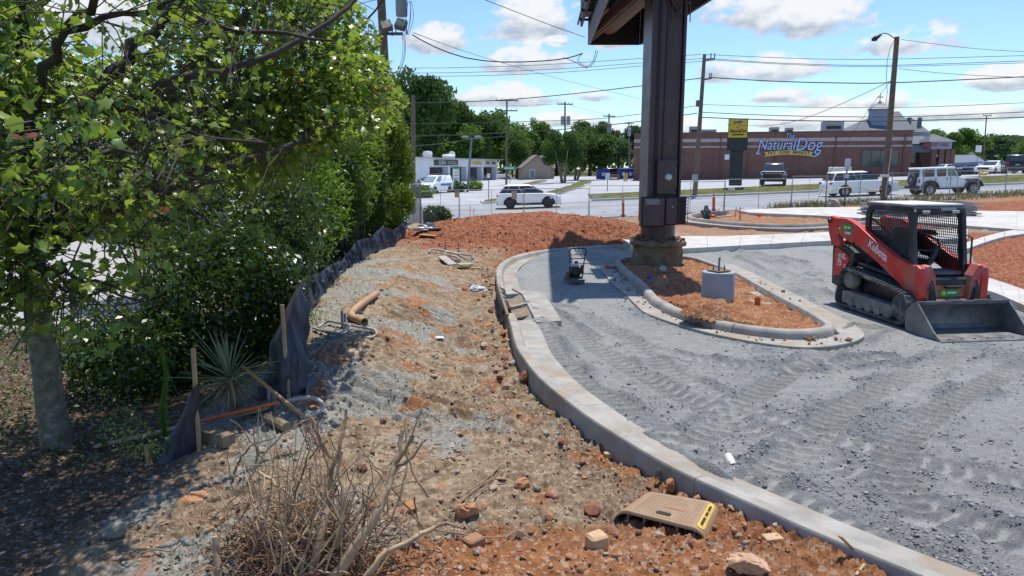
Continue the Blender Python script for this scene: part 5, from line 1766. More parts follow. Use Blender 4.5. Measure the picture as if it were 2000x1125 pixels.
# ---------------------------------------------------------------- the maple
def maple():
 rng = np.random.default_rng(21)
 base = W(112, 872, 0)
 root = empty('maple_tree', base, label='large maple with mossy grey trunk spreading lobed green and yellow leaves over dark shrubs', cat='tree')
 tr = [D(a, b, d) for a, b, d in ((114, 900, 7.3), (112, 868, 7.22), (100, 800, 7.2), (90, 720, 7.15), (78, 640, 7.1), (68, 560, 7.05), (62, 500, 7.0))]
 M().tube(catmull(tr, .08), 0, 16, rs=list(np.interp(np.linspace(0, 1, len(catmull(tr, .08))), [0, .05, .12, .4, .8, 1], [.25, .19, .155, .13, .12, .115]))).build('trunk', BARK(), root, world=True, smooth=60)
 limbs = [
  ([(62, 510, 7), (50, 420, 7.0), (45, 280, 7.1), (42, 120, 7.2), (55, -40, 7.4), (70, -200, 7.6)], .105, .05),
  ([(66, 510, 7), (112, 410, 6.9), (150, 290, 6.9), (180, 190, 7.0), (250, 110, 7.3), (340, 20, 7.6), (430, -80, 8)], .095, .035),
  ([(80, 500, 7), (150, 430, 7.1), (215, 340, 7.4), (285, 240, 7.8), (370, 130, 8.1), (460, 40, 8.4), (560, -60, 8.8)], .08, .03),
  ([(88, 495, 7), (190, 425, 6.8), (310, 375, 6.9), (430, 330, 7.3), (560, 290, 7.9), (690, 230, 8.6)], .06, .02),
  ([(165, 250, 6.9), (260, 190, 6.7), (400, 150, 6.8), (540, 100, 7.2), (660, 30, 7.7), (720, -30, 8)], .05, .02),
  ([(45, 330, 7.1), (75, 170, 6.6), (130, 60, 6.3), (200, -20, 6.0), (260, -90, 5.8)], .06, .025),
  ([(130, 60, 6.3), (200, 35, 6.2), (275, 25, 6.3), (360, -10, 6.4)], .035, .015),
  ([(285, 240, 7.8), (420, 210, 8.3), (560, 190, 8.8), (700, 140, 9.4), (760, 130, 9.7)], .04, .016),
  ([(215, 340, 7.4), (330, 290, 8.2), (460, 260, 9.0), (600, 250, 9.7), (720, 235, 10.2)], .045, .016),
  ([(70, 520, 7), (20, 440, 6.6), (-50, 370, 6.2), (-130, 300, 6)], .06, .03),
  ([(70, 540, 7.0), (40, 520, 6.5), (10, 540, 6.2), (-20, 580, 6.1)], .03, .01),
  ([(70, 540, 7.0), (110, 530, 6.5), (160, 545, 6.2), (230, 560, 6.1)], .03, .01),
  ([(66, 520, 7.0), (60, 500, 6.4), (80, 540, 6.1), (120, 600, 6.0)], .025, .008),
  ([(66, 560, 7.05), (120, 560, 6.6), (200, 570, 6.3), (280, 590, 6.2)], .025, .008),
  ([(64, 560, 7.05), (30, 570, 6.4), (-20, 600, 6.0)], .025, .01),
  ([(150, 430, 7.1), (240, 400, 6.3), (340, 380, 5.9), (440, 350, 5.8)], .035, .012),
  ([(180, 190, 7.0), (300, 230, 6.2), (420, 270, 5.9), (520, 280, 5.9)], .035, .012),
  ([(340, 20, 7.6), (450, 60, 7.2), (560, 60, 7.0), (650, 80, 7.1)], .035, .012),
  ([(50, 420, 7.0), (100, 330, 5.9), (180, 300, 5.4), (260, 300, 5.2)], .04, .012),
  ([(50, 420, 7.0), (0, 300, 8.0), (-40, 160, 8.6), (0, 20, 9)], .05, .02),
  ([(460, 260, 9.0), (560, 180, 9.6), (650, 100, 10.2), (720, 40, 10.8), (760, -20, 11)], .035, .012),
  ([(420, 210, 8.3), (520, 100, 9.4), (600, 20, 10), (660, -60, 10.5)], .035, .012),
  ([(600, 250, 9.7), (680, 180, 10.6), (740, 150, 11), (785, 190, 11.4)], .03, .01),
  ([(560, 290, 7.9), (620, 240, 9.5), (680, 200, 10.5), (730, 120, 11)], .03, .01),
  ([(215, 340, 7.4), (250, 200, 8.6), (330, 60, 9.2), (400, -60, 9.6)], .04, .015),
 ]
 src = []
 for pts, r0, r1 in limbs:
  P = catmull([D(*p) for p in pts], .15)
  P[1:-1] += .025 * rng.standard_normal((len(P) - 2, 3))
  M().tube(P, 0, 8, rs=list(np.linspace(r0, r1, len(P)))).build('branch', DBARK(), root, world=True, smooth=60)
  L_ = len(P)
  for k in range(L_):
   if k / L_ > .22:
    src.append((P[k], (P[min(k + 1, L_ - 1)] - P[max(0, k - 1)])))
 C, Rr, S, T = [], [], [], []
 tw = M()
 bound_y = [-400, 0, 60, 130, 200, 250, 330, 400, 470, 540, 575, 640, 720, 760]
 bound_x = [760, 690, 745, 765, 800, 775, 640, 555, 430, 300, 320, 330, 150, 120]
 for i in range(4000):
  p, t = src[rng.integers(len(src))]
  d = rng.standard_normal(3) * np.array([1, 1, .55]) + .5 * t / (np.linalg.norm(t) + 1e-6)
  d[2] -= .12
  d /= np.linalg.norm(d)
  ln = .35 + .75 * rng.random()
  q = [p, p + d * ln * .5 + np.array([0, 0, .05]), p + d * ln - np.array([0, 0, .06 + .12 * rng.random()])]
  Q = np.array(q)
  x, y = scr(Q[2:])
  if Q[2][1] < 4.3 or Q[2][2] < 1.25:
   continue
  if x[0] > np.interp(y[0], bound_y, bound_x) - 8 or y[0] < -230:
   continue
  if -30 < y[0] < 95 and 75 < x[0] < 330 and rng.random() < .9:
   continue
  if Q[2][0] - Q[2][2] * math.sin(SUN_AZ) / math.tan(SUN_EL) > -2.7 and Q[2][1] - Q[2][2] * math.cos(SUN_AZ) / math.tan(SUN_EL) < 7.0:
   continue
  if 70 < y[0] < 190 and 270 < x[0] < 420 and rng.random() < .45:
   continue
  if y[0] > 470 and x[0] < 300 and rng.random() < .4:
   continue
  if rng.random() < .5:
   tw.tube(Q, .006, 3, cap=False)
  k = rng.integers(8, 17)
  f = rng.random(k) ** .6
  c = Q[0] + (Q[2] - Q[0]) * f[:, None] + .10 * rng.standard_normal((k, 3))
  C.append(c)
  u = .25 + .35 * rng.random()
  R_ = rand_rot(rng, k, u)
  Rr.append(R_)
  S.append(.048 + .066 * rng.random(k) ** 1.3)
  base_t = rng.beta(2, 4)
  tt = np.clip(base_t * .75 + .35 * rng.random(k) - .05, 0, .93)
  if rng.random() < .012:
   tt[:] = .99
  T.append(tt)
 C, Rr, S, T = np.concatenate(C), np.concatenate(Rr), np.concatenate(S), np.concatenate(T)
 sx, sy = scr(C)
 cot = 1 / math.tan(SUN_EL)
 hx, hy = C[:, 0] - C[:, 2] * cot * math.sin(SUN_AZ), C[:, 1] - C[:, 2] * cot * math.cos(SUN_AZ)
 ok = (sx < np.interp(sy, bound_y, bound_x)) & (C[:, 1] > 3.9) & ~((hx > -2.8 - .3 * rng.random(len(C))) & (hy < 7.0)) & ~((hx > -4.7) & (hy < 6.9) & (rng.random(len(C)) < .8))
 C, Rr, S, T, sx, sy = C[ok], Rr[ok], S[ok], T[ok], sx[ok], sy[ok]
 lm = leaf_mat('maple_leaf', (.09, .21, .045), (.44, .48, .055), (.24, .07, .025), .36, .52, .05, .65)
 o = tw.build('twig', DBARK(), root, world=True)
 o['kind'] = 'stuff'
 # the leaves that show largest are parts of their own
 inv = (sx > 0) & (sx < 2000) & (sy > 0) & (sy < 1125)
 size = np.where(inv, S / C[:, 1], 0)
 order = np.argsort(-size)
 big = order[:300]
 rest = np.ones(len(C), bool)
 rest[big] = False
 b = np.array(base)
 V, F, tint = scatter(C[rest] - b, Rr[rest], S[rest], *MAPLE, T[rest])
 link('foliage', np_mesh('foliage', V, F, True, {'tint': tint}), lm, root)['kind'] = 'stuff'
 protos = [np_mesh('leaf', MAPLE[0], MAPLE[1], True, {'tint': np.full(13, v)}) for v in np.linspace(.03, .93, 10)] + [np_mesh('leaf', MAPLE[0], MAPLE[1], True, {'tint': np.full(13, .99)})]
 for pm in protos:
  pm.materials.append(lm)
 for i in big:
  lo = bpy.data.objects.new('leaf', protos[10 if T[i] > .95 else int(T[i] * 10.5)])
  COL.objects.link(lo)
  lo.parent = root
  mt = Matrix(Rr[i].tolist()).to_4x4() @ Matrix.Scale(S[i], 4)
  mt.translation = Vector((C[i] - b).tolist())
  lo.matrix_basis = mt
 return len(C)
N_MAPLE = maple()
# ---------------------------------------------------------------- shrubs and evergreens by the bank
def lumpy(rng, n, rad, shell=.45, lump=.28, f=1.6):
 d = rng.standard_normal((n, 3))
 d /= np.linalg.norm(d, axis=1)[:, None]
 bump = 1 + lump * (fbm(d[:, 0] * f + 3 * d[:, 2], d[:, 1] * f - 2 * d[:, 2], 1.0, 3))
 r = (shell + (1 - shell) * rng.random(n) ** .55) * bump
 return d * r[:, None] * np.array(rad), d
_fl = [Wg(*q) for q in [(506, 770), (556, 786), (592, 700), (602, 622), (626, 582), (652, 553), (670, 535), (703, 509), (749, 487), (792, 458)]]
_fl = sorted((p[1], p[0]) for p in _fl)
FENCE_Y, FENCE_X = [0, *[a for a, _ in _fl], 40], [_fl[0][1], *[b for _, b in _fl], _fl[-1][1] - 1]
def shrub(name, label, c, rad, n, size, lm, tpl=LANCE, up=.3, group=None, cat='shrub', stems=5, tlo=0.0, thi=.9):
 rng = np.random.default_rng(abs(hash(label)) % 1000 if False else sum(map(ord, label)) % 9973)
 c = np.array(c, float)
 zg = G(c[0], c[1]) if c[1] < 40 else fall(c[0], c[1])
 root = empty(name, (c[0], c[1], zg), label=label, cat=cat, group=group)
 P, dd = lumpy(rng, n, rad)
 off = np.array([0, 0, c[2] - zg])
 keep = P[:, 2] + off[2] > .02
 if c[1] < 34:
  keep &= (P[:, 0] + c[0]) < np.interp(P[:, 1] + c[1], FENCE_Y, FENCE_X) - .05 - np.clip(.30 + 1.1 * fbm(P[:, 1] * 1.3 + c[1], P[:, 2] * 1.3, 1, 3), 0, .9) + .5 * sstep(.5, 1.4, P[:, 2] + off[2])
 P, dd = P[keep], dd[keep]
 R = rand_rot(rng, len(P), up)
 # blades lean outward
 S = size * (.65 + .7 * rng.random(len(P)))
 T = np.clip(tlo + (thi - tlo) * (rng.random(len(P)) * .6 + .4 * np.clip(.5 + fbm(P[:, 0] * 2, P[:, 2] * 2 + P[:, 1], 1, 2), 0, 1)), 0, 1)
 V, F, tint = scatter(P + off, R, S, *tpl, T)
 o = link('foliage', np_mesh('foliage', V, F, True, {'tint': tint}), lm, root)
 o['kind'] = 'stuff'
 for k in range(stems):
  a = rng.random() * 2 * PI
  q = P[rng.integers(len(P))] * .7 + off
  M().tube([(.1 * math.cos(a), .1 * math.sin(a), -.1), (q[0] * .5, q[1] * .5, q[2] * .5), q], 0, 6, rs=[.035, .028, .012]).build('stem', DBARK(), root, smooth=60)
 return root
LAUREL = leaf_mat('dark_laurel_leaf', (.009, .032, .008), (.055, .12, .018), None, .33, .2, gloss=.6)
BRIGHT = leaf_mat('bright_shrub_leaf', (.04, .12, .012), (.22, .36, .025), None, .4, .42)
ARB = leaf_mat('arborvitae_spray', (.03, .08, .014), (.20, .27, .03), None, .6, .35, gloss=.3)
ARBD = leaf_mat('dark_arborvitae_spray', (.015, .05, .012), (.07, .14, .025), None, .6, .3, gloss=.3)
GH = 'evergreens crowding behind the silt fence'
for nm, lab, (px, py, d), rad, n, sz, lm, tpl, up, cat in [
 ('laurel_shrub', 'dark glossy evergreen shrub nearest the yucca, filling the shade under maple', (440, 590, 10.6), (1.25, 1.2, 1.25), 11000, .115, LAUREL, LANCE, .25, 'shrub'),
 ('laurel_shrub', 'low dark evergreen shrub directly right of the maple trunk', (275, 690, 9.4), (1.0, .9, .62), 6000, .10, LAUREL, LANCE, .25, 'shrub'),
 ('laurel_shrub', 'tall dark evergreen shrub reaching up into the maple branches', (470, 400, 13.6), (1.6, 1.4, 1.8), 12000, .12, LAUREL, LANCE, .25, 'shrub'),
 ('laurel_shrub', 'leafy evergreen shrub hanging over the first bend of the silt fence', (560, 500, 12.4), (.95, 1.1, 1.45), 8500, .10, LAUREL, LANCE, .3, 'shrub'),
 ('laurel_shrub', 'mid green shrub behind the second bend of the silt fence', (625, 430, 15.5), (1.0, 1.2, 1.7), 8500, .11, BRIGHT, LANCE, .3, 'shrub'),
 ('laurel_shrub', 'dark shrub in deep shade against the pale pavement left of the row', (270, 420, 15.5), (1.0, 1.2, .8), 4000, .12, LAUREL, LANCE, .2, 'shrub'),
 ('arborvitae', 'broad dark conical evergreen midway along silt fence', (668, 390, 19), (.95, 1.0, 2.3), 9000, .16, ARBD, NEEDLE, .0, 'conifer'),
 ('arborvitae', 'slim dark columnar evergreen beside the bright bush', (712, 370, 23), (.85, .85, 2.9), 8500, .18, ARBD, NEEDLE, .0, 'conifer'),
 ('arborvitae', 'yellow green columnar evergreen beside the floodlight pole', (756, 325, 26.5), (.85, .85, 3.4), 9000, .19, ARB, NEEDLE, .0, 'conifer'),
 ('arborvitae', 'farthest thin columnar evergreen close to the screened fence panel', (783, 352, 31), (.55, .6, 2.8), 6000, .20, ARB, NEEDLE, .0, 'conifer'),
 ('bright_bush', 'sunlit bright green bush at the end of silt fence', (762, 392, 26), (.95, .9, 1.15), 7500, .13, BRIGHT, LANCE, .35, 'bush'),
 ('bright_bush', 'bright leafy shrub rising behind the silt fence beneath the yellow green conifer', (700, 320, 20.5), (1.15, 1.1, 1.3), 7500, .13, BRIGHT, LANCE, .35, 'bush'),
 ('round_bush', 'round dark green bush against the mesh fence beside the road', (852, 424, 37.6), (.82, .7, .62), 5500, .12, LAUREL, LANCE, .3, 'bush'),
]:
 shrub(nm, lab, D(px, py, d), rad, n, sz, lm, tpl, up, GH if d < 35 else None, cat)
# ---------------------------------------------------------------- trees across the road
def crown_mesh(seed, n=3600, lobes=9, size=.085, flat=1.0, airy=0.0):
 """unit crown: several lumps of leaf clumps round a common middle"""
 rng = np.random.default_rng(seed)
 P, T = [], []
 for k in range(lobes):
  a = rng.random() * 2 * PI
  z = rng.uniform(-.75, .8)
  rr = (1 - z * z * .8) ** .5 * rng.uniform(.35, .72)
  c = np.array([rr * math.cos(a), rr * math.sin(a), z * .78])
  r = rng.uniform(.30, .50) * (1 - .3 * airy)
  q, _ = lumpy(rng, n // lobes, (r, r, r * .85), .3, .4, 2.2)
  P.append(q + c)
  T.append(np.clip(.25 + .5 * rng.random() * rng.random(len(q)) + .25 * rng.random(len(q)), 0, 1))
 P, T = np.concatenate(P), np.concatenate(T)
 keep = rng.random(len(P)) > airy * .5
 P, T = P[keep], T[keep]
 R = rand_rot(rng, len(P), .3)
 S = size * (.6 + .8 * rng.random(len(P)))
 V, F, t = scatter(P * np.array([1, 1, flat]), R, S, *CLUMP, T)
 return np_mesh('crown', V, F, False, {'tint': t})
FOL = {
 'deep': leaf_mat('woodland_leaf_deep', (.022, .062, .020), (.085, .165, .04), None, .6, .3, gloss=.2),
 'mid': leaf_mat('woodland_leaf_mid', (.03, .09, .02), (.13, .24, .045), None, .6, .35, gloss=.2),
 'blue': leaf_mat('woodland_leaf_hazed', (.032, .075, .045), (.09, .16, .08), None, .6, .3, gloss=.2),  # bluish tint puts the distance haze into the leaf colour
}
CROWNS = {k: [] for k in FOL}
for i, k in enumerate(('deep', 'deep', 'mid', 'mid', 'blue', 'blue')):
 me = crown_mesh(100 + i, 9000, 13, .06)
 me.materials.append(FOL[k])
 CROWNS[k].append(me)
AIRY = crown_mesh(200, 2200, 12, .06, airy=.7)
AIRY.materials.append(FOL['mid'])
TREES = [
 # label, px, top, half width px, depth, kind, crown bottom
 ('tallest dark oak rising directly behind the brown pole at tree row end', 832, 133, 62, 128, 'deep', 318),
 ('big dark tree right behind the tallest oak, over the white shops', 880, 186, 52, 142, 'deep', 322),
 ('dark rounded tree behind the white shop signboards', 932, 212, 50, 146, 'deep', 322),
 ('mid green tree between the white shops and double crossarm pole', 985, 238, 46, 152, 'mid', 325),
 ('lighter green tree standing behind the tan house gable', 1036, 236, 46, 165, 'mid', 322),
 ('dark tree peeking over the round street tree', 1150, 228, 40, 160, 'deep', 322),
 ('mid green tree over the blue dumpster', 1205, 262, 38, 168, 'blue', 325),
 ('dark tree closing the gap beside the brick store corner', 1238, 244, 34, 172, 'blue', 325),
 ('green tree partly hidden by the hedge row conifers', 770, 185, 52, 118, 'deep', 325),
 ('mid green tree just past the store entrance porch', 1828, 246, 40, 132, 'mid', 312),
 ('green tree beside the far thin pole', 1872, 248, 38, 140, 'mid', 312),
 ('bluish dark tree above the low grey roofed shop', 1922, 266, 44, 150, 'blue', 314),
 ('bluish wide tree behind the parked dark cars', 1968, 262, 44, 156, 'blue', 314),
 ('bright edge tree beyond the farthest parked vehicle', 2012, 268, 40, 128, 'mid', 312),
 ('deep green tree farther back past the thin pole', 1945, 258, 40, 190, 'deep', 312),
 ('wide leafy tree filling the gap between big dark tree and crossarm pole', 955, 206, 48, 160, 'mid', 326),
 ('low round tree right behind the crossarm pole', 1010, 250, 40, 148, 'mid', 328),
 ('broad green tree behind the two round street trees', 1085, 240, 52, 170, 'mid', 326),
 ('tall dark tree between the oak and the hedge row', 805, 160, 50, 140, 'deep', 326),
 ('bluish tree low on the skyline near the thin far poles', 1180, 252, 44, 180, 'blue', 326),
 ('dark green tree low behind white shop roof fans', 905, 240, 50, 140, 'mid', 326),
 ('short dark tree before the woods left of the tan house', 1012, 268, 28, 138, 'deep', 326),
]
for i, (lab, px, top, hw, d, kind, bot) in enumerate(TREES):
 zt, zb_, w = CAMH + (326 - top) * d / FOC, CAMH + (326 - bot) * d / FOC, hw * d / FOC
 x = (px - 1000) / FOC * d
 zg = float(fz(x, d)) if d < 165 else float(fz(x, 150))
 root = empty('tree', (x, d, zg - .1), label=lab, cat='tree', group='trees beyond the road')
 me = CROWNS[kind][i % 2]
 c = link('crown', me, None, root)
 c['kind'] = 'stuff'
 c.location = (0, 0, (zt + zb_) / 2 - zg)
 c.scale = (w * 1.05, w, (zt - zb_) / 2)
 c.rotation_euler = (0, 0, i * 1.7)
 M().tube([(0, 0, -.3), (.1, 0, (zt - zg) * .35), (0, .2, (zt - zg) * .7)], 0, 7, rs=[.45, .33, .12]).build('trunk', DBARK(), root, smooth=60)
# airy tops that stand out against the sky
for lab, px, top, hw, d in (('bare topped thin tree showing sky through its crown behind the shops', 900, 188, 20, 150), ('airy tree top standing over the woods near the crossarm poles', 1048, 220, 24, 175), ('second airy tree top left of the double crossarm pole', 1000, 224, 26, 178)):
 zt, w = CAMH + (326 - top) * d / FOC, hw * d / FOC
 x = (px - 1000) / FOC * d
 root = empty('tree', (x, d, .5), label=lab, cat='tree', group='trees beyond the road')
 c = link('crown', AIRY, None, root)
 c['kind'] = 'stuff'
 c.location = (0, 0, zt - 6.5)
 c.scale = (w, w, 6.0)
 M().tube([(0, 0, -.5), (.2, 0, zt * .5), (-.2, .2, zt - 2.5)], 0, 6, rs=[.3, .2, .05]).build('trunk', DBARK(), root, smooth=60)
# the multi-stemmed street tree
def street_tree(px, basey, d, lab, cpx, top, bot, hw, seed):
 b = Wf(px, basey)
 d = b[1]
 root = empty('street_tree', b, label=lab, cat='tree', group='round headed street trees')
 zt, zb_, w = CAMH + (326 - top) * d / FOC, CAMH + (326 - bot) * d / FOC, hw * d / FOC
 cx = (cpx - px) * d / FOC
 me = crown_mesh(seed, 9000, 14, .055)
 me.materials.append(FOL['deep'])
 c = link('crown', me, None, root)
 c['kind'] = 'stuff'
 c.location = (cx, 0, (zt + zb_) / 2 - b[2])
 c.scale = (w, w * .9, (zt - zb_) / 2)
 for k in range(4):
  a = k * 1.6 + .4
  r = .25
  M().tube([(r * math.cos(a), r * math.sin(a), -.2), (r * 1.6 * math.cos(a) + cx * .2, r * 1.6 * math.sin(a), (zb_ - b[2]) * .7), (cx * .6 + w * .4 * math.cos(a), w * .4 * math.sin(a), (zt + zb_) / 2 - b[2])], 0, 7, rs=[.16, .12, .05]).build('trunk', mat('pale_smooth_bark', (.24, .19, .15), .8, 0, .2, 4), root, smooth=60)
street_tree(1100, 357, 100, 'round headed street tree with several pale stems, nearer of the pair', 1098, 248, 334, 46, 301)
street_tree(1124, 352, 108, 'darker round headed street tree beside the nearer one, on the grass strip', 1142, 243, 336, 58, 302)
# shrubs round the shops
for lab, (px, py), r, lm in (('clipped olive shrub beside the white van', (892, 371), .9, LAUREL), ('clipped round shrub beside the leaning lamp pole', (927, 368), .8, BRIGHT), ('light green low bush near the white van nose', (826, 382), .8, BRIGHT),
       ('small dark shrub against the white shop wall', (834, 366), 1.0, LAUREL), ('small bush by the brick store wall under its show window', (1656, 333), 1.0, BRIGHT), ('leafy bush before the store entrance columns', (1805, 328), 1.1, BRIGHT)):
 p = Wf(px, py + 4)
 shrub('shrub', lab, (p[0], p[1], p[2] + r * .55), (r * 1.2, r, r * .8), 900, .3, lm, LANCE, .3, 'shrubs in the far lots', 'shrub', 2)
# far woods that close the view
def woods():
 rng = np.random.default_rng(77)
 n = 26000
 x = rng.uniform(-230, 330, n)
 y = 205 + 12 * rng.standard_normal(n)
 h = 8.5 + 2.6 * fbm(x, y * 0, .035, 3) + 1.6 * fbm(x, y * 0, .16, 2)
 z = h * rng.random(n) ** .55 + .6
 P = np.stack([x, y, z], 1)
 T = np.clip(.3 + .45 * fbm(x, z * 2, .11, 3) + .3 * rng.random(n), 0, 1)
 V, F, t = scatter(P, rand_rot(rng, n, .3), 1.1 * (.6 + .8 * rng.random(n)), *CLUMP, T)
 o = link('far_woods', np_mesh('far_woods', V, F, False, {'tint': t}), FOL['blue'])
 tag(o, 'band of distant woods closing the view beyond the lots', 'woods', kind='stuff')
woods()
# rough grass along the bank by the chain link fence, and weeds at the fence foot
def tufts(name, label, pts, n, h, lm, spread, seed):
 rng = np.random.default_rng(seed)
 P = np.array(pts)
 k = rng.integers(0, len(P) - 1, n)
 f = rng.random(n)
 C = P[k] + (P[k + 1] - P[k]) * f[:, None]
 C[:, :2] += rng.standard_normal((n, 2)) * spread
 for i in range(n):
  C[i, 2] = max(G(C[i, 0], C[i, 1]), float(rz(C[i, 0], C[i, 1])) - .1 if C[i, 1] > 40 else -9) - .02
 nrm = rng.standard_normal((n, 3)) * np.array([1, 1, .15])
 nrm /= np.linalg.norm(nrm, axis=1)[:, None]
 up = np.array([0, 0, 1.0]) + .45 * rng.standard_normal((n, 3)) * np.array([1, 1, 0])
 up -= nrm * (up * nrm).sum(1)[:, None]
 up /= np.linalg.norm(up, axis=1)[:, None]
 R = np.stack([np.cross(up, nrm), up, nrm], 2)
 tv = np.array([(-.06, 0, 0), (.06, 0, 0), (.04, .55, .05), (0, 1, .22), (-.04, .55, .05)])
 V, F, t = scatter(C, R, h * (.5 + .8 * rng.random(n)), tv, [(0, 1, 2), (0, 2, 4), (4, 2, 3)], rng.random(n))
 o = link(name, np_mesh(name, V, F, True, {'tint': t}), lm)
 tag(o, label, 'grass', kind='stuff')
DRYG = leaf_mat('dry_grass_blade', (.10, .10, .03), (.40, .34, .18), None, .8, .2, gloss=.1)
tufts('grass', 'rough dry grass along the bank behind the mesh fence', [D(a, 400, d) for a, d in ((1520, 42.2), (1620, 43.4), (1740, 44.2), (1900, 45.6), (2030, 46.4))], 2300, .42, DRYG, .6, 5)
GREENG = leaf_mat('verge_grass_blade', (.05, .09, .02), (.22, .22, .07), None, .8, .25, gloss=.1)
# =================================================================== VEHICLES
def paint_mat(name, col, metal=0.0, rough=.22):
 if name in MATS:
  return MATS[name]
 t = NT(name)
 co = t.coord()
 d = t.noise(co, 1.6, 6, .65)
 sep = t.n('ShaderNodeSeparateXYZ', {0: co}).outputs
 c = t.mix(t.math('MULTIPLY', t.ramp(sep[2], .6, .25, 0, .3), t.ramp(d, .35, .65)), col, (.30, .26, .22))
 t.bsdf(c, t.ramp(d, .3, .7, rough, rough + .12), metal, None, .5, **{'Coat Weight': .6, 'Coat Roughness': .06})
 MATS[name] = t.m
 return t.m
TYRE = lambda: mat('tyre_rubber', (.022, .022, .023), .85, 0, .25, 9, .15, 60, (.12, .10, .085), .15)
ALLOY = lambda: mat('alloy_rim', (.42, .43, .45), .3, .8, .1, 8)
DALLOY = lambda: mat('dark_rim', (.03, .03, .033), .35, .4, .1, 8)
TRIM = lambda: mat('black_plastic_trim', (.025, .026, .028), .6, 0, .15, 6)
CARGLASS = lambda: glass_mat('tinted_car_glass', (.018, .024, .028), .05)
RED_L = lambda: mat('red_lens', (.36, .015, .02), .2, 0, .1, 12)
CLR_L = lambda: mat('clear_lens', (.62, .64, .66), .15, 0, .1, 12)
def wheel(parent, x, y, r, w, side, rim, spokes=5):
 t = M().lathe([(r * .62, -w / 2), (r * .9, -w / 2), (r * .97, -w * .42), (r, -w * .25), (r, w * .25), (r * .97, w * .42), (r * .9, w / 2), (r * .62, w / 2)], 26, (0, 0, 0), 'y', cap=False).build('wheel', TYRE(), parent, (x, y, r), smooth=40)
 m = M()
 m.lathe([(r * .64, -w * .42), (r * .66, w * .46), (r * .60, w * .46), (r * .58, w * .2), (.02, w * .16)], 26, axis='y', cap=False)
 m.lathe([(.0, w * .45), (r * .16, w * .44), (r * .17, w * .2)], 12, axis='y', cap=False)
 for k in range(spokes):
  a = 2 * PI * k / spokes + .3
  p0, p1 = (r * .1 * math.cos(a), w * .36, r * .1 * math.sin(a)), (r * .62 * math.cos(a), w * .40, r * .62 * math.sin(a))
  m.beam(p0, p1, r * .17, w * .12)
 o = m.build('rim', rim, t, smooth=35)
 if side < 0:
  o.rotation_euler = (0, 0, PI)
 return t
def car(name, label, cat, loc, rz_, paint, L, W_, up, gh, wheels, r, group=None, clad=True, rim=None, slope=0.0, pillars=(), floor=.27, roof=None, dark_roof=False, rails=False, glass=None, arch_trim=True, spokes=5):
 """up: upper outline rear->front of the lower body; gh = (belt rear x, belt front x, roof rear x, roof front x, belt z, roof z)"""
 root = empty(name, loc, rz_, label, cat, group)
 root.rotation_euler = (0, -slope, rz_)
 hw = W_ / 2
 rim = rim or ALLOY()
 ra = r * 1.16
 bot = []
 for xc in sorted(wheels, reverse=True):
  a0 = math.asin(max(-1, min(1, (floor - r) / ra)))
  angs = np.linspace(a0, PI - a0, 11)
  bot += [(xc + ra * math.cos(a), r + ra * math.sin(a)) for a in angs]
 poly = list(up) + [(up[-1][0] - .06, floor)] + bot + [(up[0][0] + .06, floor)]
 M().prism(poly, 'y', -hw, hw, bev=.07).build('body', paint, root, smooth=35)
 xb0, xb1, xt0, xt1, zb, zt = gh
 inset = .17
 yb, yt = hw - .075, hw - .075 - inset
 def ring(f, e=0.0):
  x0, x1 = xb0 + (xt0 - xb0) * f + e, xb1 + (xt1 - xb1) * f - e
  y = yb + (yt - yb) * f - e
  z = zb - .06 + (zt - zb + .06) * f
  c = .12
  return [(x0, -y + c, z), (x0 + c, -y, z), (x1 - c * 1.5, -y, z), (x1, -y + c * 2, z), (x1, y - c * 2, z), (x1 - c * 1.5, y, z), (x0 + c, y, z), (x0, y - c, z)]
 top = [(x, y, zt + .035) for x, y, z in ring(1, .16)]
 rm = TRIM() if dark_roof else paint
 M().loft([ring(0), ring(.5), ring(.93), [(x, y, zt) for x, y, z in ring(1, .04)], top]).build('cabin', rm, root, smooth=35)
 g = glass or CARGLASS()
 def yat(f):
  return yb + (yt - yb) * f
 # side glass between pillars: list of (fraction along belt start, end)
 f0, f1 = .06, .90
 for s in (-1, 1):
  for a, b in pillars:
   pts = []
   for f, (u, v) in ((f0, (a, b)), (f1, (a, b))):
    xl, xr = xb0 + (xt0 - xb0) * f + .09, xb1 + (xt1 - xb1) * f - .12
    pts.append([(xl + (xr - xl) * q, s * (yat(f) + .012), zb + (zt - zb) * f) for q in (u, v)])
   q = [pts[0][0], pts[0][1], pts[1][1], pts[1][0]]
   n = np.array([0, s * .012, .003])
   M().add([*q, *[tuple(np.array(p) - 2.5 * n) for p in q]], [(0, 1, 2, 3), (4, 5, 6, 7), (0, 1, 5, 4), (1, 2, 6, 5), (2, 3, 7, 6), (3, 0, 4, 7)]).build('side_window', g, root)
 for (xb, xt, sgn, nm) in ((xb1, xt1, 1, 'windscreen'), (xb0, xt0, -1, 'rear_window')):
  q = []
  for f, k in ((.12, .80), (.88, .84)):
   x = xb + (xt - xb) * f + sgn * .012
   y = yat(f) * k
   z = zb + (zt - zb) * f
   q.append([(x, -y, z), (x, y, z)])
  q = [q[0][0], q[0][1], q[1][1], q[1][0]]
  M().add([*q, *[(x - sgn * .03, y, z) for x, y, z in q]], [(0, 1, 2, 3), (4, 5, 6, 7), (0, 1, 5, 4), (1, 2, 6, 5), (2, 3, 7, 6), (3, 0, 4, 7)]).build(nm, g, root)
 for xc in wheels:
  for s in (-1, 1):
   wheel(root, xc, s * (hw - .12), r, .235, s, rim, spokes)
   if clad:
    m = M()
    pa = [(xc + (ra + .06) * math.cos(a), r + (ra + .06) * math.sin(a)) for a in np.linspace(-.25, PI + .25, 15)]
    pi_ = [(xc + ra * .98 * math.cos(a), r + ra * .98 * math.sin(a)) for a in np.linspace(PI + .25, -.25, 15)]
    m.prism(pa + pi_, 'y', s * (hw - .03) - .03, s * (hw - .03) + .045).build('wheel_arch', TRIM(), root)
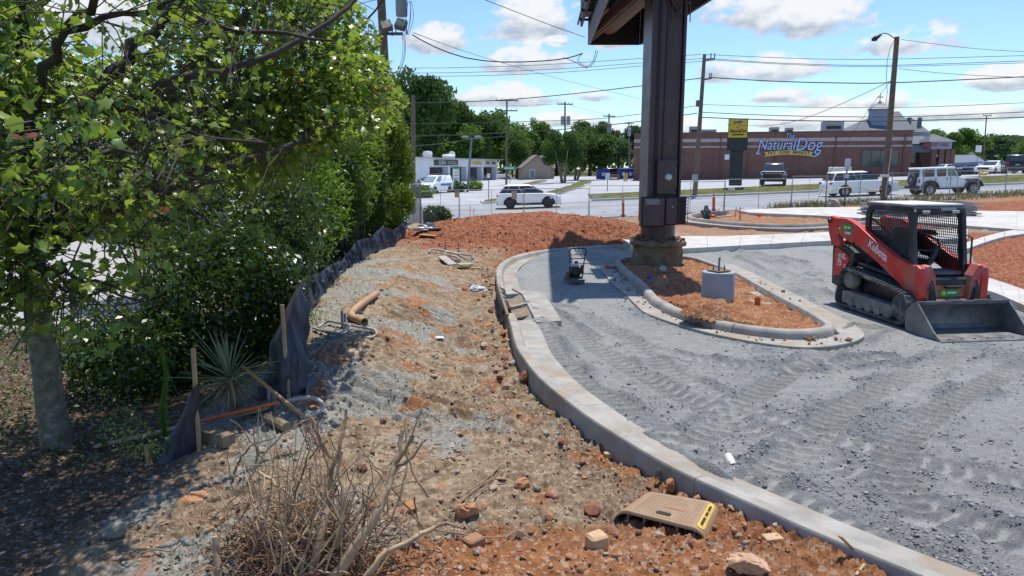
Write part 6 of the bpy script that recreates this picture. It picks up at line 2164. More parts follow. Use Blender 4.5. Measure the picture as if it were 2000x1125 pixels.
 x0, x1 = up[0][0], up[-1][0]
 if clad:
  for s in (-1, 1):
   M().box(((wheels[0] + wheels[1]) / 2, s * (hw - .02), floor + .07), (abs(wheels[1] - wheels[0]) - 2 * ra, .06, .18), bev=.02).build('sill', TRIM(), root)
  M().box((x0 + .10, 0, floor + .13), (.28, W_ - .12, .26), bev=.05).build('rear_bumper', TRIM(), root)
  M().box((x1 - .12, 0, floor + .10), (.30, W_ - .16, .2), bev=.05).build('front_bumper', TRIM(), root)
 zl = zb - .15
 for s in (-1, 1):
  M().box((x0 + .12, s * (hw - .17), zl), (.32, .32, .15), bev=.03).build('taillight', RED_L(), root)
  M().box((x1 - .20, s * (hw - .22), zl - .10), (.36, .34, .13), bev=.03).build('headlight', CLR_L(), root)
  M().box((xb1 - .28, s * (hw + .07), zb + .10), (.14, .20, .14), bev=.03).build('mirror', TRIM() if clad else paint, root)
  for a, b in pillars[:2]:
   x = xb0 + (xb1 - xb0) * (a + b) / 2
   M().box((x, s * (hw + .005), zb - .14), (.17, .025, .03)).build('door_handle', paint, root)
   xs = xb0 + (xb1 - xb0) * b + .0
   M().box((xs, s * (hw - .001), (zb + floor) / 2 + .08), (.012, .012, zb - floor - .3)).build('door_gap', TRIM(), root)
  if rails:
   M().tube([(xt0 + .25, s * (yt - .06), zt + .03), (xt0 + .4, s * (yt - .06), zt + .085), (xt1 - .25, s * (yt - .06), zt + .085), (xt1 - .1, s * (yt - .06), zt + .03)], .02, 6).build('roof_rail', TRIM(), root)
 M().box((x1 - .02, 0, (floor + zl) / 2 + .08), (.07, W_ * .62, (zl - floor) * .5), bev=.02).build('grille', TRIM(), root)
 M().box((x0 + .0, 0, zl - .18), (.05, .32, .16)).build('number_plate', mat('white_board', (0, 0, 0)), root)
 M().box((0, 0, r + .05), (L * .8, W_ - .5, .3)).build('underbody', TRIM(), root)
 return root
WHITE = lambda: paint_mat('white_car_paint', (.93, .93, .93))
DARK = lambda: paint_mat('black_car_paint', (.012, .013, .016))
CHAR = lambda: paint_mat('charcoal_car_paint', (.05, .055, .06), .3)
SILV = lambda: paint_mat('silver_car_paint', (.36, .38, .40), .6, .3)
BLUE = lambda: paint_mat('dark_blue_car_paint', (.015, .025, .06))
def onroad(px, py):
 p = march(px, py, lambda x, y: float(rz(x, y)), 38, 60)
 return p
CROSS = dict(up=[(-2.26, .40), (-2.30, .62), (-2.24, .95), (-2.14, 1.10), (.95, 1.08), (1.75, 1.00), (2.12, .90), (2.28, .70), (2.30, .48), (2.26, .36)],
    gh=(-2.16, 1.22, -1.68, .12, 1.06, 1.66), wheels=(-1.33, 1.36), r=.37, pillars=[(.155, .505), (.52, .99), (-.02, .145)])
p = onroad(1033, 406)
car('crossover_car', 'white crossover car with black wheels passing on the road behind the earth heap', 'car', p, 0, WHITE(), 4.6, 1.86, rim=DALLOY(), slope=math.atan(.02), **CROSS)
p = onroad(1676, 383)
car('crossover_car', 'white three row crossover with bright alloy wheels driving behind the street lamp pole', 'car', p + np.array([.3, .6, 0]), math.radians(2), WHITE(), 4.95, 1.93,
 [(-2.42, .42), (-2.47, .66), (-2.40, .98), (-2.28, 1.12), (1.05, 1.10), (1.9, 1.02), (2.28, .88), (2.46, .66), (2.44, .40)], (-2.30, 1.2, -2.0, .25, 1.12, 1.72), (-1.42, 1.45), .39, slope=math.atan(.039), clad=False, pillars=[(.20, .505), (.52, .99), (-.02, .19)], spokes=7)
# the boxy off-roader
def offroader():
 p = onroad(1846, 381)
 W_, hw = 1.86, .80
 root = empty('off_road_car', p + np.array([.1, .5, 0]), 0, 'boxy white four door off road car with spare wheel on its tailgate', 'car')
 root.rotation_euler = (0, -math.atan(.039), 0)
 wp = WHITE()
 r = .41
 wx = (-1.35, 1.55)
 ra = r * 1.22
 bot = []
 for xc in sorted(wx, reverse=True):
  bot += [(xc + ra * math.cos(a), r + .06 + ra * math.sin(a)) for a in np.linspace(-.1, PI + .1, 11)]
 up = [(-1.98, .52), (-1.99, 1.22), (.62, 1.22), (.66, 1.16), (1.95, 1.08), (2.06, 1.0), (2.08, .60)]
 M().prism(up + [(2.05, .5)] + bot + [(-1.95, .45)], 'y', -hw, hw, bev=.045).build('body', wp, root, smooth=35)
 # cabin, upright, with pillars proud of the glass
 zt = 1.80
 def ring(z, f):
  x0, x1, y = -1.97 + .05 * f, .60 - .32 * f, hw - .02 - .08 * f
  return [(x0, -y, z), (x1, -y, z), (x1, y, z), (x0, y, z)]
 M().loft([ring(1.2, 0), ring(zt, 1)]).build('cabin', wp, root)
 M().box((-.83, 0, zt + .03), (2.36, 1.46, .10), bev=.045).build('roof', wp, root, smooth=35)
 g = CARGLASS()
 gg = glass_mat('green_car_glass', (.06, .14, .10), .06)
 for s in (-1, 1):
  for x0, x1, m_ in ((-1.82, -1.05, g), (-.86, -.28, g), (-.14, .42, gg)):
   yy = s * (hw - .045)
   M().prism([(x0, 1.27), (x1, 1.27), (x1 - (.16 if x1 > .3 else 0), 1.73), (x0, 1.73)], 'y', yy - .02, yy + .02).build('side_window', m_, root)
  for xc in wx:
   wheel(root, xc, s * (hw - .02), r, .27, s, ALLOY(), 5)
   fl = [(xc + (ra + .09) * math.cos(a), r + .06 + (ra + .07) * math.sin(a)) for a in np.linspace(.08, PI - .08, 12)]
   fi = [(xc + ra * math.cos(a), r + .06 + ra * math.sin(a)) for a in np.linspace(PI - .08, .08, 12)]
   M().prism(fl + fi, 'y', s * (hw + .06) - .11, s * (hw + .06) + .10).build('wheel_arch', TRIM(), root)
  M().box((.08, s * (hw + .06), .46), (1.8, .14, .09), bev=.02).build('side_step', TRIM(), root)
  M().box((.52, s * (hw + .13), 1.34), (.12, .2, .2), bev=.03).build('mirror', TRIM(), root)
  M().box((-1.99, s * (hw - .10), 1.0), (.07, .14, .26), bev=.02).build('taillight', RED_L(), root)
  M().lathe([(0, .02), (.10, .02), (.11, 0)], 14, (2.07, s * .55, .88), 'x').build('headlight', CLR_L(), root)
  for x in (-.20, -.95):
   M().box((x, s * (hw + .01), 1.10), (.16, .03, .035)).build('door_handle', TRIM(), root)
  for x in (.50, -.21, -.97):
   M().box((x, s * hw, .9), (.014, .012, .62)).build('door_gap', TRIM(), root)
  M().box((1.15, s * (hw + .0), .98), (.30, .014, .10)).build('side_vent', TRIM(), root)
 q = [(.60, -.66, 1.26), (.60, .66, 1.26), (.33, .62, 1.74), (.33, -.62, 1.74)]
 M().add([*q, *[(x - .03, y, z) for x, y, z in q]], [(0, 1, 2, 3), (4, 5, 6, 7), (0, 1, 5, 4), (1, 2, 6, 5), (2, 3, 7, 6), (3, 0, 4, 7)]).build('windscreen', g, root).location = (.012, 0, 0)
 M().box((-1.98, 0, 1.5), (.03, 1.2, .44)).build('rear_window', g, root)
 M().box((2.16, 0, .60), (.22, 1.64, .2), bev=.05).build('front_bumper', TRIM(), root)
 M().box((-2.08, 0, .58), (.2, 1.64, .2), bev=.05).build('rear_bumper', TRIM(), root)
 M().box((2.08, 0, .88), (.03, .8, .32)).build('grille', TRIM(), root)
 t = wheel(root, -2.16, 0, .40, .25, 1, ALLOY(), 5)
 t.name = 'spare_wheel'
 t.rotation_euler = (0, 0, PI / 2)
 t.location = (-2.14, -.08, 1.06)
 M().box((0, 0, .5), (3.3, 1.2, .2)).build('underbody', TRIM(), root)
offroader()
def at_lot(px, py, dz=0.0):
 p = Wf(px, py)
 return p
# dark pickup facing the road, by the brick store
p = D(1529, 354, 61.4)
p[2] = float(fz(p[0], p[1]))
hd = math.atan2(-p[1], -p[0] - 1)
PK = dict(up=[(-2.9, .55), (-2.92, 1.05), (-.55, 1.10), (.9, 1.12), (1.3, 1.2), (2.5, 1.13), (2.78, 1.02), (2.86, .72), (2.84, .48)], gh=(-.62, 1.35, -.35, .62, 1.16, 1.86), wheels=(-1.85, 1.85), r=.42, pillars=[(.04, .42), (.46, .97)])
o = car('pickup_truck', 'dark pickup truck with sky reflection painted pale on its hood, parked nose out before the brick store wall', 'pickup truck', p + np.array([0, 2.2, 0]), hd, CHAR(), 5.8, 2.06, floor=.40, **PK)
M().box((2.86, 0, .88), (.09, 1.5, .36), bev=.04).build('grille', DARK(), o)
M().box((2.02, 0, 1.17), (1.5, 1.75, .06), bev=.025).build('hood', SILV(), o)  # silver paint stands in for bright sky reflected on the dark hood
M().box((2.9, 0, .56), (.14, 1.95, .2), bev=.05).build('front_bumper', DARK(), o)
# white van with roof rack
p = Wf(851, 377)
VN = dict(up=[(-2.2, .40), (-2.24, 1.1), (-2.2, 1.2), (1.1, 1.15), (1.9, .98), (2.15, .80), (2.2, .40)], gh=(-2.2, 1.55, -2.05, .55, 1.15, 1.86), wheels=(-1.4, 1.4), r=.34, pillars=[(.70, .98)])
o = car('van', 'white panel van with a ladder rack parked nose forward before the white shops', 'van', p, math.radians(-118), WHITE(), 4.4, 1.84, clad=False, glass=glass_mat('pale_van_glass', (.16, .22, .24), .08), **VN)
rk = M()
for s in (-1, 1):
 rk.beam((-1.9, s * .6, 2.02), (.4, s * .6, 2.02), .05, .06)
for x in np.linspace(-1.8, .3, 7):
 rk.beam((x, -.66, 2.02), (x, .66, 2.02), .05, .05)
rk.build('roof_rack', mat('rusty_rack', (.25, .12, .08), .7, 0, .3, 8), o)
M().box((-.6, .93, .9), (2.0, .02, .22)).build('side_print', mat('van_print_blue', (.10, .20, .42), .5), o)
SED = dict(up=[(-2.28, .38), (-2.3, .7), (-2.2, .95), (-1.7, 1.0), (.95, .96), (1.9, .86), (2.25, .68), (2.28, .36)], gh=(-1.85, 1.15, -1.05, .1, .96, 1.43), wheels=(-1.4, 1.4), r=.33, pillars=[(.15, .50), (.54, .95)])
SUVD = dict(up=[(-2.35, .42), (-2.4, .7), (-2.34, 1.0), (-2.25, 1.14), (1.0, 1.12), (1.9, 1.05), (2.3, .9), (2.38, .42)], gh=(-2.28, 1.15, -2.02, .35, 1.12, 1.76), wheels=(-1.4, 1.42), r=.38, pillars=[(.20, .50), (.53, .97), (.02, .17)])
GP = 'cars parked in the far lots'
p = Wf(1060, 348)
car('parked_car', 'small black hatchback parked before the tan house', 'car', p, PI, DARK(), 4.3, 1.8, group=GP, clad=False, **dict(SED, gh=(-2.1, 1.15, -1.5, .2, .98, 1.5)))
for lab, px, py, d, hdeg, paint, spec, W_, clad in [
 ('dark sedan parked nearest the store porch columns', 1877, 329, 84, 215, DARK, SED, 1.8, False),
 ('black sedan angled between dark sedan and white sedan', 1903, 330, 82, 222, BLUE, SED, 1.8, False),
 ('white sedan parked in the middle of far right car row', 1938, 330.5, 80, 215, WHITE, SED, 1.82, False),
 ('large black sport utility car seen from behind at the far lot edge', 1981, 337, 70, 60, DARK, SUVD, 1.95, True),
 ('grey car in the second row behind white sedan', 1925, 322, 98, 210, CHAR, SED, 1.8, False),
 ('silver car in the second row behind the dark sedan', 1890, 321, 100, 205, SILV, SED, 1.8, False),
 ('dark car in the second row next to large black sport utility car', 1958, 322, 96, 210, BLUE, SUVD, 1.85, False),
 ('pale car half hidden behind the store porch columns', 1842, 326, 92, 200, SILV, SED, 1.8, False),
 ('white car with dark windows beside the end of the white shop row', 975, 345, 140, 20, WHITE, SED, 1.8, False),
 ('dark pickup between the two blue dumpsters', 1202, 340, 118, 10, DARK, SUVD, 1.9, False),
]:
 q = D(px, py, d)
 q[2] = float(fz(q[0], q[1]))
 # set it where the picture shows its wheels, on the lot surface
 f = Wf(px, py)
 if abs(f[1] - d) < 60 and f[1] < 150:
  q = f
 car('parked_car', lab, 'car', q, math.radians(hdeg), paint(), 4.6, W_, group=GP, clad=clad, **spec)
# =================================================================== TRACK LOADER
def loader():
 root = empty('track_loader', (7.95, 14.2, -.03), math.radians(7), 'dusty red compact track loader with black cab and wide steel bucket resting on the stone', 'track loader')
 red = mat('loader_red_paint', (.64, .030, .026), .38, 0, .12, 3, .05, 40, (.34, .19, .14), .42, .5)
 dred = mat('dusty_red_paint', (.48, .075, .068), .6, 0, .18, 4, .1, 30, (.34, .22, .17), .5)
 blk = mat('loader_black_paint', (.020, .023, .028), .42, 0, .2, 4, .05, 40, (.12, .12, .115), .3)
 rub = mat('track_rubber', (.035, .039, .044), .8, 0, .25, 8, .15, 50, (.19, .20, .20), .42)
 dust = mat('dusty_grey_steel', (.15, .165, .155), .75, .1, .25, 5, .2, 30, (.27, .27, .24), .45)
 stl = mat('worn_bucket_steel', (.20, .215, .22), .5, .55, .3, 3.2, .25, 12, (.17, .125, .09), .35)
 drk = mat('cab_dark', (.012, .013, .015), .7)
 def sp(poly):
  return [(-s, z) for s, z in poly]
 # tracks -------------------------------------------------------------
 circ = [(.92, .335, .335), (-.96, .20, .20), (-.80, .60, .265)]
 def hull(off):
  pts = []
  for s, z, r in circ:
   for a in np.linspace(0, 2 * PI, 72, endpoint=False):
    pts.append((s + (r + off) * math.cos(a), z + (r + off) * math.sin(a)))
  pts = sorted(set(pts))
  def half(ps):
   h = []
   for p in ps:
    while len(h) > 1 and (h[-1][0] - h[-2][0]) * (p[1] - h[-2][1]) - (h[-1][1] - h[-2][1]) * (p[0] - h[-2][0]) <= 0:
     h.pop()
    h.append(p)
   return h
  return half(pts)[:-1] + half(pts[::-1])[:-1]
 H0 = np.array(hull(-.025))
 H0 = resample(np.vstack([H0, H0[:1]]), .035)[:-1]
 n = len(H0)
 tg = np.roll(H0, -1, 0) - np.roll(H0, 1, 0)
 tg /= np.linalg.norm(tg, axis=1)[:, None]
 nr = np.stack([tg[:, 1], -tg[:, 0]], 1)
 lug = M().box((0, 0, 0), (.155, .062, .034), bev=.008)
 lugme = None
 for sd in (-1, 1):
  xo, xi = sd * .855, sd * .515
  m = M()
  rings = []
  for (s, z), (ns, nz) in zip(H0, nr):
   o, i = (s, z), (s - ns * .045, z - nz * .045)
   rings.append([(xo, -o[0], o[1]), (xi, -o[0], o[1]), (xi, -i[0], i[1]), (xo, -i[0], i[1])])
  rings.append(rings[0])
  m.loft(rings, cap=False).build('track', rub, root, smooth=40)
  S = np.r_[0, np.cumsum(np.linalg.norm(np.diff(np.vstack([H0, H0[:1]]), axis=0), axis=1))]
  cnt = int(S[-1] / .105)
  for k in range(cnt):
   for hf in (0, 1):
    q = (k + .5 * hf) / cnt * S[-1]
    j = min(int(np.searchsorted(S, q)), n) % n
    s, z = H0[j]
    ns, nz = nr[j]
    xc = sd * (.765 if hf == 0 else .605)
    if lugme is None:
     o = lug.build('tread_lug', rub, root)
     lugme = o.data
    else:
     o = bpy.data.objects.new('tread_lug', lugme)
     COL.objects.link(o)
     o.parent = root
    ez = Vector((0, -ns, nz))
    ey = Vector((0, -tg[j][0], tg[j][1]))
    ex_ = ey.cross(ez)
    o.matrix_basis = Matrix(((ex_[0], ey[0], ez[0], xc), (ex_[1], ey[1], ez[1], -(s + ns * .012)), (ex_[2], ey[2], ez[2], z + nz * .012), (0, 0, 0, 1)))
  # undercarriage
  M().prism(sp([(-.96, .13), (-.96, .34), (-.82, .37), (.62, .33), (.70, .27), (.70, .12), (-.90, .09)]), 'x', sd * .70 - .10, sd * .70 + .10, bev=.015).build('track_frame', dust, root)
  for s in np.linspace(-.62, .56, 5):
   M().lathe([(.02, -.13), (.095, -.13), (.10, -.10), (.10, .10), (.095, .13), (.02, .13)], 14, (sd * .685, -s, .125), 'x').build('track_roller', dust, root, smooth=40)
  M().lathe([(.05, -.12), (.25, -.11), (.27, -.06), (.27, .06), (.25, .11), (.05, .12)], 20, (sd * .685, -.92, .335), 'x').build('idler', rub, root, smooth=40)
  sk = M().lathe([(.04, -.10), (.16, -.10), (.20, -.05), (.20, .05), (.16, .10), (.04, .10)], 18, (sd * .685, .80, .60), 'x').build('sprocket', dust, root, smooth=40)
  # arms
  arm = [(-1.80, 1.81), (-1.65, 1.835), (-1.26, 1.85), (-1.05, 1.82), (-.75, 1.73), (-.11, 1.455), (.43, 1.245), (.88, 1.14), (1.13, 1.155), (1.22, 1.11), (1.255, .95), (1.26, .60), (1.13, .27), (1.06, .29), (.92, .54), (.70, .73), (.29, .915), (-.16, 1.11), (-.69, 1.30), (-1.2, 1.40), (-1.42, 1.50), (-1.62, 1.50), (-1.80, 1.70)]
  a = M().prism(sp(arm), 'x', sd * .61 - .07, sd * .61 + .07, bev=.014).build('lift_arm', red, root)
  M().prism(sp([(-1.93, 1.80), (-1.86, 1.50), (-1.70, 1.22), (-1.36, 1.24), (-1.50, 1.50), (-1.63, 1.84), (-1.80, 1.87)]), 'x', sd * .625 - .045, sd * .625 + .072, bev=.012).build('arm_link', red, root)
  M().lathe([(0, -.02), (.05, -.02), (.055, 0)], 14, (sd * .70, 1.80, 1.76), 'x').build('pivot_pin', blk, root)
  # raised patch at the elbow of the arm
  M().prism(sp([(.40, 1.18), (.80, 1.09), (1.1, 1.09), (1.16, .95), (1.10, .7), (.98, .66), (.80, .84), (.52, 1.0)]), 'x', sd * .681 - .006, sd * .681 + .008, bev=.004).build('arm_plate', red, root)
  for s, z in ((.93, 1.07), (1.12, .72), (1.16, .40), (-1.46, 1.66), (-.86, 1.36)):
   M().lathe([(0, -.012), (.024, -.012), (.026, 0), (.026, .012), (0, .012)], 10, (sd * .690, -s, z), 'x').build('pivot_pin', dust if z < 1.1 else blk, root)
  # front upright of the arm and lift cylinder
  fr = [(.565, 1.14), (.47, 1.16), (.36, .96), (.325, .50), (.46, .47), (.55, .60)]
  M().prism([(sd * x, z) for x, z in fr], 'y', -1.23, -1.02, bev=.012).build('arm_knee', dred, root)
  M().tube([(sd * .48, 1.25, .95), (sd * .48, -.35, .80)], .055, 10).build('lift_cylinder', blk, root, smooth=50)
  M().tube([(sd * .48, -.3, .80), (sd * .48, -.95, .76)], .03, 10).build('cylinder_rod', mat('chrome_rod', (.5, .5, .52), .2, .9), root, smooth=50)
  M().tube([(sd * .42, -1.12, 1.0), (sd * .42, -1.30, .35)], .045, 10).build('tilt_cylinder', blk, root, smooth=50)
  # rear corner panels
  M().prism(sp([(-1.74, 1.25), (-1.68, .38), (-1.26, .31), (-.97, .86), (-.94, 1.14), (-1.30, 1.27)]), 'x', sd * .52 - .10, sd * .52 + .10, bev=.02).build('rear_panel', blk, root)
  rp = M().prism(sp([(-1.62, 1.17), (-1.61, .56), (-1.37, .62), (-1.05, .97), (-1.08, 1.04), (-1.2, 1.10), (-1.5, 1.19)]), 'x', sd * .628 - .012, sd * .628 + .004, bev=.004).build('red_panel', red, root)
  if sd < 0:
   wt = mat('decal_white', (.74, .74, .74), .5)
   sl = math.radians(-6)
   for tx, s_, z_, sz in (('SVL', -1.33, 1.02, .17), ('75', -1.41, .87, .17), ('-2', -1.22, .83, .10)):
    text_obj('lettering', tx, sz, wt, rp, face_matrix((-.640, -s_, z_), (0, -math.cos(sl), -math.sin(-sl) * -1), (0, math.sin(sl) * -1, math.cos(sl))), .002, .12, .004, sx=1.1)
   M().prism(sp([(-1.55, .68), (-1.34, .74), (-1.34, .755), (-1.55, .695)]), 'x', -.638, -.630).build('panel_slot', blk, rp)
   ang = math.atan2(1.245 - 1.455, .54)
   text_obj('lettering', 'Kubota', .225, wt, a, face_matrix((-.6855, .05 - .0, 1.295), (0, -math.cos(ang), math.sin(ang)), (0, math.sin(ang), math.cos(ang))), .002, 0, .005, sx=1.0)
  for ss, zz, w, h in (((-1.12, 1.665, .30, .15),) if sd < 0 else ()):
   gr = mat('sticker_green', (.02, .30, .07), .5)
   st = M().prism([(-ss + x, zz + z) for x, z in ((-w / 2, -h / 2 + .03), (-w / 2, h / 2 - .03), (-w / 2 + .03, h / 2), (w / 2 - .03, h / 2), (w / 2, h / 2 - .03), (w / 2, -h / 2 + .03), (w / 2 - .03, -h / 2), (-w / 2 + .03, -h / 2))], 'x', -.690, -.684).build('sticker', gr, a)
   M().lathe([(.022, -.694), (.036, -.694), (.036, -.690), (.022, -.690)], 14, (0, -ss + .08, zz), 'x').build('sticker_ring', mat('sticker_yellow', (.75, .62, .05), .5), st)
   M().box((-.692, -ss - .04, zz + .0), (.004, .12, .035)).build('sticker_bar', mat('decal_white', (0, 0, 0)), st)
   M().box((-.688, -ss - .02, zz - .115), (.006, .2, .05)).build('sticker_bar', mat('decal_white', (0, 0, 0)), a)
   M().box((-.688, -ss + .30, zz - .03), (.006, .06, .06)).build('sticker_bar', mat('sticker_yellow', (0, 0, 0)), a)
 # chassis, hood ------------------------------------------------------
 M().prism(sp([(-1.66, .40), (-1.70, 1.30), (-1.45, 1.42), (-.72, 1.46), (-.72, .30), (-1.3, .28)]), 'x', -.44, .44, bev=.03).build('engine_hood', blk, root)
 M().box((0, -.15, .60), (1.0, 1.9, .62), bev=.03).build('chassis', blk, root)
 for z in np.linspace(.62, 1.15, 7):
  M().box((0, 1.71, z), (.7, .02, .03)).build('grille_slat', drk, root)
 # front cross member and sill
 cm = M().box((.06, -1.06, .66), (.78, .10, .235), bev=.015).build('cross_member', dred, root)
 M().box((.05, -1.04, .47), (1.0, .16, .14), bev=.02).build('quick_hitch', dust, root)
 sl_ = M().box((.02, -.96, .85), (.80, .12, .11), bev=.02).build('door_sill', blk, root)
 M().box((.14, -1.025, .85), (.10, .012, .085)).build('sticker_bar', mat('decal_grey', (.36, .37, .37), .6), sl_)
 M().box((.06, -1.13, .745), (.30, .12, .05), bev=.012).build('step_tread', drk, cm)
 g_ = M().box((.02, -1.117, .625), (.38, .008, .135), bev=.02).build('sticker', mat('sticker_green', (0, 0, 0)), cm)
 M().lathe([(.024, -1.125), (.038, -1.125), (.038, -1.119), (.024, -1.119)], 14, (-.09, 0, .625), 'y').build('sticker_ring', mat('sticker_yellow', (0, 0, 0)), g_)
 M().box((.07, -1.123, .635), (.18, .004, .035)).build('sticker_bar', mat('decal_white', (0, 0, 0)), g_)
 # cab ----------------------------------------------------------------
 outer = [(-.74, 1.20), (-.75, 1.60), (-.76, 1.97), (-.72, 2.10), (-.62, 2.18), (-.40, 2.19), (.30, 2.19), (.55, 2.18), (.66, 2.10), (.70, 1.95), (.78, 1.45), (.86, .98)]
 inner = [(-.60, 1.66), (-.62, 1.80), (-.62, 1.95), (-.60, 2.02), (-.54, 2.07), (-.35, 2.08), (.28, 2.08), (.47, 2.07), (.55, 2.02), (.58, 1.93), (.645, 1.50), (.70, 1.14)]
 for sd in (-1, 1):
  m = M()
  k = len(outer)
  vs, fs = [], []
  for x in (sd * .535, sd * .475):
   vs += [(x, -s, z) for s, z in outer] + [(x, -s, z) for s, z in inner]
  for i in range(k - 1):
   j = i + 1
   fs += [(i, j, k + j, k + i), (2 * k + i, 3 * k + i, 3 * k + j, 2 * k + j), (i, 2 * k + i, 2 * k + j, j), (k + i, k + j, 3 * k + j, 3 * k + i)]
  fs += [(0, k, 3 * k, 2 * k), (k - 1, 3 * k - 1, 4 * k - 1, 2 * k - 1)]
  m.add(vs, fs).build('side_frame', blk, root)
  M().prism(sp([(-.60, 1.60), (-.60, 1.67), (-.05, 1.68), (.05, 1.60), (-.05, 1.59)]), 'x', sd * .51 - .02, sd * .51 + .02, bev=.006).build('window_rail', blk, root)
  # lower panel of the side, with slots
  sc = M()
  for s in np.arange(-.58, .76, .052):
   zt_ = 2.07 if s < .5 else 2.07 - (s - .5) * 1.9
   sc.beam((sd * .505, -s, 1.02), (sd * .505, -s, zt_), .011, .011)
  for z in np.arange(1.06, 2.06, .052):
   s1 = .70 if z < 1.2 else .70 - (z - 1.2) * .16
   sc.beam((sd * .505, .62, z), (sd * .505, -s1, z), .011, .011)
  o = sc.build('side_screen', blk, root)
  o['kind'] = 'stuff'
  # front posts
  M().beam((sd * .505, -.86, .92), (sd * .505, -.66, 2.10), .075, .09, bev=.015).build('front_post', blk, root)
  M().box((sd * .30, -.725, 2.10), (.15, .05, .06), bev=.012).build('work_light', mat('work_lamp_glass', (.42, .43, .43), .2), root)
 lo = M().prism(sp([(-.72, 1.0), (-.72, 1.58), (-.55, 1.60), (-.55, 1.0)]), 'x', -.47, .47).build('rear_panel', drk, root)
 M().box((0, .06, 2.185), (1.12, 1.40, .06), bev=.028).build('roof_rim', blk, root)
 M().prism([(-.53, -.62), (.53, -.62), (.53, .70), (-.53, .70)], 'z', 2.205, 2.245, bev=.015).build('roof', mat('sun_bleached_roof', (.74, .74, .72), .55, 0, .07, 2, dirt=(.45, .42, .37), dirt_amt=.3), root)
 hd = M().box((0, -.655, 2.125), (1.06, .10, .12), bev=.02).build('header', blk, root)
 M().box((.16, -.712, 2.150), (.30, .012, .05)).build('sticker_bar', mat('decal_grey', (0, 0, 0)), hd)
 M().box((-.515, -.712, 2.13), (.025, .012, .05)).build('sticker_bar', mat('decal_white', (0, 0, 0)), hd)
 M().tube([(.57, -.80, 1.05), (.60, -.86, 1.10), (.60, -.84, 1.62), (.57, -.74, 1.66)], .018, 8).build('grab_rail', blk, root, smooth=50)
 for sd in (-1, 1):
  for k in range(3):
   M().tube(catmull([(sd * (.46 + .03 * k), -1.02, .98 - .05 * k), (sd * (.44 + .03 * k), -1.25, .86 - .06 * k), (sd * (.40 + .03 * k), -1.30, .62), (sd * (.33 + .02 * k), -1.24, .50)], .06), .014, 6).build('hose', blk, root, smooth=60)
  M().tube(catmull([(sd * .60, .9, 1.42), (sd * .66, 1.1, 1.25), (sd * .58, 1.35, 1.15), (sd * .50, 1.2, .98)], .06), .016, 6).build('hose', blk, root, smooth=60)
 M().tube(catmull([(-.50, .95, 1.86), (-.46, .70, 1.90), (-.45, .45, 1.80), (-.46, .2, 1.70)], .06), .018, 6).build('hose', blk, root, smooth=60)
 # seat, lap bar, levers
 st = M().box((0, -.02, 1.08), (.50, .50, .14), bev=.05).build('seat', drk, root, smooth=40)
 M().box((0, .27, 1.42), (.48, .16, .62), bev=.06).build('seat_back', drk, root, smooth=40)
 for sd in (-1, 1):
  M().box((sd * .34, -.10, 1.24), (.12, .48, .10), bev=.03).build('armrest', drk, root)
  M().tube([(sd * .34, -.30, 1.28), (sd * .33, -.33, 1.42)], .028, 8).build('lever', blk, root, smooth=50)
  M().tube([(sd * .36, .25, 1.62), (sd * .36, -.25, 1.52), (sd * .30, -.42, 1.36), (0, -.44, 1.34)], .022, 8).build('lap_bar', blk, root, smooth=50)
 M().box((.02, -.62, .96), (.85, .5, .05)).build('cab_floor', dust, root)
 M().tube([(-.12, -.60, .98), (-.05, -.72, 1.30), (.02, -.66, 1.42)], .05, 8).build('console', blk, root, smooth=50)
 # bucket -------------------------------------------------------------
 prof = [(1.50, .53), (1.40, .47), (1.32, .36), (1.27, .22), (1.28, .09), (1.34, .02), (1.44, -.005), (2.06, -.012)]
 back = [(2.06, -.034), (1.42, -.028), (1.31, -.005), (1.25, .07), (1.24, .22), (1.29, .38), (1.38, .50), (1.49, .56)]
 bk = M().prism(sp(prof + back), 'x', -.875, .905).build('bucket_shell', stl, root, smooth=30)
 for x in (-.885, .905):
  M().prism(sp([(1.50, .555), (1.37, .50), (1.25, .36), (1.225, .20), (1.24, .05), (1.32, -.03), (2.10, -.037), (2.15, -.015), (2.13, .02), (1.96, .135)]), 'x', x - .012, x + .012, bev=.004).build('bucket_side', stl, root)
 M().box((.01, -2.12, -.018), (1.80, .17, .022), bev=.005).build('cutting_edge', mat('polished_edge', (.33, .34, .34), .35, .7, .15, 4), root)
 for x in np.linspace(-.66, .80, 7):
  M().lathe([(.0, .016), (.018, .014), (.022, 0)], 8, (x, -2.07, -.008)).build('bolt', mat('rusty_bolt', (.09, .05, .035), .7), root)
 M().box((.01, -1.505, .525), (1.80, .05, .075), bev=.012).build('bucket_rim', mat('worn_bucket_rim', (.10, .105, .12), .5, .3, .35, 5, .2, 20), root)
 for x in (-.16, .34):
  for k in range(6):
   M().box((x - .10 + k * .045, -1.51, .567), (.028, .05, .014)).build('step_tread', dust, root)
 M().box((.02, -1.20, .38), (.9, .05, .3), bev=.02).build('hitch_plate', dred, root)
 return root
loader()
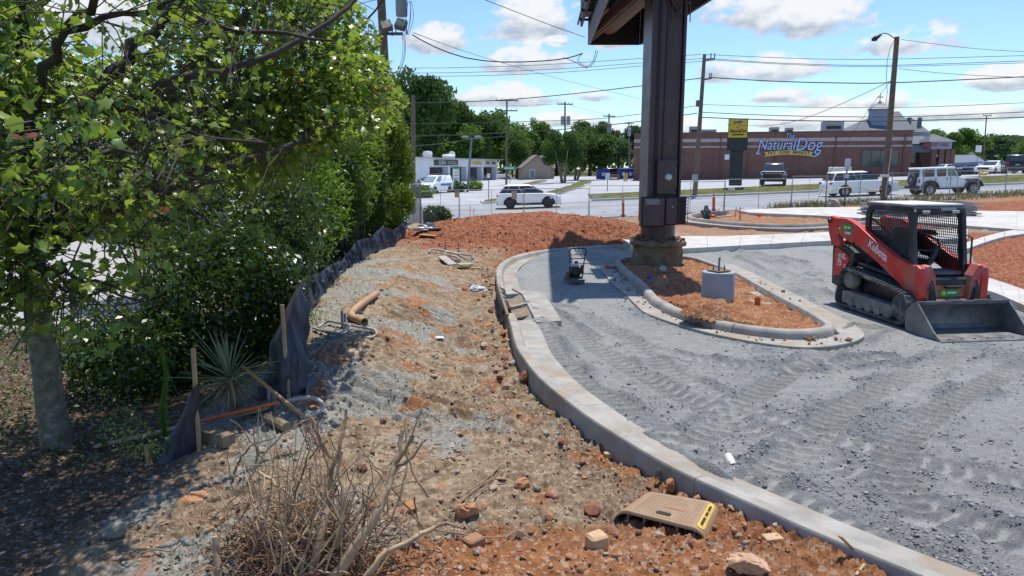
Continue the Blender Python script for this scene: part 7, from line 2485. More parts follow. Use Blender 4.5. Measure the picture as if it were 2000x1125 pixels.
# =================================================================== SMALL THINGS
def solo(m, name, material, label, cat, group=None, smooth=None, base=None):
 """one-mesh thing with its origin at its base"""
 V = np.array(m.v)
 b = np.array([V[:, 0].mean(), V[:, 1].mean(), V[:, 2].min()]) if base is None else np.array(base)
 m.v = [tuple(p - b) for p in V]
 o = m.build(name, material, None, tuple(b), smooth=smooth)
 return tag(o, label, cat, group)
def top(name, label, cat, base, group=None):
 return empty(name, tuple(base), 0, label, cat, group)
SILT = None
def silt_mat():
 t = NT('silt_fence_cloth')
 co = t.coord()
 mp = t.n('ShaderNodeMapping', {'Vector': co, 'Scale': (9, 9, 1.2)})
 st = t.noise(mp.outputs[0], 3, 6, .7)
 d = t.noise(co, 2.2, 6, .65)
 c = t.mix(t.ramp(st, .35, .7), (.008, .012, .024), (.038, .052, .085))
 c = t.mix(t.ramp(d, .5, .75, 0, .28), c, (.2, .205, .215))
 p = t.n('ShaderNodeBsdfPrincipled', {'Base Color': c, 'Roughness': .4, 'Specular IOR Level': .5, 'Normal': t.bump(st, .35, .01)})
 tr = t.n('ShaderNodeBsdfTranslucent', {'Color': (.12, .14, .19, 1)})
 m = t.n('ShaderNodeMixShader', {0: .1})
 t.t.links.new(p.outputs[0], m.inputs[1])
 t.t.links.new(tr.outputs[0], m.inputs[2])
 t.t.links.new(m.outputs[0], t.out.inputs['Surface'])
 return t.m
SILT = silt_mat()
STAKE = lambda: mat('raw_stake_wood', (.36, .25, .145), .85, 0, .25, 6, .3, 30)
def cloth(cols, n_row, name, root, fold=.03, seed=1, step=.05):
 tops = resample(np.array([c[0] for c in cols]), step)
 n = len(tops)
 s0 = np.r_[0, np.cumsum(np.linalg.norm(np.diff([c[0] for c in cols], axis=0), axis=1))]
 B = np.array([c[1] for c in cols])
 q = np.linspace(0, s0[-1], n)
 bots = np.stack([np.interp(q, s0, B[:, i]) for i in range(3)], 1)
 vs = []
 for i in range(n):
  for j in range(n_row + 1):
   f = j / n_row
   p = tops[i] * (1 - f) + bots[i] * f
   w = math.sin(PI * min(1, f * 1.15)) ** .6 if f < .9 else .4
   a = fbm(np.array([q[i] * 1.6 + seed]), np.array([f * .8 + q[i] * .2]), 1.5, 3)[0]
   b = fbm(np.array([q[i] * 7 + seed]), np.array([f * .6]), 1.0, 2)[0]
   p = p + np.array([.8, -.6, .0]) * (fold * 2.2 * a + fold * .9 * b) * w
   vs.append(p)
 k = n_row + 1
 fs = [(i * k + j, (i + 1) * k + j, (i + 1) * k + j + 1, i * k + j + 1) for i in range(n - 1) for j in range(n_row)]
 M().add(vs, fs).build(name, SILT, root, world=True, smooth=True, recalc=False)
def silt_fence():
 spec = [((552, 622), (498, 782)), ((558, 604), (548, 790)), ((574, 572), (600, 768)), ((588, 549), (592, 690)), ((591, 543), (602, 622)), ((618, 537), (626, 582)), ((645, 517), (652, 553)),
   ((668, 508), (670, 535)), ((699, 469), (703, 509)), ((722, 464), (726, 497)), ((747, 442), (749, 487)), ((770, 449), (771, 481)), ((791, 431), (792, 458))]
 cols = []
 for (tx, ty), (bx, by) in spec:
  b = Wg(bx, by)
  t = D(tx, ty, b[1] + (.15 if ty > 540 else .05))
  cols.append((t, b - np.array([0, 0, .04])))
 root = top('silt_fence', 'long sagging black silt fence cloth following the bank beside the evergreens', 'silt fence', cols[0][1])
 cloth(cols, 16, 'fence_cloth', root, .11, 3)
 # loose flap on the soil at the near end
 fl = [(Wg(596, 738, .05), Wg(598, 775, .02)), (Wg(608, 736, .05), Wg(606, 770, .02)), (Wg(622, 738, .03), Wg(612, 760, .02))]
 cloth(fl, 4, 'cloth_flap', root, .03, 9)
 for (tx, ty), k in (((551, 600), 1), ((591, 545), 4), ((646, 520), 6), ((700, 471), 8), ((748, 443), 10), ((791, 433), 12)):
  b = cols[k][1]
  t = D(tx, ty, b[1] + .12)
  bb = np.array([t[0] + .02, b[1] + .12, b[2] - .15])
  M().beam(bb, t + np.array([0, 0, .03]), .038, .038, bev=.004).build('stake', STAKE(), root, world=True)
silt_fence()
def near_stake():
 b = Wg(389, 880)
 t = D(377, 680, b[1])
 root = top('silt_fence', 'torn dark silt cloth hanging from a single wooden stake near the maple', 'silt fence', b)
 M().beam(b - np.array([0, 0, .2]), t, .045, .035, bev=.004).build('stake', STAKE(), root, world=True)
 cols = [(D(390, 752, b[1] - .03), Wg(397, 878)), (D(385, 750, b[1] - .05), Wg(372, 886)), (D(380, 756, b[1] - .06), Wg(338, 903)), (D(374, 764, b[1] - .05), Wg(318, 906)), (D(366, 790, b[1]), Wg(294, 905))]
 cloth(cols, 12, 'fence_cloth', root, .03, 5, .02)
 p = Wg(292, 908)
 solo(M().beam(p - np.array([0, 0, .05]), p + np.array([-.02, .02, .20]), .045, .04, bev=.004), 'stake', STAKE(), 'short broken grey stake standing in leaf litter beside the torn cloth', 'stake')
near_stake()
# ---- timber, poles, pipes by the yucca
def stick(name, label, cat, p0, p1, r, m, n=8, bend=0.0, r1=None):
 p0, p1 = np.array(p0), np.array(p1)
 mid = (p0 + p1) / 2 + np.array([0, 0, bend])
 return solo(M().tube(catmull([p0, mid, p1], .1), 0, n, rs=list(np.linspace(r, r1 or r, len(catmull([p0, mid, p1], .1))))), name, m, label, cat, smooth=60)
def plank(name, label, cat, p0, p1, w, t, m, group=None):
 return solo(M().beam(p0, p1, w, t, bev=.004), name, m, label, cat, group)
OLDW = lambda: mat('old_grey_timber', (.21, .155, .10), .9, 0, .35, 5, .5, 20)
PINE = lambda: mat('pale_new_timber', (.42, .31, .18), .8, 0, .2, 5, .2, 30)
PVC = lambda: mat('grey_white_pvc', (.35, .335, .31), .45, 0, .1, 6, dirt=(.30, .23, .16), dirt_amt=.3)
CONDUIT = lambda: mat('grey_conduit', (.20, .215, .235), .5, 0, .12, 6)
plank('board', 'thin pale board lying across leaf litter, from maple roots to torn cloth', 'board', Wg(186, 872, .03), Wg(348, 834, .05), .07, .025, PINE())
stick('pole', 'orange fibreglass rod lying between torn cloth and yucca', 'rod', Wg(388, 824, .06), Wg(545, 786, .14), .020, mat('orange_rod', (.55, .13, .03), .4, 0, .1, 5))
plank('timber', 'split old timber end sticking out under orange rod', 'timber', Wg(394, 846, .05), Wg(448, 862, .05), .14, .12, OLDW())
plank('board', 'weathered brown board half buried in gravel beside orange rod', 'board', Wg(470, 806, .07), Wg(528, 792, .08), .22, .03, OLDW())
lg = M().tube(catmull([Wg(520, 818, .05), Wg(545, 826, .05), Wg(560, 838, .05)], .04), .055, 9)
solo(lg, 'log', OLDW(), 'rotten broken log end lying by the gray pipe stubs', 'log', smooth=None)
stick('tool_handle', 'smooth tan wooden tool handle leaning over the grey pipe loop', 'tool handle', D(474, 716, 7.75), Wg(590, 812, .02), .020, mat('varnished_handle', (.45, .24, .09), .45, 0, .2, 4), r1=.024)
gp = Wg(527, 800)
root = top('conduit_stub', 'pair of short grey conduit stubs standing beside tool handle', 'pipe', gp)
for dx, h in ((0, .24), (.055, .21)):
 M().pipe([gp + np.array([dx, 0, -.1]), gp + np.array([dx + .005, 0, h])], .024, .004, 10).build('pipe', CONDUIT(), root, world=True, smooth=40)
lp = [Wg(*q) for q in ((555, 785, .08), (585, 777, .10), (612, 778, .10), (628, 787, .09), (630, 797, .08), (618, 806, .07), (594, 815, .06), (588, 818, .05))]
solo(M().tube(catmull(lp, .04), .026, 9), 'bent_pipe', PVC(), 'pale grey bent pipe loop lying round a patch of soil at tool handle end', 'pipe', smooth=60)
# coil-like wire mesh ladder at the loop
ra, rb = Wg(596, 822, .04), Wg(618, 880, .02)
root = top('wire_reinforcement', 'rusty ladder of reinforcing wire below the pipe loop', 'wire', rb)
for off in (-.05, .05):
 M().tube([ra + np.array([off, 0, .02]), rb + np.array([off, 0, .03])], .007, 5).build('rail_wire', mat('rusty_wire', (.16, .09, .06), .8), root, world=True)
for k in range(11):
 c = ra + (rb - ra) * (k + .5) / 11 + np.array([0, 0, .03])
 M().tube([c - np.array([.05, 0, 0]), c + np.array([0, 0, .02]), c + np.array([.05, 0, 0])], .005, 4).build('rung_wire', mat('rusty_wire', (0, 0, 0)), root, world=True)
# terracotta coloured elbow pipe
ep = [Wg(736, 573, .07), Wg(712, 590, .07), Wg(692, 606, .07), Wg(686, 612, .06), Wg(690, 620, .06), Wg(712, 632, .04)]
root = top('elbow_pipe', 'dusty brown drain pipe with a bent elbow lying on the bank', 'pipe', ep[3])
mp_ = mat('clay_dusted_pipe', (.40, .235, .135), .6, 0, .2, 4, .1, 30)
M().pipe(catmull(ep, .05), .062, .008, 16).build('pipe', mp_, root, world=True, smooth=40)
M().pipe([ep[4] + (ep[5] - ep[4]) * .55, ep[5]], .070, .010, 16).build('collar', mp_, root, world=True, smooth=40)
# frame of conduits on the bank below the elbow
root = top('conduit_grid', 'frame of dirty conduits half buried on the bank below the elbow pipe', 'pipe frame', Wg(680, 645))
for pts in ([(622, 640, .04), (640, 628, .06), (660, 630, .07), (700, 638, .06), (730, 643, .05)], [(612, 640, .04), (640, 650, .05), (664, 652, .04)], [(664, 652, .06), (684, 636, .08)], [(730, 643, .05), (736, 650, .05), (726, 656, .04), (712, 657, .03)]):
 M().tube(catmull([Wg(*q) for q in pts], .05), .022, 8).build('pipe', PVC(), root, world=True, smooth=60)
gp = Wg(669, 640)
for dx, h in ((0, .26), (.045, .22)):
 M().pipe([gp + np.array([dx, 0, -.1]), gp + np.array([dx, 0, h])], .02, .004, 9).build('conduit', CONDUIT(), root, world=True, smooth=40)
# heap of form frames
root = top('scrap_heap', 'tangle of dirty pale form frames and yellow edged boards on the red soil', 'form frames', Wg(880, 510))
for pts in ([(838, 494, .05), (842, 487, .1), (868, 490, .1), (900, 496, .08), (925, 500, .06), (922, 504, .05)], [(868, 498, .06), (872, 492, .1), (898, 497, .09)], [(880, 503, .07), (888, 500, .09), (898, 506, .07), (886, 508, .05)],
   [(895, 498, .06), (920, 510, .05)]):
 M().tube(catmull([Wg(*q) for q in pts], .06), .028, 7).build('frame', PVC(), root, world=True, smooth=60)
M().beam(Wg(862, 500, .1), Wg(884, 517, .04), .28, .04, bev=.01).build('board', PVC(), root, world=True)
M().box(Wg(908, 516, .08), (.42, .3, .05), .4, .015).build('board', PVC(), root, world=True)
M().box(Wg(905, 521, .06), (.36, .05, .05), .15).build('yellow_edge', mat('faded_yellow', (.55, .42, .10), .6), root, world=True)
M().box(Wg(928, 524, .04), (.28, .08, .04), .2).build('yellow_edge', mat('faded_yellow', (0, 0, 0)), root, world=True)
for px in (870, 896):
 b = Wg(px, 492)
 M().tube([b - np.array([0, 0, .1]), b + np.array([0, 0, .3])], .02, 6).build('pin', CONDUIT(), root, world=True)
# crumpled plastic bag
def crumple(c, s, seed, n=12):
 rng = np.random.default_rng(seed)
 V, F = rock(rng, (0, 0, 0), 1.0, .6, 2)
 V = V * (1 + .25 * rng.standard_normal((len(V), 1)))
 return V * np.array(s) + np.array(c), F
V, F = crumple(Wg(930, 563, .06), (.19, .13, .10), 4)
solo(M().add(V, F), 'plastic_bag', mat('pale_blue_plastic', (.46, .52, .56), .25, 0, .2, 12), 'crumpled pale blue plastic bag lying in the trench by the kerb', 'plastic bag')
V, F = crumple(W(1268, 542, .18), (.13, .10, .09), 8)
solo(M().add(V, F), 'wrapper', mat('purple_foil', (.10, .06, .40), .3, 0, .3, 14), 'crumpled purple foil wrapper on the island soil', 'wrapper')
V, F = crumple(Wg(1137, 771, .02) * 0 + Wg(858, 660, .02), (.10, .07, .015), 12)
solo(M().add(V, F), 'paper_scrap', mat('paper_scrap_white', (.62, .60, .54), .7), 'flat scrap of pale paper on the bank', 'paper scrap')
V, F = crumple(Wg(1286, 930, .06), (.06, .03, .10), 31)
solo(M().add(V, F), 'plastic_scrap', mat('clear_plastic_scrap', (.30, .30, .31), .15, 0, .2, 20, **{'Transmission Weight': .8}), 'clear crumpled plastic scrap leaning on the kerb back', 'plastic scrap')
# black drain pipe bedded in the kerb gap, flume slab
pp = [W(974, 566, .10), W(978, 582, .10), W(985, 600, .09), W(990, 610, .08)]
root = top('drain_pipe', 'black corrugated drain pipe wrapped in tape set into the kerb gap', 'pipe', pp[0])
M().tube(catmull(pp, .05), .085, 12).build('pipe', BLACK(), root, world=True, smooth=50)
for f in (.2, .45, .62):
 a = pp[0] + (pp[-1] - pp[0]) * f
 M().tube([a, a + (pp[-1] - pp[0]) * .035], .092, 12).build('tape_band', mat('grey_tape', (.3, .3, .3), .5), root, world=True, smooth=50)
def slab(px, z, th, nm='slab', m=None):
 P = [W(a, b, z) for a, b in px]
 return tag(M().prism([(p[0], p[1]) for p in P], 'z', z - th, z, bev=.008).build(nm, m or CONC()), kind='structure')
slab([(1000, 563), (1063, 571), (1097, 626), (1048, 629), (1020, 574)], .05, .16, 'flume_slab')
slab([(990, 585), (1036, 575), (1041, 592), (996, 600)], -.005, .05, 'flume_bed', OLDW())
slab([(997, 604), (1044, 594), (1049, 612), (1003, 622)], -.012, .05, 'flume_bed', OLDW())
plank('form_board', 'pale form board bridging the flume between gutter pieces', 'board', W(997, 601, .03), W(1042, 590, .03), .07, .05, CONC())
plank('kerb_form', 'low board closing the gap behind the black drain pipe', 'board', W(972, 560, .12), W(992, 622, .10), .05, .16, OLDW())
# ---- light pole base with anchor bolts
def lamp_base():
 c = W(1401, 588, .06)
 c[2] = 0
 r, h = .345, .70
 root = top('light_pole_footing', 'grey concrete cylinder base with anchor bolts standing in the island soil', 'lamp base', c)
 M().lathe([(r, -.3), (r, h - .02), (r - .012, h), (.02, h)], 40, c).build('base', mat('fresh_grey_cylinder', (.30, .335, .365), .8, 0, .08, 2, .15, 60), root, world=True, smooth=40)
 M().box(c + np.array([0, 0, h + .025]), (.36, .36, .02), .5).build('template', mat('ply_template', (.16, .12, .08), .8), root, world=True)
 for k in range(6):
  a = 2 * PI * k / 6 + .3
  p = c + np.array([.13 * math.cos(a), .13 * math.sin(a), h])
  M().tube([p, p + np.array([0, 0, .13])], .011, 7).build('anchor_bolt', mat('bolt_steel', (.14, .14, .15), .5, .6), root, world=True)
 M().tube([c + np.array([0, 0, h]), c + np.array([0, 0, h + .26])], .022, 9).build('conduit', mat('blue_conduit', (.10, .22, .42), .5), root, world=True)
 M().tube([c + np.array([0, 0, h + .25]), c + np.array([.01, 0, h + .31])], .026, 9).build('cap', mat('pink_tape', (.62, .10, .16), .5), root, world=True)
lamp_base()
for lab, (px, py), col, s, nm in (('orange plastic stub standing in the island soil near the far kerb nose', (1479, 597), (.62, .13, .03), (.11, .11, .20), 'pipe_stub'), ('small orange tag stuck in soil between footing and grey cylinder', (1334, 555), (.55, .09, .03), (.10, .03, .11), 'marker_tag')):
 p = W(px, py, .05)
 if nm == 'pipe_stub':
  o = M().pipe([p - np.array([0, 0, .1]), p + np.array([0, 0, .17])], .06, .008, 12)
 else:
  o = M().box(p + np.array([0, 0, .08]), s, .3)
 solo(o, nm, mat('orange_marker', (.60, .11, .03), .5, 0, .1, 8), lab, 'marker')
p = W(1295, 527, .16)
rr = np.random.default_rng(9)
solo(M().add(*rock(rr, p, .13, .8, 2)), 'stone', mat('pale_stone', (.42, .40, .36), .9, 0, .2, 8, .4, 20), 'pale round stone at the foot of the column footing', 'stone')
p0, p1 = W(1183, 521, .05), W(1206, 519, .06)
root = top('pipe_offcut', 'short white pipe with orange end and a thin rod lying on gutter tip', 'pipe', p0)
M().pipe([p0, p1], .05, .008, 12).build('pipe', PVC(), root, world=True, smooth=40)
M().tube([p0, p0 + (p1 - p0) * .22], .055, 12).build('end_cap', mat('orange_marker', (0, 0, 0)), root, world=True, smooth=40)
M().tube([W(1212, 523, .06), W(1229, 536, .04)], .014, 7).build('rod', PVC(), root, world=True)
# white stub of pipe in the stone by the near kerb
p = W(1427, 915, .0)
root = top('pipe_stub', 'short white plastic pipe stub lying in crushed stone by the gutter edge', 'pipe', p)
M().pipe([p + np.array([-.005, .10, .085]), p + np.array([.01, -.03, .035])], .045, .006, 20).build('pipe', mat('white_pvc_pipe', (.68, .68, .66), .35, 0, .05, 6), root, world=True, smooth=40)
# ---- plate compactor
def compactor():
 c = W(1121, 551, -.02)
 root = empty('plate_compactor', c, math.radians(12), 'small plate compactor with black loop handle standing on the stone', 'compactor')
 blk = mat('compactor_black', (.018, .019, .021), .5, 0, .2, 8)
 M().prism([(-.30, .10), (-.26, .0), (.22, .0), (.30, .10), (.28, .11), (.20, .03), (-.24, .03), (-.28, .11)], 'y', -.20, .20, bev=.008).build('base_plate', mat('compactor_plate', (.17, .18, .19), .6, .3, .2, 8), root).rotation_euler = (0, 0, PI / 2)
 M().box((0, 0, .13), (.34, .36, .05), bev=.01).build('deck', blk, root)
 M().box((.02, .02, .28), (.26, .24, .24), bev=.03).build('engine', blk, root, smooth=40)
 M().lathe([(.02, -.16), (.11, -.155), (.12, -.12), (.11, -.06)], 18, (.02, -.02, .30), 'y').build('recoil_cover', blk, root, smooth=40)
 M().box((0, .02, .44), (.24, .18, .09), bev=.03).build('fuel_tank', mat('tank_white', (.5, .52, .54), .35), root, smooth=40)
 M().box((.06, .02, .515), (.09, .07, .05), bev=.01).build('air_filter', blk, root)
 M().lathe([(.02, 0), (.06, .005), (.065, .10), (.05, .12)], 12, (-.17, -.04, .15)).build('exciter', mat('brown_casting', (.12, .085, .05), .6), root, smooth=40)
 M().box((.21, .0, .33), (.05, .18, .22), bev=.015).build('belt_guard', mat('compactor_orange', (.52, .07, .03), .45), root)
 h = [(-.17, -.16, .12), (-.185, -.24, .55), (-.215, -.30, .84), (-.20, -.31, .89), (-.16, -.315, .905), (.16, -.315, .905), (.20, -.31, .89), (.215, -.30, .84), (.185, -.24, .55), (.17, -.16, .12)]
 M().tube(h, .0155, 8).build('handle', blk, root, smooth=60)
 M().tube([(-.195, -.26, .64), (.195, -.26, .64)], .012, 7).build('handle_bar', blk, root)
compactor()
# ---- yellow-tan plastic step in the near soil
def step_plate():
 q = [(1224.6, 996.7), (1356, 1030), (1385, 979), (1273, 960.5)]
 z0 = G(*W(1300, 1005, .05)[:2]) + .115
 NL, NR, FR, FL = (W(a, b, z0) for a, b in q)
 root = top('step_plate', 'dirty tan plastic vehicle step ramp with a yellow label lying in soil by the kerb', 'step', (NL + NR + FR + FL) / 4 - np.array([0, 0, .115]))
 pl = mat('tan_plastic', (.37, .285, .17), .6, 0, .2, 6, .15, 40, (.28, .165, .095), .75)
 def P(u, v, h=0):
  p = (NL * (1 - u) + NR * u) * (1 - v) + (FL * (1 - u) + FR * u) * v
  return p + np.array([0, 0, h])
 us = [-.20, -.185, -.15, -.10, -.04, .02, .98, 1.04, 1.10, 1.15, 1.185, 1.20]
 dz = [-.125, -.08, -.045, -.02, -.006, 0, 0, -.006, -.02, -.045, -.08, -.125]
 rings = []
 for v, e in ((-.02, -.012), (0, 0), (1, 0), (1.02, -.012)):
  rings.append([P(u, v, d + e) for u, d in zip(us, dz)] + [P(u, v, d + e - .014) for u, d in reversed(list(zip(us, dz)))])
 M().loft(rings).build('shell', pl, root, world=True, smooth=45)
 # skirt ribs below the near edge
 for u in (.0, .25, .5, .75, 1.0):
  M().add([P(u - .01, .03, -.012), P(u + .01, .03, -.012), P(u + .01, .03, -.10), P(u - .01, .03, -.10), P(u - .01, .9, -.012), P(u + .01, .9, -.012), P(u + .01, .9, -.10), P(u - .01, .9, -.10)],
    [(0, 1, 2, 3), (4, 5, 6, 7), (0, 4, 7, 3), (1, 5, 6, 2), (0, 1, 5, 4), (3, 2, 6, 7)]).build('rib', pl, root, world=True)
 # raised tread squares
 m = M()
 for i in range(17):
  for j in range(11):
   u0, u1, v0, v1 = .05 + i * .053, .05 + i * .053 + .044, .06 + j * .082, .06 + j * .082 + .066
   if .36 < (u0 + u1) / 2 < .62 and .10 < (v0 + v1) / 2 < .32:
    continue
   if .40 < (u0 + u1) / 2 < .75 and .42 < (v0 + v1) / 2 < .58:
    continue
   m.add([P(u0, v0, .001), P(u1, v0, .001), P(u1, v1, .001), P(u0, v1, .001), P(u0 + .004, v0 + .008, .0035), P(u1 - .004, v0 + .008, .0035), P(u1 - .004, v1 - .008, .0035), P(u0 + .004, v1 - .008, .0035)],
     [(4, 5, 6, 7), (0, 1, 5, 4), (1, 2, 6, 5), (2, 3, 7, 6), (3, 0, 4, 7)])
 o = m.build('tread', pl, root, world=True)
 o['kind'] = 'stuff'
 sl = []
 for a in np.linspace(-PI / 2, PI / 2, 7):
  sl.append((.57 + .035 * math.cos(a), .21 + .055 * math.sin(a)))
 for a in np.linspace(PI / 2, 3 * PI / 2, 7):
  sl.append((.41 + .035 * math.cos(a), .21 + .055 * math.sin(a)))
 vs = [P(u, v, .004) for u, v in sl] + [P(u, v, -.03) for u, v in sl]
 k = len(sl)
 M().add(vs, [tuple(range(k))] + [(i, (i + 1) % k, k + (i + 1) % k, k + i) for i in range(k)]).build('hand_slot', mat('slot_dark', (.03, .022, .015), .9), root, world=True)
 M().add([P(.42, .44, .003), P(.73, .44, .003), P(.73, .56, .003), P(.42, .56, .003)], [(0, 1, 2, 3)]).build('worn_patch', mat('worn_patch', (.30, .16, .09), .7), root, world=True)
 lb = [(1.015, .10), (1.015, .90), (1.045, .95), (1.10, .95), (1.125, .88), (1.125, .12), (1.10, .06), (1.045, .06)]
 hz = lambda u: float(np.interp(u, us, dz))
 M().add([P(u, v, hz(u) + .005) for u, v in lb], [tuple(range(len(lb)))]).build('label_plate', mat('label_yellow', (.62, .42, .045), .5, 0, .1, 6, dirt=(.30, .2, .1), dirt_amt=.3), root, world=True)
 for v0, v1 in ((.16, .42), (.48, .62), (.66, .85)):
  M().add([P(1.05, v0, hz(1.05) + .0065), P(1.05, v1, hz(1.05) + .0065), P(1.085, v1, hz(1.085) + .0065), P(1.085, v0, hz(1.085) + .0065)], [(0, 1, 2, 3)]).build('label_mark', mat('slot_dark', (0, 0, 0)), root, world=True)
step_plate()
# ---- bricks, stones and sticks that stand out in the near soil
def solid(c, s, rz_, seed, jit=.12):
 rng = np.random.default_rng(seed)
 m = M().box((0, 0, 0), s, rz_, min(s) * .12)
 V = np.array(m.v)
 V = V * (1 + jit * (rng.random(V.shape) - .5))
 m.v = [tuple(p + np.array(c)) for p in V]
 return m
clay = lambda: mat('orange_clay_stone', (.40, .195, .095), .92, 0, .3, 9, .5, 26)
tanb = lambda: mat('tan_block', (.50, .33, .20), .9, 0, .15, 8, .3, 30)
for lab, (px, py), s, rz_, mm, nm, seed, rnd in [
 ('squared tan block standing in orange soil left of the plastic step', (1165, 1066), (.15, .13, .13), .5, tanb, 'block', 1, 0),
 ('long brown clod lying between tan block and plastic step', (1191, 1040), (.06, .13, .05), .4, lambda: mat('brown_clod', (.22, .095, .055), .9, 0, .3, 14, .7, 18), 'clod', 2, 1),
 ('large orange angular stone on bare ground above the brush pile', (1019, 952), (.10, .085, .09), .3, clay, 'stone', 3, 1),
 ('flat tan block lying on orange soil near the bottom kerb', (1508, 1058), (.14, .10, .05), .2, tanb, 'block', 4, 0),
 ('pale orange boulder at the very edge of the near soil', (1467, 1112), (.17, .12, .10), .1, lambda: mat('pale_orange_stone', (.48, .30, .19), .9, 0, .2, 9, .4, 20), 'stone', 5, 1),
 ('orange stone leaning against kerb back beyond the plastic step', (1308, 956), (.075, .05, .10), .7, clay, 'stone', 6, 1),
 ('tan stone block at the kerb foot farther up than other blocks', (1189, 896), (.10, .075, .06), .4, tanb, 'block', 7, 0),
 ('round grey stone beside large orange angular stone', (1049, 959), (.05, .05, .045), .3, lambda: mat('grey_stone', (.30, .285, .255), .9, 0, .2, 9, .4, 20), 'stone', 8, 1),
 ('reddish brown lump of clay against the kerb back, highest up', (1030, 741), (.17, .13, .12), .3, lambda: mat('red_brown_clod', (.26, .105, .06), .9, 0, .3, 8, .6, 18), 'clod', 9, 1),
 ('half buried brown block at the brush pile foot', (925, 1068), (.15, .12, .11), .8, lambda: mat('brown_block', (.30, .16, .09), .9, 0, .2, 8), 'block', 10, 0),
 ('big dark orange clod beside the dry twigs', (915, 1003), (.13, .10, .09), .2, clay, 'clod', 11, 1),
 ('grey boulder half sunk in the pale gravel by leaf litter', (228, 1047), (.15, .12, .11), .2, lambda: mat('mossy_boulder', (.20, .20, .155), .9, 0, .25, 7, .4, 20), 'boulder', 12, 1),
 ('rust coloured clod on pale gravel near torn cloth', (375, 974), (.12, .08, .05), .2, clay, 'clod', 13, 1),
 ('big yellow brown clod leaning on the grey cylinder base', (1410, 597), (.17, .14, .14), .2, lambda: mat('yellow_clod', (.27, .165, .07), .95, 0, .35, 8, .7, 14), 'clod', 14, 1),
 ('yellow clod lying on the gutter at the island nose', (1622, 652), (.12, .09, .09), .2, lambda: mat('yellow_clod', (0, 0, 0)), 'clod', 15, 1),
]:
 p = Wg(px, py) if px < 1330 or px > 1440 and py > 700 or py > 900 else W(px, py, .1 if px < 1500 else .0)
 if rnd:
  V, F = rock(np.random.default_rng(seed + 50), (0, 0, 0), 1.0, .9, 3)
  V = V * np.array(s) @ rotz(rz_).T + p + np.array([0, 0, s[2] * .45])
  m = M().add(V, F)
 else:
  m = solid(p + np.array([0, 0, s[2] * .38]), s, rz_, seed)
 solo(m, nm, mm(), lab, 'clod' if nm == 'clod' else nm)
plank('stick', 'flat pale wooden strip leaning against near kerb', 'stick', Wg(1697, 1103, .01), Wg(1640, 1049, .16), .035, .012, PINE())
plank('stick', 'short wooden offcut lying below the leaning strip', 'stick', Wg(1672, 1122, .02), Wg(1688, 1106, .02), .02, .012, PINE())
plank('board', 'pale timber lying by the cloth covered fence panel', 'board', Wg(800, 447, .05), Wg(824, 459, .04), .1, .05, OLDW())
plank('board', 'yellowish board lying flat at the end of the silt fence', 'board', Wg(822, 459, .04), Wg(852, 461, .03), .25, .04, mat('yellow_ply', (.42, .31, .12), .7))
plank('board', 'weathered flat board behind the yellowish board', 'board', Wg(838, 447, .05), Wg(862, 446, .05), .3, .05, OLDW())
q = D(823, 438, 36.4)
solo(M().tube([q - np.array([0, 0, .3]), D(822, 402, 36.4)], .09, 12), 'white_post', mat('white_pvc_pipe', (.68, .68, .66), .35), 'thick white plastic post just behind first fence panel', 'post', smooth=40)
for lab, (px, py), s, sd in (('crumpled silver sheeting heaped at the fence corner', (838, 441), (.45, .25, .16), 3), ('folded grey plastic sheeting below the white post', (828, 447), (.38, .2, .14), 6)):
 V, F = crumple(Wg(px, py, .1), s, sd)
 solo(M().add(V, F), 'plastic_sheet', mat('silver_sheeting', (.42, .44, .47), .3, .2, .2, 8), lab, 'plastic sheet')
# ---- markers along the fence and far island
OR = lambda: mat('safety_orange', (.70, .07, .02), .45, 0, .08, 6)
def post_marker(px, pyb, pyt, d, r, label, nm='marker_post', cat='marker post'):
 b, t = D(px, pyb, d), D(px, pyt, d)
 root = top(nm, label, cat, b)
 M().tube([b - np.array([0, 0, .1]), t], r, 12).build('post', OR(), root, world=True, smooth=50)
 M().tube([t - (t - b) * .30, t - (t - b) * .22], r * 1.06, 12).build('band', mat('reflective_white', (.75, .75, .75), .3), root, world=True, smooth=50)
 M().tube([t - (t - b) * .14, t - (t - b) * .06], r * 1.06, 12).build('band', mat('reflective_white', (0, 0, 0)), root, world=True, smooth=50)
 M().lathe([(r * 2.4, 0), (r * 2.2, .04), (r, .06)], 12, b).build('foot', BLACK(), root, world=True)
post_marker(1217, 422, 384, 40.5, .075, 'orange tubular marker post left of the steel column')
post_marker(1394, 411, 374, 42.2, .085, 'orange tubular marker post right of the steel column')
for lab, px, pyb, pyt, d, cw in (('thin survey stake with red top before green bush side', 918, 436, 403, 36.5, .03), ('second thin survey stake with red top, just right of its twin', 925.5, 436, 406, 36.6, .03),
        ('faint orange topped lath before the white crossover', 1010, 434, 417, 37.5, .03), ('orange flagged stake nearest the dark cloth', 1404, 426, 408, 34, .035), ('leaning orange survey stake in middle of the far island', 1436, 424, 405, 34, .035),
        ('orange stake to the right of the leaning one', 1444, 424, 404, 33.5, .035), ('rust coloured lath at the far island edge', 1446.5, 428, 412, 33, .04)):
 b = D(px, pyb, d)
 t = D(px + (2 if 'leaning' in lab else 0), pyt, d)
 b[2] = min(b[2], G(b[0], b[1]))
 root = top('survey_stake', lab, 'survey stake', b, 'survey stakes')
 M().beam(b, t, cw, .02).build('stake', STAKE(), root, world=True)
 M().beam(t - (t - b) * .3, t + np.array([0, 0, .01]), cw * 1.3, .03).build('painted_top', OR(), root, world=True)
for lab, px, py, s in (('small orange flag on the slab edge of the far island', 1482, 420, .2), ('orange mesh scrap beside dark cloth bundle', 1390, 422, .3)):
 V, F = crumple(Wl(px, py, .35), (s, .12, .12), px)
 solo(M().add(V, F), 'flag', OR(), lab, 'flag')
V, F = crumple(Wl(1380, 419, .45), (.30, .22, .42), 5)
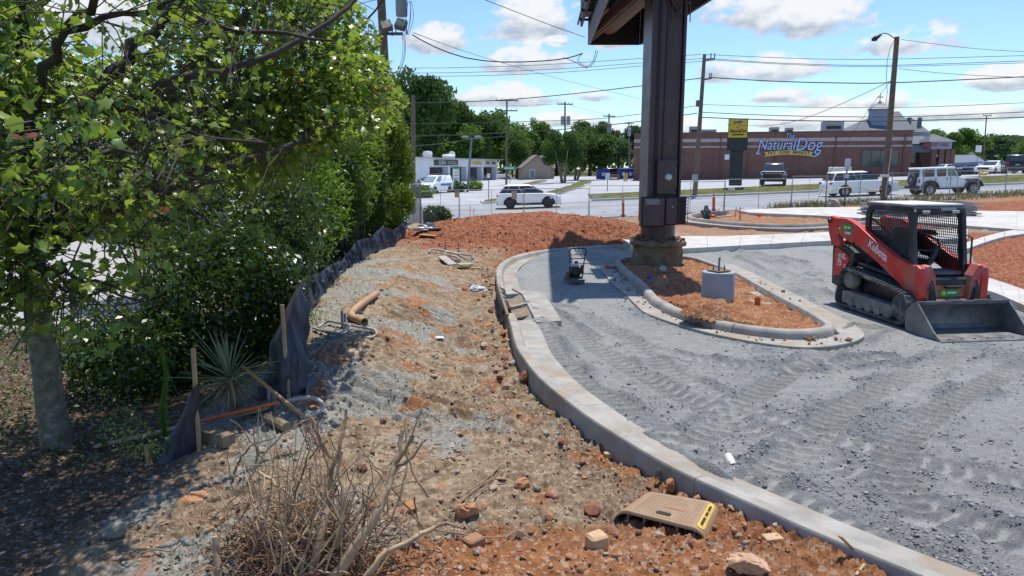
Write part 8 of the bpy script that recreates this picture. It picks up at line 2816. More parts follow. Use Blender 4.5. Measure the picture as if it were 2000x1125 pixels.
solo(M().add(V, F), 'cloth_bundle', mat('dark_cloth', (.055, .06, .065), .85, 0, .2, 8), 'dark grey cloth bundle standing on the far island kerb', 'cloth bundle')
plank('board', 'pale board lying across the far island by the stakes', 'board', Wl(1400, 424, .35), Wl(1432, 421, .35), .2, .05, PINE())
# fallen barricade behind the heap
c = Wg(1056, 431)
c = D(1056, 430, 34.5)
root = top('barricade', 'fallen red and white barricade lying on the crest of earth heap', 'barricade', c)
M().box(c + np.array([.1, 0, .1]), (1.15, .25, .14), .05, .02).build('rail', mat('barricade_red', (.62, .04, .03), .45), root, world=True)
for k in (-.3, .15, .55):
 M().box(c + np.array([.1 + k, -.006, .102]), (.16, .25, .145), .05).build('white_band', mat('reflective_white', (0, 0, 0)), root, world=True)
M().box(c + np.array([-.45, 0, .2]), (.3, .2, .26), .3, .02).build('foot', mat('brick_red_block', (.22, .06, .04), .8), root, world=True)
# ---- stack of fence panels behind the loader
def panel_stack():
 c = Wl(1790, 419, .2)
 root0 = None
 rng = np.random.default_rng(4)
 z = float(h_lot(c[0], c[1])) + .2
 g = mat('stacked_galv', (.25, .265, .275), .5, .5, .2, 5)
 for k in range(9):
  ln = 4.6 - .04 * k
  nm = top('stacked_panel', ['lowest panel of the stack behind the loader, resting on the slab', 'second panel from the bottom of the stack behind loader', 'third panel up in the stack behind the loader', 'fourth panel up in the stack behind the loader',
         'middle panel of the stack behind the loader', 'sixth panel up in the stack behind the loader', 'seventh panel up in the stack behind the loader', 'panel just below the top of the stack behind loader', 'topmost loose panel on the stack behind the loader'][k], 'fence panel',
     (c[0] + rng.normal(0, .12), c[1] + rng.normal(0, .08), z), 'fence panels stacked flat behind the loader')
  nm.rotation_euler = (0, 0, rng.normal(0, .02) - (.08 if k == 8 else 0))
  m = M()
  for y in (-.9, .9):
   m.tube([(-ln / 2, y, .03), (ln / 2, y, .03)], .028, 6)
  for x in (-ln / 2, 0, ln / 2):
   m.tube([(x, -.9, .03), (x, .9, .03)], .028, 6)
  m.build('frame', g, nm)
  w = M()
  for x in np.arange(-ln / 2 + .1, ln / 2, .12):
   w.beam((x, -.9, .03), (x, .9, .03), .008, .008)
  o = w.build('wire_mesh', g, nm)
  o['kind'] = 'stuff'
  z += .068
 for i, x in enumerate((-1.6, 1.5)):
  solo(M().box((c[0] + x, c[1] - .1, z - .74), (.12, 2.2, .16), 0, .01), 'skid', OLDW(), ['timber skid under the stack of panels, toward the lamp pole', 'timber skid under the stack of panels, toward the red dirt'][i], 'timber')
panel_stack()
p = Wg(1630, 402)
solo(M().add(*rock(np.random.default_rng(3), D(1629, 402, 42.0), .62, .55, 2)), 'boulder', mat('tan_boulder', (.42, .34, .25), .9, 0, .15, 5, .3, 10), 'tan boulder lying in grass at the fence foot', 'boulder')
# ---- signs and bins over the road
def sign_post(px, pyb, pyt, d, w, h, lab, col, m2=None, nm='road_sign', pr=.035, ang=0):
 b, t = D(px, pyb, d), D(px, pyt, d)
 b[2] = min(b[2], fall(b[0], b[1]))
 root = empty(nm, b, ang, lab, 'sign')
 H = t[2] - b[2]
 M().tube([(0, 0, -.1), (0, 0, H)], pr, 8).build('post', mat('dark_post', (.10, .11, .115), .5, .4), root)
 M().box((0, -.05, H - h / 2), (w, .03, h), bev=.008).build('plate', col, root)
 return root, H
wb = mat('white_board', (0, 0, 0))
o, H = sign_post(1186, 373, 338, 66, .42 * 1.0, .62, 'small pale sign on a thin post in the verge left of the column', mat('pale_sign', (.50, .58, .62), .4))
o, H = sign_post(954.6, 386, 339, 64, .30, .38, 'thin post with small white sign behind the white crossover', wb)
o, H = sign_post(924, 366, 345, 82, .32, .5, 'tiny dark sign post beside the leaning lamp pole', mat('sign_dark_back', (.06, .07, .08), .5))
o, H = sign_post(1649, 399, 310, 42.6, .34, .62, 'tall steel post with stacked pale sign plates at the fence', mat('pale_sign', (0, 0, 0)), pr=.045)
M().box((0, -.05, H - 1.0), (.26, .03, .25)).build('plate', mat('pale_sign', (0, 0, 0)), o)
o, H = sign_post(996, 358, 325, 92, 1.7, .42, 'green street name sign on a thin post beside double crossarm pole', mat('street_green', (.02, .25, .13), .4))
M().box((-.1, -.07, H - .21), (1.2, .01, .13)).build('print_strip', mat('white_board', (0, 0, 0)), o)
o, H = sign_post(1908, 318, 284, 110, .9, 1.0, 'small white sign high on a thin post in the far lot', wb)
# directory sign by the shops
b = Wf(891, 360)
root = empty('directory_sign', b, .2, 'tall shop directory board with green top before the white shop row', 'sign')
M().box((0, 0, 1.35), (.95, .16, 2.5), bev=.03).build('board', wb, root)
M().box((0, -.09, 2.36), (.9, .03, .42)).build('green_panel', mat('street_green', (0, 0, 0)), root)
for z, m_ in ((1.98, 'sign_pale'), (1.62, 'sign_gold'), (1.2, 'sign_mid'), (.8, 'sign_mid')):
 M().box((0, -.09, z), (.72, .02, .13)).build('print_strip', MATS[m_], root)
# notices and tape on the mesh fence
for lab, px, py, d, w, h, col in (('tan paper notice tied to the mesh fence before the crossover rear wheel', 1004.5, 381, 38.3, .28, .42, (.50, .40, .30)), ('small yellow notice on the second fence panel', 892, 380, 38.1, .22, .30, (.55, .45, .15)),
        ('white tag on the fence panel left of the column', 1163, 384, 38.7, .32, .12, (.7, .7, .7)), ('white tag on the fence panel right of the column', 1429, 369, 40.2, .36, .13, (.7, .7, .7))):
 p = D(px, py, d)
 solo(M().box(p, (w, .012, h), .03), 'notice', mat('notice_%d' % px, col, .7), lab, 'notice')
tp = [D(a, b, 38.2) for a, b in ((1012, 397), (1032, 395), (1034, 390))]
root = top('caution_tape', 'knotted yellow caution tape hanging on mesh fence before the crossover', 'caution tape', D(1036, 408, 38.2))
tm = mat('caution_yellow', (.66, .60, .22), .5)
M().beam(D(1033, 392, 38.2), D(1035, 410, 38.2), .05, .01).build('tape', tm, root, world=True)
M().beam(D(1034, 398, 38.2), D(1042, 408, 38.2), .045, .01).build('tape', tm, root, world=True)
M().beam(D(1014, 399, 38.2), D(1034, 396, 38.2), .03, .01).build('tape', tm, root, world=True)
P = catmull([D(a, b, d) for a, b, d in ((1600, 370, 42.3), (1615, 373, 42.4), (1635, 370, 42.5), (1649, 366, 42.5), (1680, 367, 42.8), (1705, 372, 43), (1722, 369, 43))], .2)
solo(M().tube(P, .03, 5), 'caution_tape', tm, 'long sagging yellow caution tape strung before the three row crossover', 'caution tape')
def bins():
 blue = mat('dumpster_blue', (.018, .06, .30), .5, 0, .12, 3)
 for lab, px, py, w in (('blue dumpster with pale emblem, standing left of the dark pickup', 1179, 345, 23), ('blue dumpster next to the brick store corner', 1219, 347, 20), ('second blue dumpster tucked closest to the brick wall', 1232, 350, 13)):
  b = Wf(px, py)
  b[1] = min(b[1], 112)
  b = D(px, py, b[1])
  b[2] = float(fz(b[0], b[1]))
  k = b[1] / FOC
  W_, H = w * k, 22 * k
  root = empty('dumpster', b, .05, lab, 'dumpster', 'blue dumpsters')
  M().prism([(-W_ / 2, .12), (W_ / 2, .12), (W_ / 2 + .06, H * .86), (-W_ / 2 - .06, H * .86)], 'y', 0, 1.5).build('bin', blue, root)
  M().prism([(-W_ / 2 - .1, H * .86), (W_ / 2 + .1, H * .86), (W_ / 2 + .1, H * .92), (-W_ / 2 - .1, H * .92)], 'y', -.08, 1.6).build('rim', blue, root)
  for s in (-1, 1):
   M().prism([(-.1, H * .92), (1.55, H * .98), (1.55, H * 1.02), (-.1, H * .96)], 'x', s * W_ / 4 - W_ / 4 + .02, s * W_ / 4 + W_ / 4 - .02).build('lid', mat('dark_blue_lid', (.012, .03, .13), .5), root)
  M().box((-.05, -.02, H * .5), (.45, .04, .55)).build('emblem', mat('decal_white', (0, 0, 0)), root)
  for x in (-W_ * .35, 0, W_ * .35):
   M().box((x, -.03, H * .48), (.06, .06, H * .7)).build('rib', blue, root)
 for i, px in enumerate((1219.5, 1224)):
  b = D(px, 349, 100)
  b[2] = float(fz(b[0], b[1]))
  solo(M().tube([b, b + np.array([0, 0, 1.15])], .12, 12), 'bollard', mat('bollard_yellow', (.62, .40, .03), .5), ['yellow bollard before the dumpsters', 'second yellow bollard, closer to brick wall corner'][i], 'bollard')
 b = D(1200, 343, 108)
 b[2] = float(fz(b[0], b[1]))
 root = top('crate', 'brown wooden crate before the dark pickup between dumpsters', 'crate', b)
 for z in (.2, .5, .8):
  M().box(b + np.array([0, 0, z]), (1.4, .9, .2)).build('slat', OLDW(), root, world=True)
bins()
b = Wf(1908, 331)
b = D(1697 + 225, 336, 62)
b[2] = float(verge_top(b[0])) + .02
V, F = crumple(b + np.array([0, 0, .2]), (.6, .3, .25), 9)
solo(M().add(V, F), 'yellow_cover', mat('hydrant_yellow', (.66, .46, .10), .5), 'small yellow dome cover on the verge behind the boxy off road car', 'cover')
b = Wf(1642, 343)
b = D(1640, 336, 84)
b[2] = float(fz(b[0], b[1])) + .3
solo(M().box(b + np.array([0, 0, .5]), (2.4, .8, 1.0), .05, .06), 'utility_box', mat('cream_cabinet', (.62, .58, .48), .6), 'cream utility cabinet behind the three row crossover', 'utility box')
# =================================================================== NEAR PLANTS
def yucca():
 b = Wg(452, 798)
 rng = np.random.default_rng(6)
 root = top('yucca', 'spiky yucca with stiff grey green upper blades and dry tan lower skirt', 'yucca', b)
 gm = leaf_mat('yucca_blade', (.09, .14, .08), (.30, .36, .22), None, .45, .15)
 dm = leaf_mat('yucca_dead_blade', (.20, .14, .07), (.48, .38, .22), None, .7, .15)
 protos = []
 for k in range(6):
  L_, w, sag = .52 + .04 * k, .019, [.0, .03, .07, .12, .02, .05][k]
  vs, fs = [], []
  for i in range(8):
   f = i / 7
   ww = w * (1 - f ** 2.2) * (1 if f > .1 else .7)
   z = -sag * f * f
   vs += [(-ww, L_ * f, z + .006), (0, L_ * f, z - .004), (ww, L_ * f, z + .006)]
  for i in range(7):
   for j in (0, 1):
    fs.append((i * 3 + j, i * 3 + j + 1, i * 3 + 4 + j, i * 3 + 3 + j))
  protos.append((vs, fs))
 meshes = {}
 for kind, mm in (('g', gm), ('d', dm)):
  for k, (vs, fs) in enumerate(protos):
   me = np_mesh('leaf', vs, fs, True, {'tint': np.full(len(vs), .15 + .14 * k)})
   me.materials.append(mm)
   meshes[kind, k] = me
 c = np.array([0, 0, .36])
 for i in range(118):
  dead = i >= 52
  a = rng.random() * 2 * PI
  el = rng.uniform(.15, 1.45) if not dead else rng.uniform(-1.35, -.15)
  if not dead and rng.random() < .25:
   el = rng.uniform(-.1, .4)
  o = bpy.data.objects.new('leaf', meshes['d' if dead else 'g', rng.integers(6)])
  COL.objects.link(o)
  o.parent = root
  s = rng.uniform(.62, 1.0) * (.72 if dead else 1)
  o.matrix_basis = Matrix.Translation(c + np.array([0, 0, rng.uniform(-.05, .06)])) @ Matrix.Rotation(a, 4, 'Z') @ Matrix.Rotation(el, 4, 'X') @ Matrix.Rotation(rng.uniform(-.5, .5), 4, 'Y') @ Matrix.Scale(s, 4)
 M().tube([(0, 0, -.05), (.01, 0, .38)], .06, 9).build('stem', OLDW(), root)
yucca()
def weed():
 b = Wg(322, 866)
 rng = np.random.default_rng(8)
 root = top('tall_weed', 'tall feathery bright green weed spike beside torn cloth', 'weed', b)
 P = catmull([b, D(318, 800, b[1]), D(324, 740, b[1]), D(316, 682, b[1])], .03)
 M().tube(P, .006, 5).build('stem', mat('green_stem', (.10, .16, .03), .6), root, world=True)
 n = 2600
 k = rng.integers(2, len(P), n)
 f = k / len(P)
 C = P[k] + rng.standard_normal((n, 3)) * .004
 d = rng.standard_normal((n, 3))
 d[:, 2] = np.abs(d[:, 2]) * .8 + .15
 R = rand_rot(rng, n, 0)
 d /= np.linalg.norm(d, axis=1)[:, None]
 nr = np.cross(d, rng.standard_normal((n, 3)))
 nr /= np.linalg.norm(nr, axis=1)[:, None]
 R = np.stack([np.cross(d, nr), d, nr], 2)
 tv = np.array([(-.05, 0, 0), (.05, 0, 0), (0, 1, .1)])
 V, F, t = scatter(C - b, R, (.065 * (1 - .55 * f)) * (.6 + .7 * rng.random(n)), tv, [(0, 1, 2)], rng.random(n))
 link('foliage', np_mesh('foliage', V, F, False, {'tint': t}), leaf_mat('feathery_green', (.04, .13, .012), (.13, .30, .03), None, .6, .35), root)['kind'] = 'stuff'
weed()
def vines():
 rng = np.random.default_rng(12)
 lm = leaf_mat('privet_leaf', (.08, .15, .03), (.30, .36, .11), None, .45, .35)
 for lab, pts in (('arching sprig of small yellow green leaves between maple and yucca', [(130, 772), (165, 762), (200, 765), (228, 790), (250, 812), (275, 830), (300, 850)]),
      ('low leafy seedling spreading along the pale board', [(200, 830), (230, 842), (262, 848), (300, 862), (330, 880)]),
      ('small green seedling under the torn cloth edge', [(238, 872), (262, 878), (290, 880), (318, 868)])):
  P = []
  for i, (a, b_) in enumerate(pts):
   g = Wg(a, min(b_ + 46, 905))
   P.append(D(a, b_, g[1]))
  P = catmull(P, .02)
  root = top('seedling', lab, 'seedling', P[len(P) // 2] - np.array([0, 0, .15]))
  M().tube(P, .004, 5).build('stem', DBARK(), root, world=True)
  n = 190
  k = rng.integers(0, len(P), n)
  C = P[k] + rng.standard_normal((n, 3)) * np.array([.05, .05, .045])
  R = rand_rot(rng, n, .45)
  S = .035 * (.7 + .7 * rng.random(n))
  T = rng.random(n)
  b0 = np.array(root.location)
  V, F, t = scatter(C - b0, R, S, np.array([(0, 0, 0), (.3, .5, .03), (0, 1, -.05), (-.3, .5, .03)]), [(0, 1, 2, 3)], T)
  link('foliage', np_mesh('foliage', V, F, False, {'tint': t}), lm, root)['kind'] = 'stuff'
vines()
def undergrowth():
 """ivy, seedlings and fallen leaves in the shade"""
 rng = np.random.default_rng(14)
 n = 9500
 y = rng.uniform(4.3, 12, n)
 x = rng.uniform(-9, -2.4, n)
 lim = -3.5 - .33 * np.maximum(0, y - 9) - .02 * (y - 6.5) * (y < 6.5)
 ok = x < lim + .25 * rng.standard_normal(n)
 x, y = x[ok], y[ok]
 z = np.array([Zs(a, b) for a, b in zip(x, y)]) + .012 + .02 * rng.random(len(x))
 dead = leaf_mat('fallen_leaf', (.07, .045, .026), (.33, .235, .15), None, .8, .1, gloss=.2)
 R = rand_rot(rng, len(x), .62)
 V, F, t = scatter(np.stack([x, y, z], 1), R, .045 * (.6 + .8 * rng.random(len(x))), np.array([(0, 0, 0), (.35, .45, .12), (0, 1, -.1), (-.35, .5, .14)]), [(0, 1, 2, 3)], rng.random(len(x)) ** 2)
 tag(link('leaf_litter', np_mesh('leaf_litter', V, F, False, {'tint': t}), dead), 'brown leaf litter covering the ground under the maple', 'leaf litter', kind='stuff')
 # green ground plants
 n = 8500
 y = rng.uniform(6.4, 13, n)
 x = rng.uniform(-9.5, -3.4, n)
 lim = -3.75 - .33 * np.maximum(0, y - 8.6)
 f = fbm(x, y, .7, 3)
 ok = (x < lim) & (f + .35 * rng.standard_normal(n) > -.05 - .05 * (y - 7))
 x, y = x[ok], y[ok]
 z = np.array([Zs(a, b) for a, b in zip(x, y)]) + .04 + .20 * rng.random(len(x)) ** 1.4
 V, F, t = scatter(np.stack([x, y, z], 1), rand_rot(rng, len(x), .45), .075 * (.5 + .8 * rng.random(len(x))), *LANCE, rng.random(len(x)))
 tag(link('ground_cover', np_mesh('ground_cover', V, F, False, {'tint': t}), leaf_mat('ivy_leaf', (.012, .045, .010), (.06, .14, .025), None, .5, .25)), 'dark green ground cover around the maple and below shrubs', 'ground cover', kind='stuff')
 for lab, px, py in (('little sprig of fresh green leaves on the bank by the pipe frame', 612, 632), ('tiny green weed at the silt fence foot further along', 632, 566)):
  b = Wg(px, py)
  root = top('weed', lab, 'weed', b)
  k = 120
  C = np.stack([.10 * rng.standard_normal(k), .08 * rng.standard_normal(k), .02 + .20 * rng.random(k)], 1)
  V, F, t = scatter(C, rand_rot(rng, k, .3), .05 * (.6 + .7 * rng.random(k)), *LANCE, rng.random(k))
  link('foliage', np_mesh('foliage', V, F, False, {'tint': t}), BRIGHT, root)['kind'] = 'stuff'
undergrowth()
# =================================================================== BRUSH PILE
def brush():
 rng = np.random.default_rng(33)
 b = Wg(640, 1090)
 root = top('brush_pile', 'heap of cut bare branches and tangled twigs in the near soil', 'brush pile', b)
 pale = mat('pale_cut_branch', (.41, .295, .18), .85, 0, .3, 10, .4, 30)
 grey = mat('grey_branch', (.25, .175, .11), .9, 0, .3, 10, .4, 30)
 redb = mat('red_brown_twig', (.19, .105, .06), .85, 0, .3, 10)
 mats = [pale, grey, grey, redb]
 def limb(pts, r0, r1, m, nm='branch', wob=.012, n=7):
  P = catmull([D(a, c, d) for a, c, d in pts], .05)
  P[1:-1] += wob * rng.standard_normal((len(P) - 2, 3)) * .5
  M().tube(P, 0, n, rs=list(np.linspace(r0, r1, len(P)))).build(nm, m, root, world=True, smooth=70)
  return P
 big = [
  ([(606, 1150, 4.55), (618, 1080, 4.6), (634, 1010, 4.7), (642, 950, 4.8), (646, 890, 4.9)], .050, .026, pale),
  ([(646, 895, 4.9), (622, 850, 4.95), (604, 812, 5.0)], .022, .014, grey),
  ([(646, 930, 4.8), (662, 880, 4.85), (672, 830, 4.95), (676, 800, 5)], .022, .014, grey),
  ([(640, 1150, 4.5), (700, 1060, 4.55), (742, 990, 4.65), (775, 910, 4.8)], .056, .030, pale),
  ([(772, 915, 4.8), (782, 870, 4.85), (786, 840, 4.9)], .024, .02, pale),
  ([(772, 910, 4.8), (800, 900, 4.7), (826, 862, 4.75)], .018, .012, grey),
  ([(774, 905, 4.8), (800, 870, 4.8), (808, 850, 4.8)], .018, .014, grey),
  ([(660, 1050, 4.6), (668, 970, 4.65), (660, 910, 4.7), (668, 880, 4.7)], .022, .012, pale),
  ([(700, 1150, 4.4), (740, 1090, 4.45), (790, 1060, 4.5), (850, 1030, 4.6)], .030, .022, pale),
  ([(848, 1031, 4.6), (870, 1020, 4.65), (905, 1032, 4.6)], .018, .010, grey),
  ([(426, 1150, 4.5), (424, 1100, 4.55), (420, 1048, 4.6)], .036, .030, pale),
  ([(500, 918, 5.1), (540, 945, 5.0), (578, 980, 4.9)], .016, .013, pale),
  ([(500, 918, 5.1), (500, 880, 5.1), (494, 830, 5.15)], .009, .005, redb),
  ([(560, 1020, 4.8), (600, 900, 4.9), (640, 860, 4.9)], .012, .008, grey),
  ([(540, 1060, 4.7), (600, 1040, 4.7), (700, 1050, 4.6)], .016, .012, pale),
  ([(790, 820, 5.2), (794, 900, 5.0), (770, 1000, 4.8), (730, 1060, 4.7)], .010, .012, grey),
  ([(410, 1018, 4.9), (470, 960, 4.95), (530, 870, 5.05)], .007, .006, grey),
  ([(510, 1000, 4.8), (560, 1060, 4.6), (610, 1110, 4.5), (680, 1120, 4.45)], .010, .008, pale),
  ([(730, 980, 4.7), (700, 960, 4.7), (640, 970, 4.75)], .010, .007, grey),
 ]
 for pts, r0, r1, m in big:
  limb(pts, r0 * .76, r1 * .76, m)
 # countable thinner branches
 for i in range(75):
  px, py = rng.normal(620, 95), rng.normal(1015, 60)
  d = rng.uniform(4.45, 5.1)
  L_ = rng.uniform(70, 210)
  a = rng.normal(-PI / 2, .9) if rng.random() < .6 else rng.uniform(0, 2 * PI)
  a2 = a + rng.normal(0, .6)
  q = [(px, py, d), (px + L_ * .5 * math.cos(a), py + L_ * .5 * math.sin(a), d + rng.normal(0, .12)), (px + L_ * .5 * (math.cos(a) + math.cos(a2)), py + L_ * .5 * (math.sin(a) + math.sin(a2)), d + rng.normal(0, .2))]
  if any(not (400 < x < 850) or y < 800 or y > 1160 for x, y, _ in q):
   continue
  limb(q, rng.uniform(.004, .010), .003, mats[rng.integers(4)], n=5)
 straw = mat('straw_stick', (.44, .325, .20), .85, 0, .25, 10, .3, 30)
 for i in range(110):
  bx = rng.normal(600, 60)
  a = rng.normal(-PI / 2, .55)
  L_ = rng.uniform(120, 330)
  d = rng.uniform(4.45, 5.0)
  x1, y1 = bx + L_ * math.cos(a), 1120 + L_ * math.sin(a)
  if not (405 < x1 < 835):
   continue
  kx = rng.normal(0, 12)
  limb([(bx, 1120, d), ((bx + x1) / 2 + kx, (1120 + y1) / 2, d + .08), (x1, y1, d + rng.uniform(.0, .4))], rng.uniform(.003, .009), .0022, [straw, straw, pale, grey][rng.integers(4)], n=5, wob=.004)
 # the tangle below, too fine to pick apart
 tw = M()
 for i in range(620):
  px, py = rng.normal(590, 90), rng.normal(1065, 40)
  if not 400 < px < 830:
   continue
  g = Wg(px, min(1120, py + 30))
  c = np.array([g[0], g[1], g[2] + abs(rng.normal(.08, .10))])
  k = 5
  dr = rng.standard_normal(3) * np.array([1, 1, .45])
  dr /= np.linalg.norm(dr)
  P = [c]
  for j in range(k):
   dr = dr + .55 * rng.standard_normal(3) * np.array([1, 1, .6])
   dr /= np.linalg.norm(dr)
   P.append(P[-1] + dr * rng.uniform(.04, .09))
  P = np.array(P)
  P[:, 2] = np.maximum(P[:, 2], g[2] + .005)
  tw.tube(P, rng.uniform(.0022, .0045), 3, cap=False)
 o = tw.build('twigs', redb, root, world=True, recalc=False)
 o['kind'] = 'stuff'
 o.name = 'tangle'
 lf = 420
 C = []
 for i in range(lf):
  g = Wg(rng.normal(540, 70), rng.normal(1075, 35))
  C.append(g + np.array([0, 0, .02 + .10 * rng.random()]))
 V, F, t = scatter(np.array(C) - np.array(b), rand_rot(rng, lf, .2), .05 * (.5 + .8 * rng.random(lf)), np.array([(0, 0, 0), (.3, .45, .15), (0, 1, -.15), (-.3, .5, .15)]), [(0, 1, 2, 3)], rng.random(lf))
 o = link('dead_foliage', np_mesh('dead_foliage', V, F, False, {'tint': t}), leaf_mat('fallen_leaf', (0, 0, 0), (0, 0, 0)), root)
 o['kind'] = 'stuff'
brush()
# separate twigs on the soil right of the pile
for lab, pts in (('small fan of dry twigs lying above the brush pile on bare soil', [[(880, 1000), (930, 955), (985, 920)], [(905, 985), (950, 950), (992, 945)], [(915, 960), (950, 935), (978, 908)]]),
     ('thin crooked root lying across orange soil right of brush pile', [[(850, 1035), (900, 1042), (960, 1050), (1000, 1042)], [(985, 1052), (1010, 1036), (1035, 1046)]]),
     ('dark crooked stick lying on pale gravel left of the brush', [[(275, 1080), (305, 1074), (335, 1076), (352, 1060)]])):
 g = [Wg(*q) for q in pts[0]]
 root = top('twig', lab, 'twig', g[1])
 for q in pts:
  M().tube(catmull([Wg(a, c, .03) for a, c in q], .04), .007, 5).build('stem', mat('grey_branch', (0, 0, 0)), root, world=True, smooth=60)
# =================================================================== STONES
def stones():
 rng = np.random.default_rng(55)
 mk = [clay(), mat('tan_stone', (.40, .30, .21), .9, 0, .25, 9, .4, 24), mat('grey_stone', (0, 0, 0)), mat('red_brown_clod', (0, 0, 0)), mat('brown_clod', (0, 0, 0))]
 protos = []
 for k in range(5):
  for j in range(3):
   V, F = rock(np.random.default_rng(200 + k * 5 + j), (0, 0, 0), 1.0, .8, 1)
   me = bpy.data.meshes.new('stone')
   me.from_pydata([tuple(v) for v in V], [], F)
   me.materials.append(mk[k])
   protos.append(me)
 # clods along the foot of the kerb, and across the scraped ground
 pts = []
 for i in range(175):
  k = rng.integers(int(len(K1) * .30), int(len(K1) * .93))
  p = K1[k][:2]
  t = K1[min(k + 1, len(K1) - 1)][:2] - K1[k - 1][:2]
  t /= np.linalg.norm(t)
  nrm = np.array([t[1], -t[0]])
  o = abs(rng.normal(.05, .26)) + .05
  pts.append((p + nrm * o, rng.gamma(2.2, .0125) + .018))
 for i in range(240):
  px, py = rng.uniform(560, 1500), rng.uniform(560, 1120)
  if px > np.interp(py, [560, 700, 800, 900, 1000, 1120], [960, 1000, 1090, 1240, 1440, 1700]) or px < np.interp(py, [560, 800, 1120], [640, 600, 720]):
   continue
  p = Wg(px, py)
  pts.append((p[:2], rng.gamma(1.8, .0095) + .015))
 pts.sort(key=lambda q: -q[1] / q[0][1])
 for i, (p, s) in enumerate(pts[:300]):
  if in_poly(np.array([p[0]]), np.array([p[1]]), LOT_POLY)[0]:
   continue
  near_red = p[0] > -0.4 and p[1] < 7.5
  w = [.42, .16, .12, .18, .12] if near_red else [.12, .30, .22, .18, .18]
  o = bpy.data.objects.new('stone', protos[int(rng.choice(5, p=w)) * 3 + int(rng.integers(3))])
  COL.objects.link(o)
  o.parent = DIRT_GROUND
  s = min(s, .105)
  o.location = (p[0], p[1], Zs(p[0], p[1]) + s * .30)
  o.scale = (s, s * rng.uniform(.7, 1.1), s * rng.uniform(.6, 1))
  o.rotation_euler = (rng.uniform(-.4, .4), rng.uniform(-.4, .4), rng.random() * 6.28)
 # rubble too small to pick apart
 octa = np.array([(1, 0, 0), (-1, 0, 0), (0, 1, 0), (0, -1, 0), (0, 0, .75), (0, 0, -.75)], float)
 of = [(0, 2, 4), (2, 1, 4), (1, 3, 4), (3, 0, 4), (2, 0, 5), (1, 2, 5), (3, 1, 5), (0, 3, 5)]
 def rubble(name, parent, x, y, s, m, tint, lift=.25):
  n = len(x)
  z = Zs_arr(x, y)
  q = rng.standard_normal((n, 3, 3))
  R = np.linalg.qr(q)[0]
  V = octa[None] * (1 + .35 * rng.standard_normal((n, 6, 1)).clip(-1.2, 1.2)) * (np.array([1, .75, .6])[None, None])
  V = np.einsum('nij,nkj->nki', R, V)
  V[:, :, 2] *= .75
  V = V * s[:, None, None] + np.stack([x, y, z + s * lift], 1)[:, None, :]
  F = (np.arange(n)[:, None, None] * 6 + np.array(of)[None]).reshape(-1, 3)
  o = link(name, np_mesh(name, V.reshape(-1, 3), F, False, {'tint': np.repeat(tint, 6)}), m, parent)
  o['kind'] = 'stuff'
  return o
 def stone_mat(name, cols):
  t = NT(name)
  v = t.n('ShaderNodeAttribute', attribute_name='tint').outputs['Fac']
  cr = t.n('ShaderNodeValToRGB')
  cr.color_ramp.interpolation = 'CONSTANT'
  e = cr.color_ramp.elements
  while len(e) < len(cols):
   e.new(1)
  for i, c in enumerate(cols):
   e[i].position = i / len(cols)
   e[i].color = (*c, 1)
  t.set(cr.inputs[0], v)
  co = t.coord()
  c = t.mix(t.ramp(t.noise(co, 30, 4), .3, .7, 0, .5), cr.outputs[0], (.25, .2, .16))
  t.bsdf(c, .92, 0, t.bump(t.noise(co, 60, 3), .4, .005), .2)
  return t.m
 soil_m = stone_mat('soil_rubble', [(.40, .30, .21), (.30, .155, .08), (.26, .25, .225), (.22, .11, .06), (.46, .38, .29), (.42, .21, .105), (.36, .35, .31), (.30, .235, .165)])
 n = 52000
 y = 4.0 * (24 / 4.0) ** rng.random(n)
 x = y * rng.uniform(-.62, .42, n)
 ins = in_poly(x, y, LOT_POLY)
 kd, _ = seg_dist(x, y, K1)
 lit = x < (-3.0 + .16 * (y - 6.5) * (y < 6.5) - .33 * np.maximum(0, y - 9))
 dens = .25 + .7 * np.clip(fbm(x, y, .9, 3) + .1, 0, 1) + .5 * np.exp(-kd / .4)
 ok = ~ins & ~lit & (rng.random(n) < dens) & (kd > .06)
 x, y = x[ok], y[ok]
 s = np.clip(rng.gamma(1.4, .0068, len(x)) + .004, .004, .048)
 redw = (x > -.3) & (y < 7)
 kp = ~redw | (rng.random(len(x)) < .55)
 x, y, s, redw = x[kp], y[kp], s[kp], redw[kp]
 tint = rng.random(len(x))
 tint = np.where(redw & (rng.random(len(x)) < .5), rng.choice([.15, .40, .66], len(x)), tint)
 rubble('rubble', DIRT_GROUND, x, y, s, soil_m, tint)
 # clods on the red heap and far soil
 n = 2600
 x = rng.uniform(-4.5, 6.5, n)
 y = rng.uniform(22.3, 33, n)
 ok = ~in_poly(x, y, LOT_POLY) & (((x - .6) / 6) ** 2 + ((y - 27) / 5.2) ** 2 < 1)
 x, y = x[ok], y[ok]
 rubble('heap_clods', DIRT_GROUND, x, y, np.clip(rng.gamma(2, .014, len(x)) + .015, .015, .09), stone_mat('red_clods', [(.32, .11, .048), (.23, .072, .03), (.38, .155, .075), (.28, .09, .038)]), rng.random(len(x)), .1)
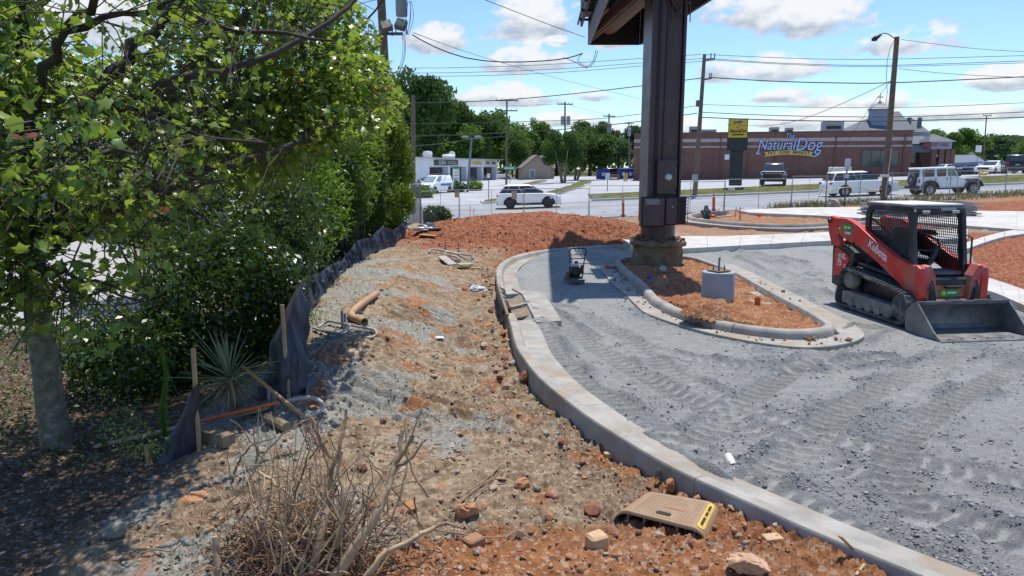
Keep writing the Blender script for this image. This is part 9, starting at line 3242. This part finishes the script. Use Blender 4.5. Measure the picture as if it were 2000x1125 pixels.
 # stone chips on the base course
 grav = stone_mat('base_stone_chips', [(.20, .215, .23), (.25, .27, .285), (.31, .33, .345), (.165, .18, .19), (.28, .295, .30), (.36, .375, .38)])
 n = 60000
 y = 4.2 * (22 / 4.2) ** rng.random(n)
 x = y * rng.uniform(-.05, .76, n)
 ok = in_poly(x, y, LOT_POLY)
 x, y = x[ok], y[ok]
 kd, _ = seg_dist(x, y, K1)
 _, rg, _p = gravel_relief(x.copy(), y.copy())
 ok = (rng.random(len(x)) < .05 + .95 * rg ** 1.3) & (kd > .55) & ~in_poly(x, y, [tuple(p[:2]) for p in ISL_OUT])
 x, y = x[ok], y[ok]
 s = np.clip(rng.gamma(1.7, .0058, len(x)) + .004, .004, .036)
 rubble('stone_chips', GRAVEL_LOT, x, y, s, grav, rng.random(len(x)), .2)
 # crumbs of soil strewn on gutters and island
 n = 1400
 th = rng.integers(0, len(_il), n)
 off = rng.normal(.25, .2, n)
 c = _il[:, :2].mean(0)
 P = _il[th][:, :2]
 dd = P - c
 dd /= np.linalg.norm(dd, axis=1)[:, None]
 P = P + dd * off[:, None]
 ok = rng.random(n) < .3 + .7 * (fbm(P[:, 0], P[:, 1], .8, 2) > .05)
 P = P[ok]
 V = []
 zz = np.where(in_poly(P[:, 0], P[:, 1], [tuple(p[:2]) for p in _il]), island_h(P[:, 0], P[:, 1]), 0.0)
 s = np.clip(rng.gamma(1.6, .011, len(P)) + .006, .006, .06)
 n = len(P)
 R = np.linalg.qr(rng.standard_normal((n, 3, 3)))[0]
 Vv = np.einsum('nij,nkj->nki', R, octa[None] * (1 + .3 * rng.standard_normal((n, 6, 1)).clip(-1, 1)))
 Vv = Vv * s[:, None, None] + np.stack([P[:, 0], P[:, 1], zz + s * .4], 1)[:, None, :]
 F = (np.arange(n)[:, None, None] * 6 + np.array(of)[None]).reshape(-1, 3)
 isl = bpy.data.objects['island_soil']
 o = link('soil_crumbs', np_mesh('soil_crumbs', Vv.reshape(-1, 3), F, False, {'tint': np.repeat(.13 + .12 * rng.random(n) + .25 * (rng.random(n) < .4), 6)}), soil_m, isl)
 o['kind'] = 'stuff'
stones()
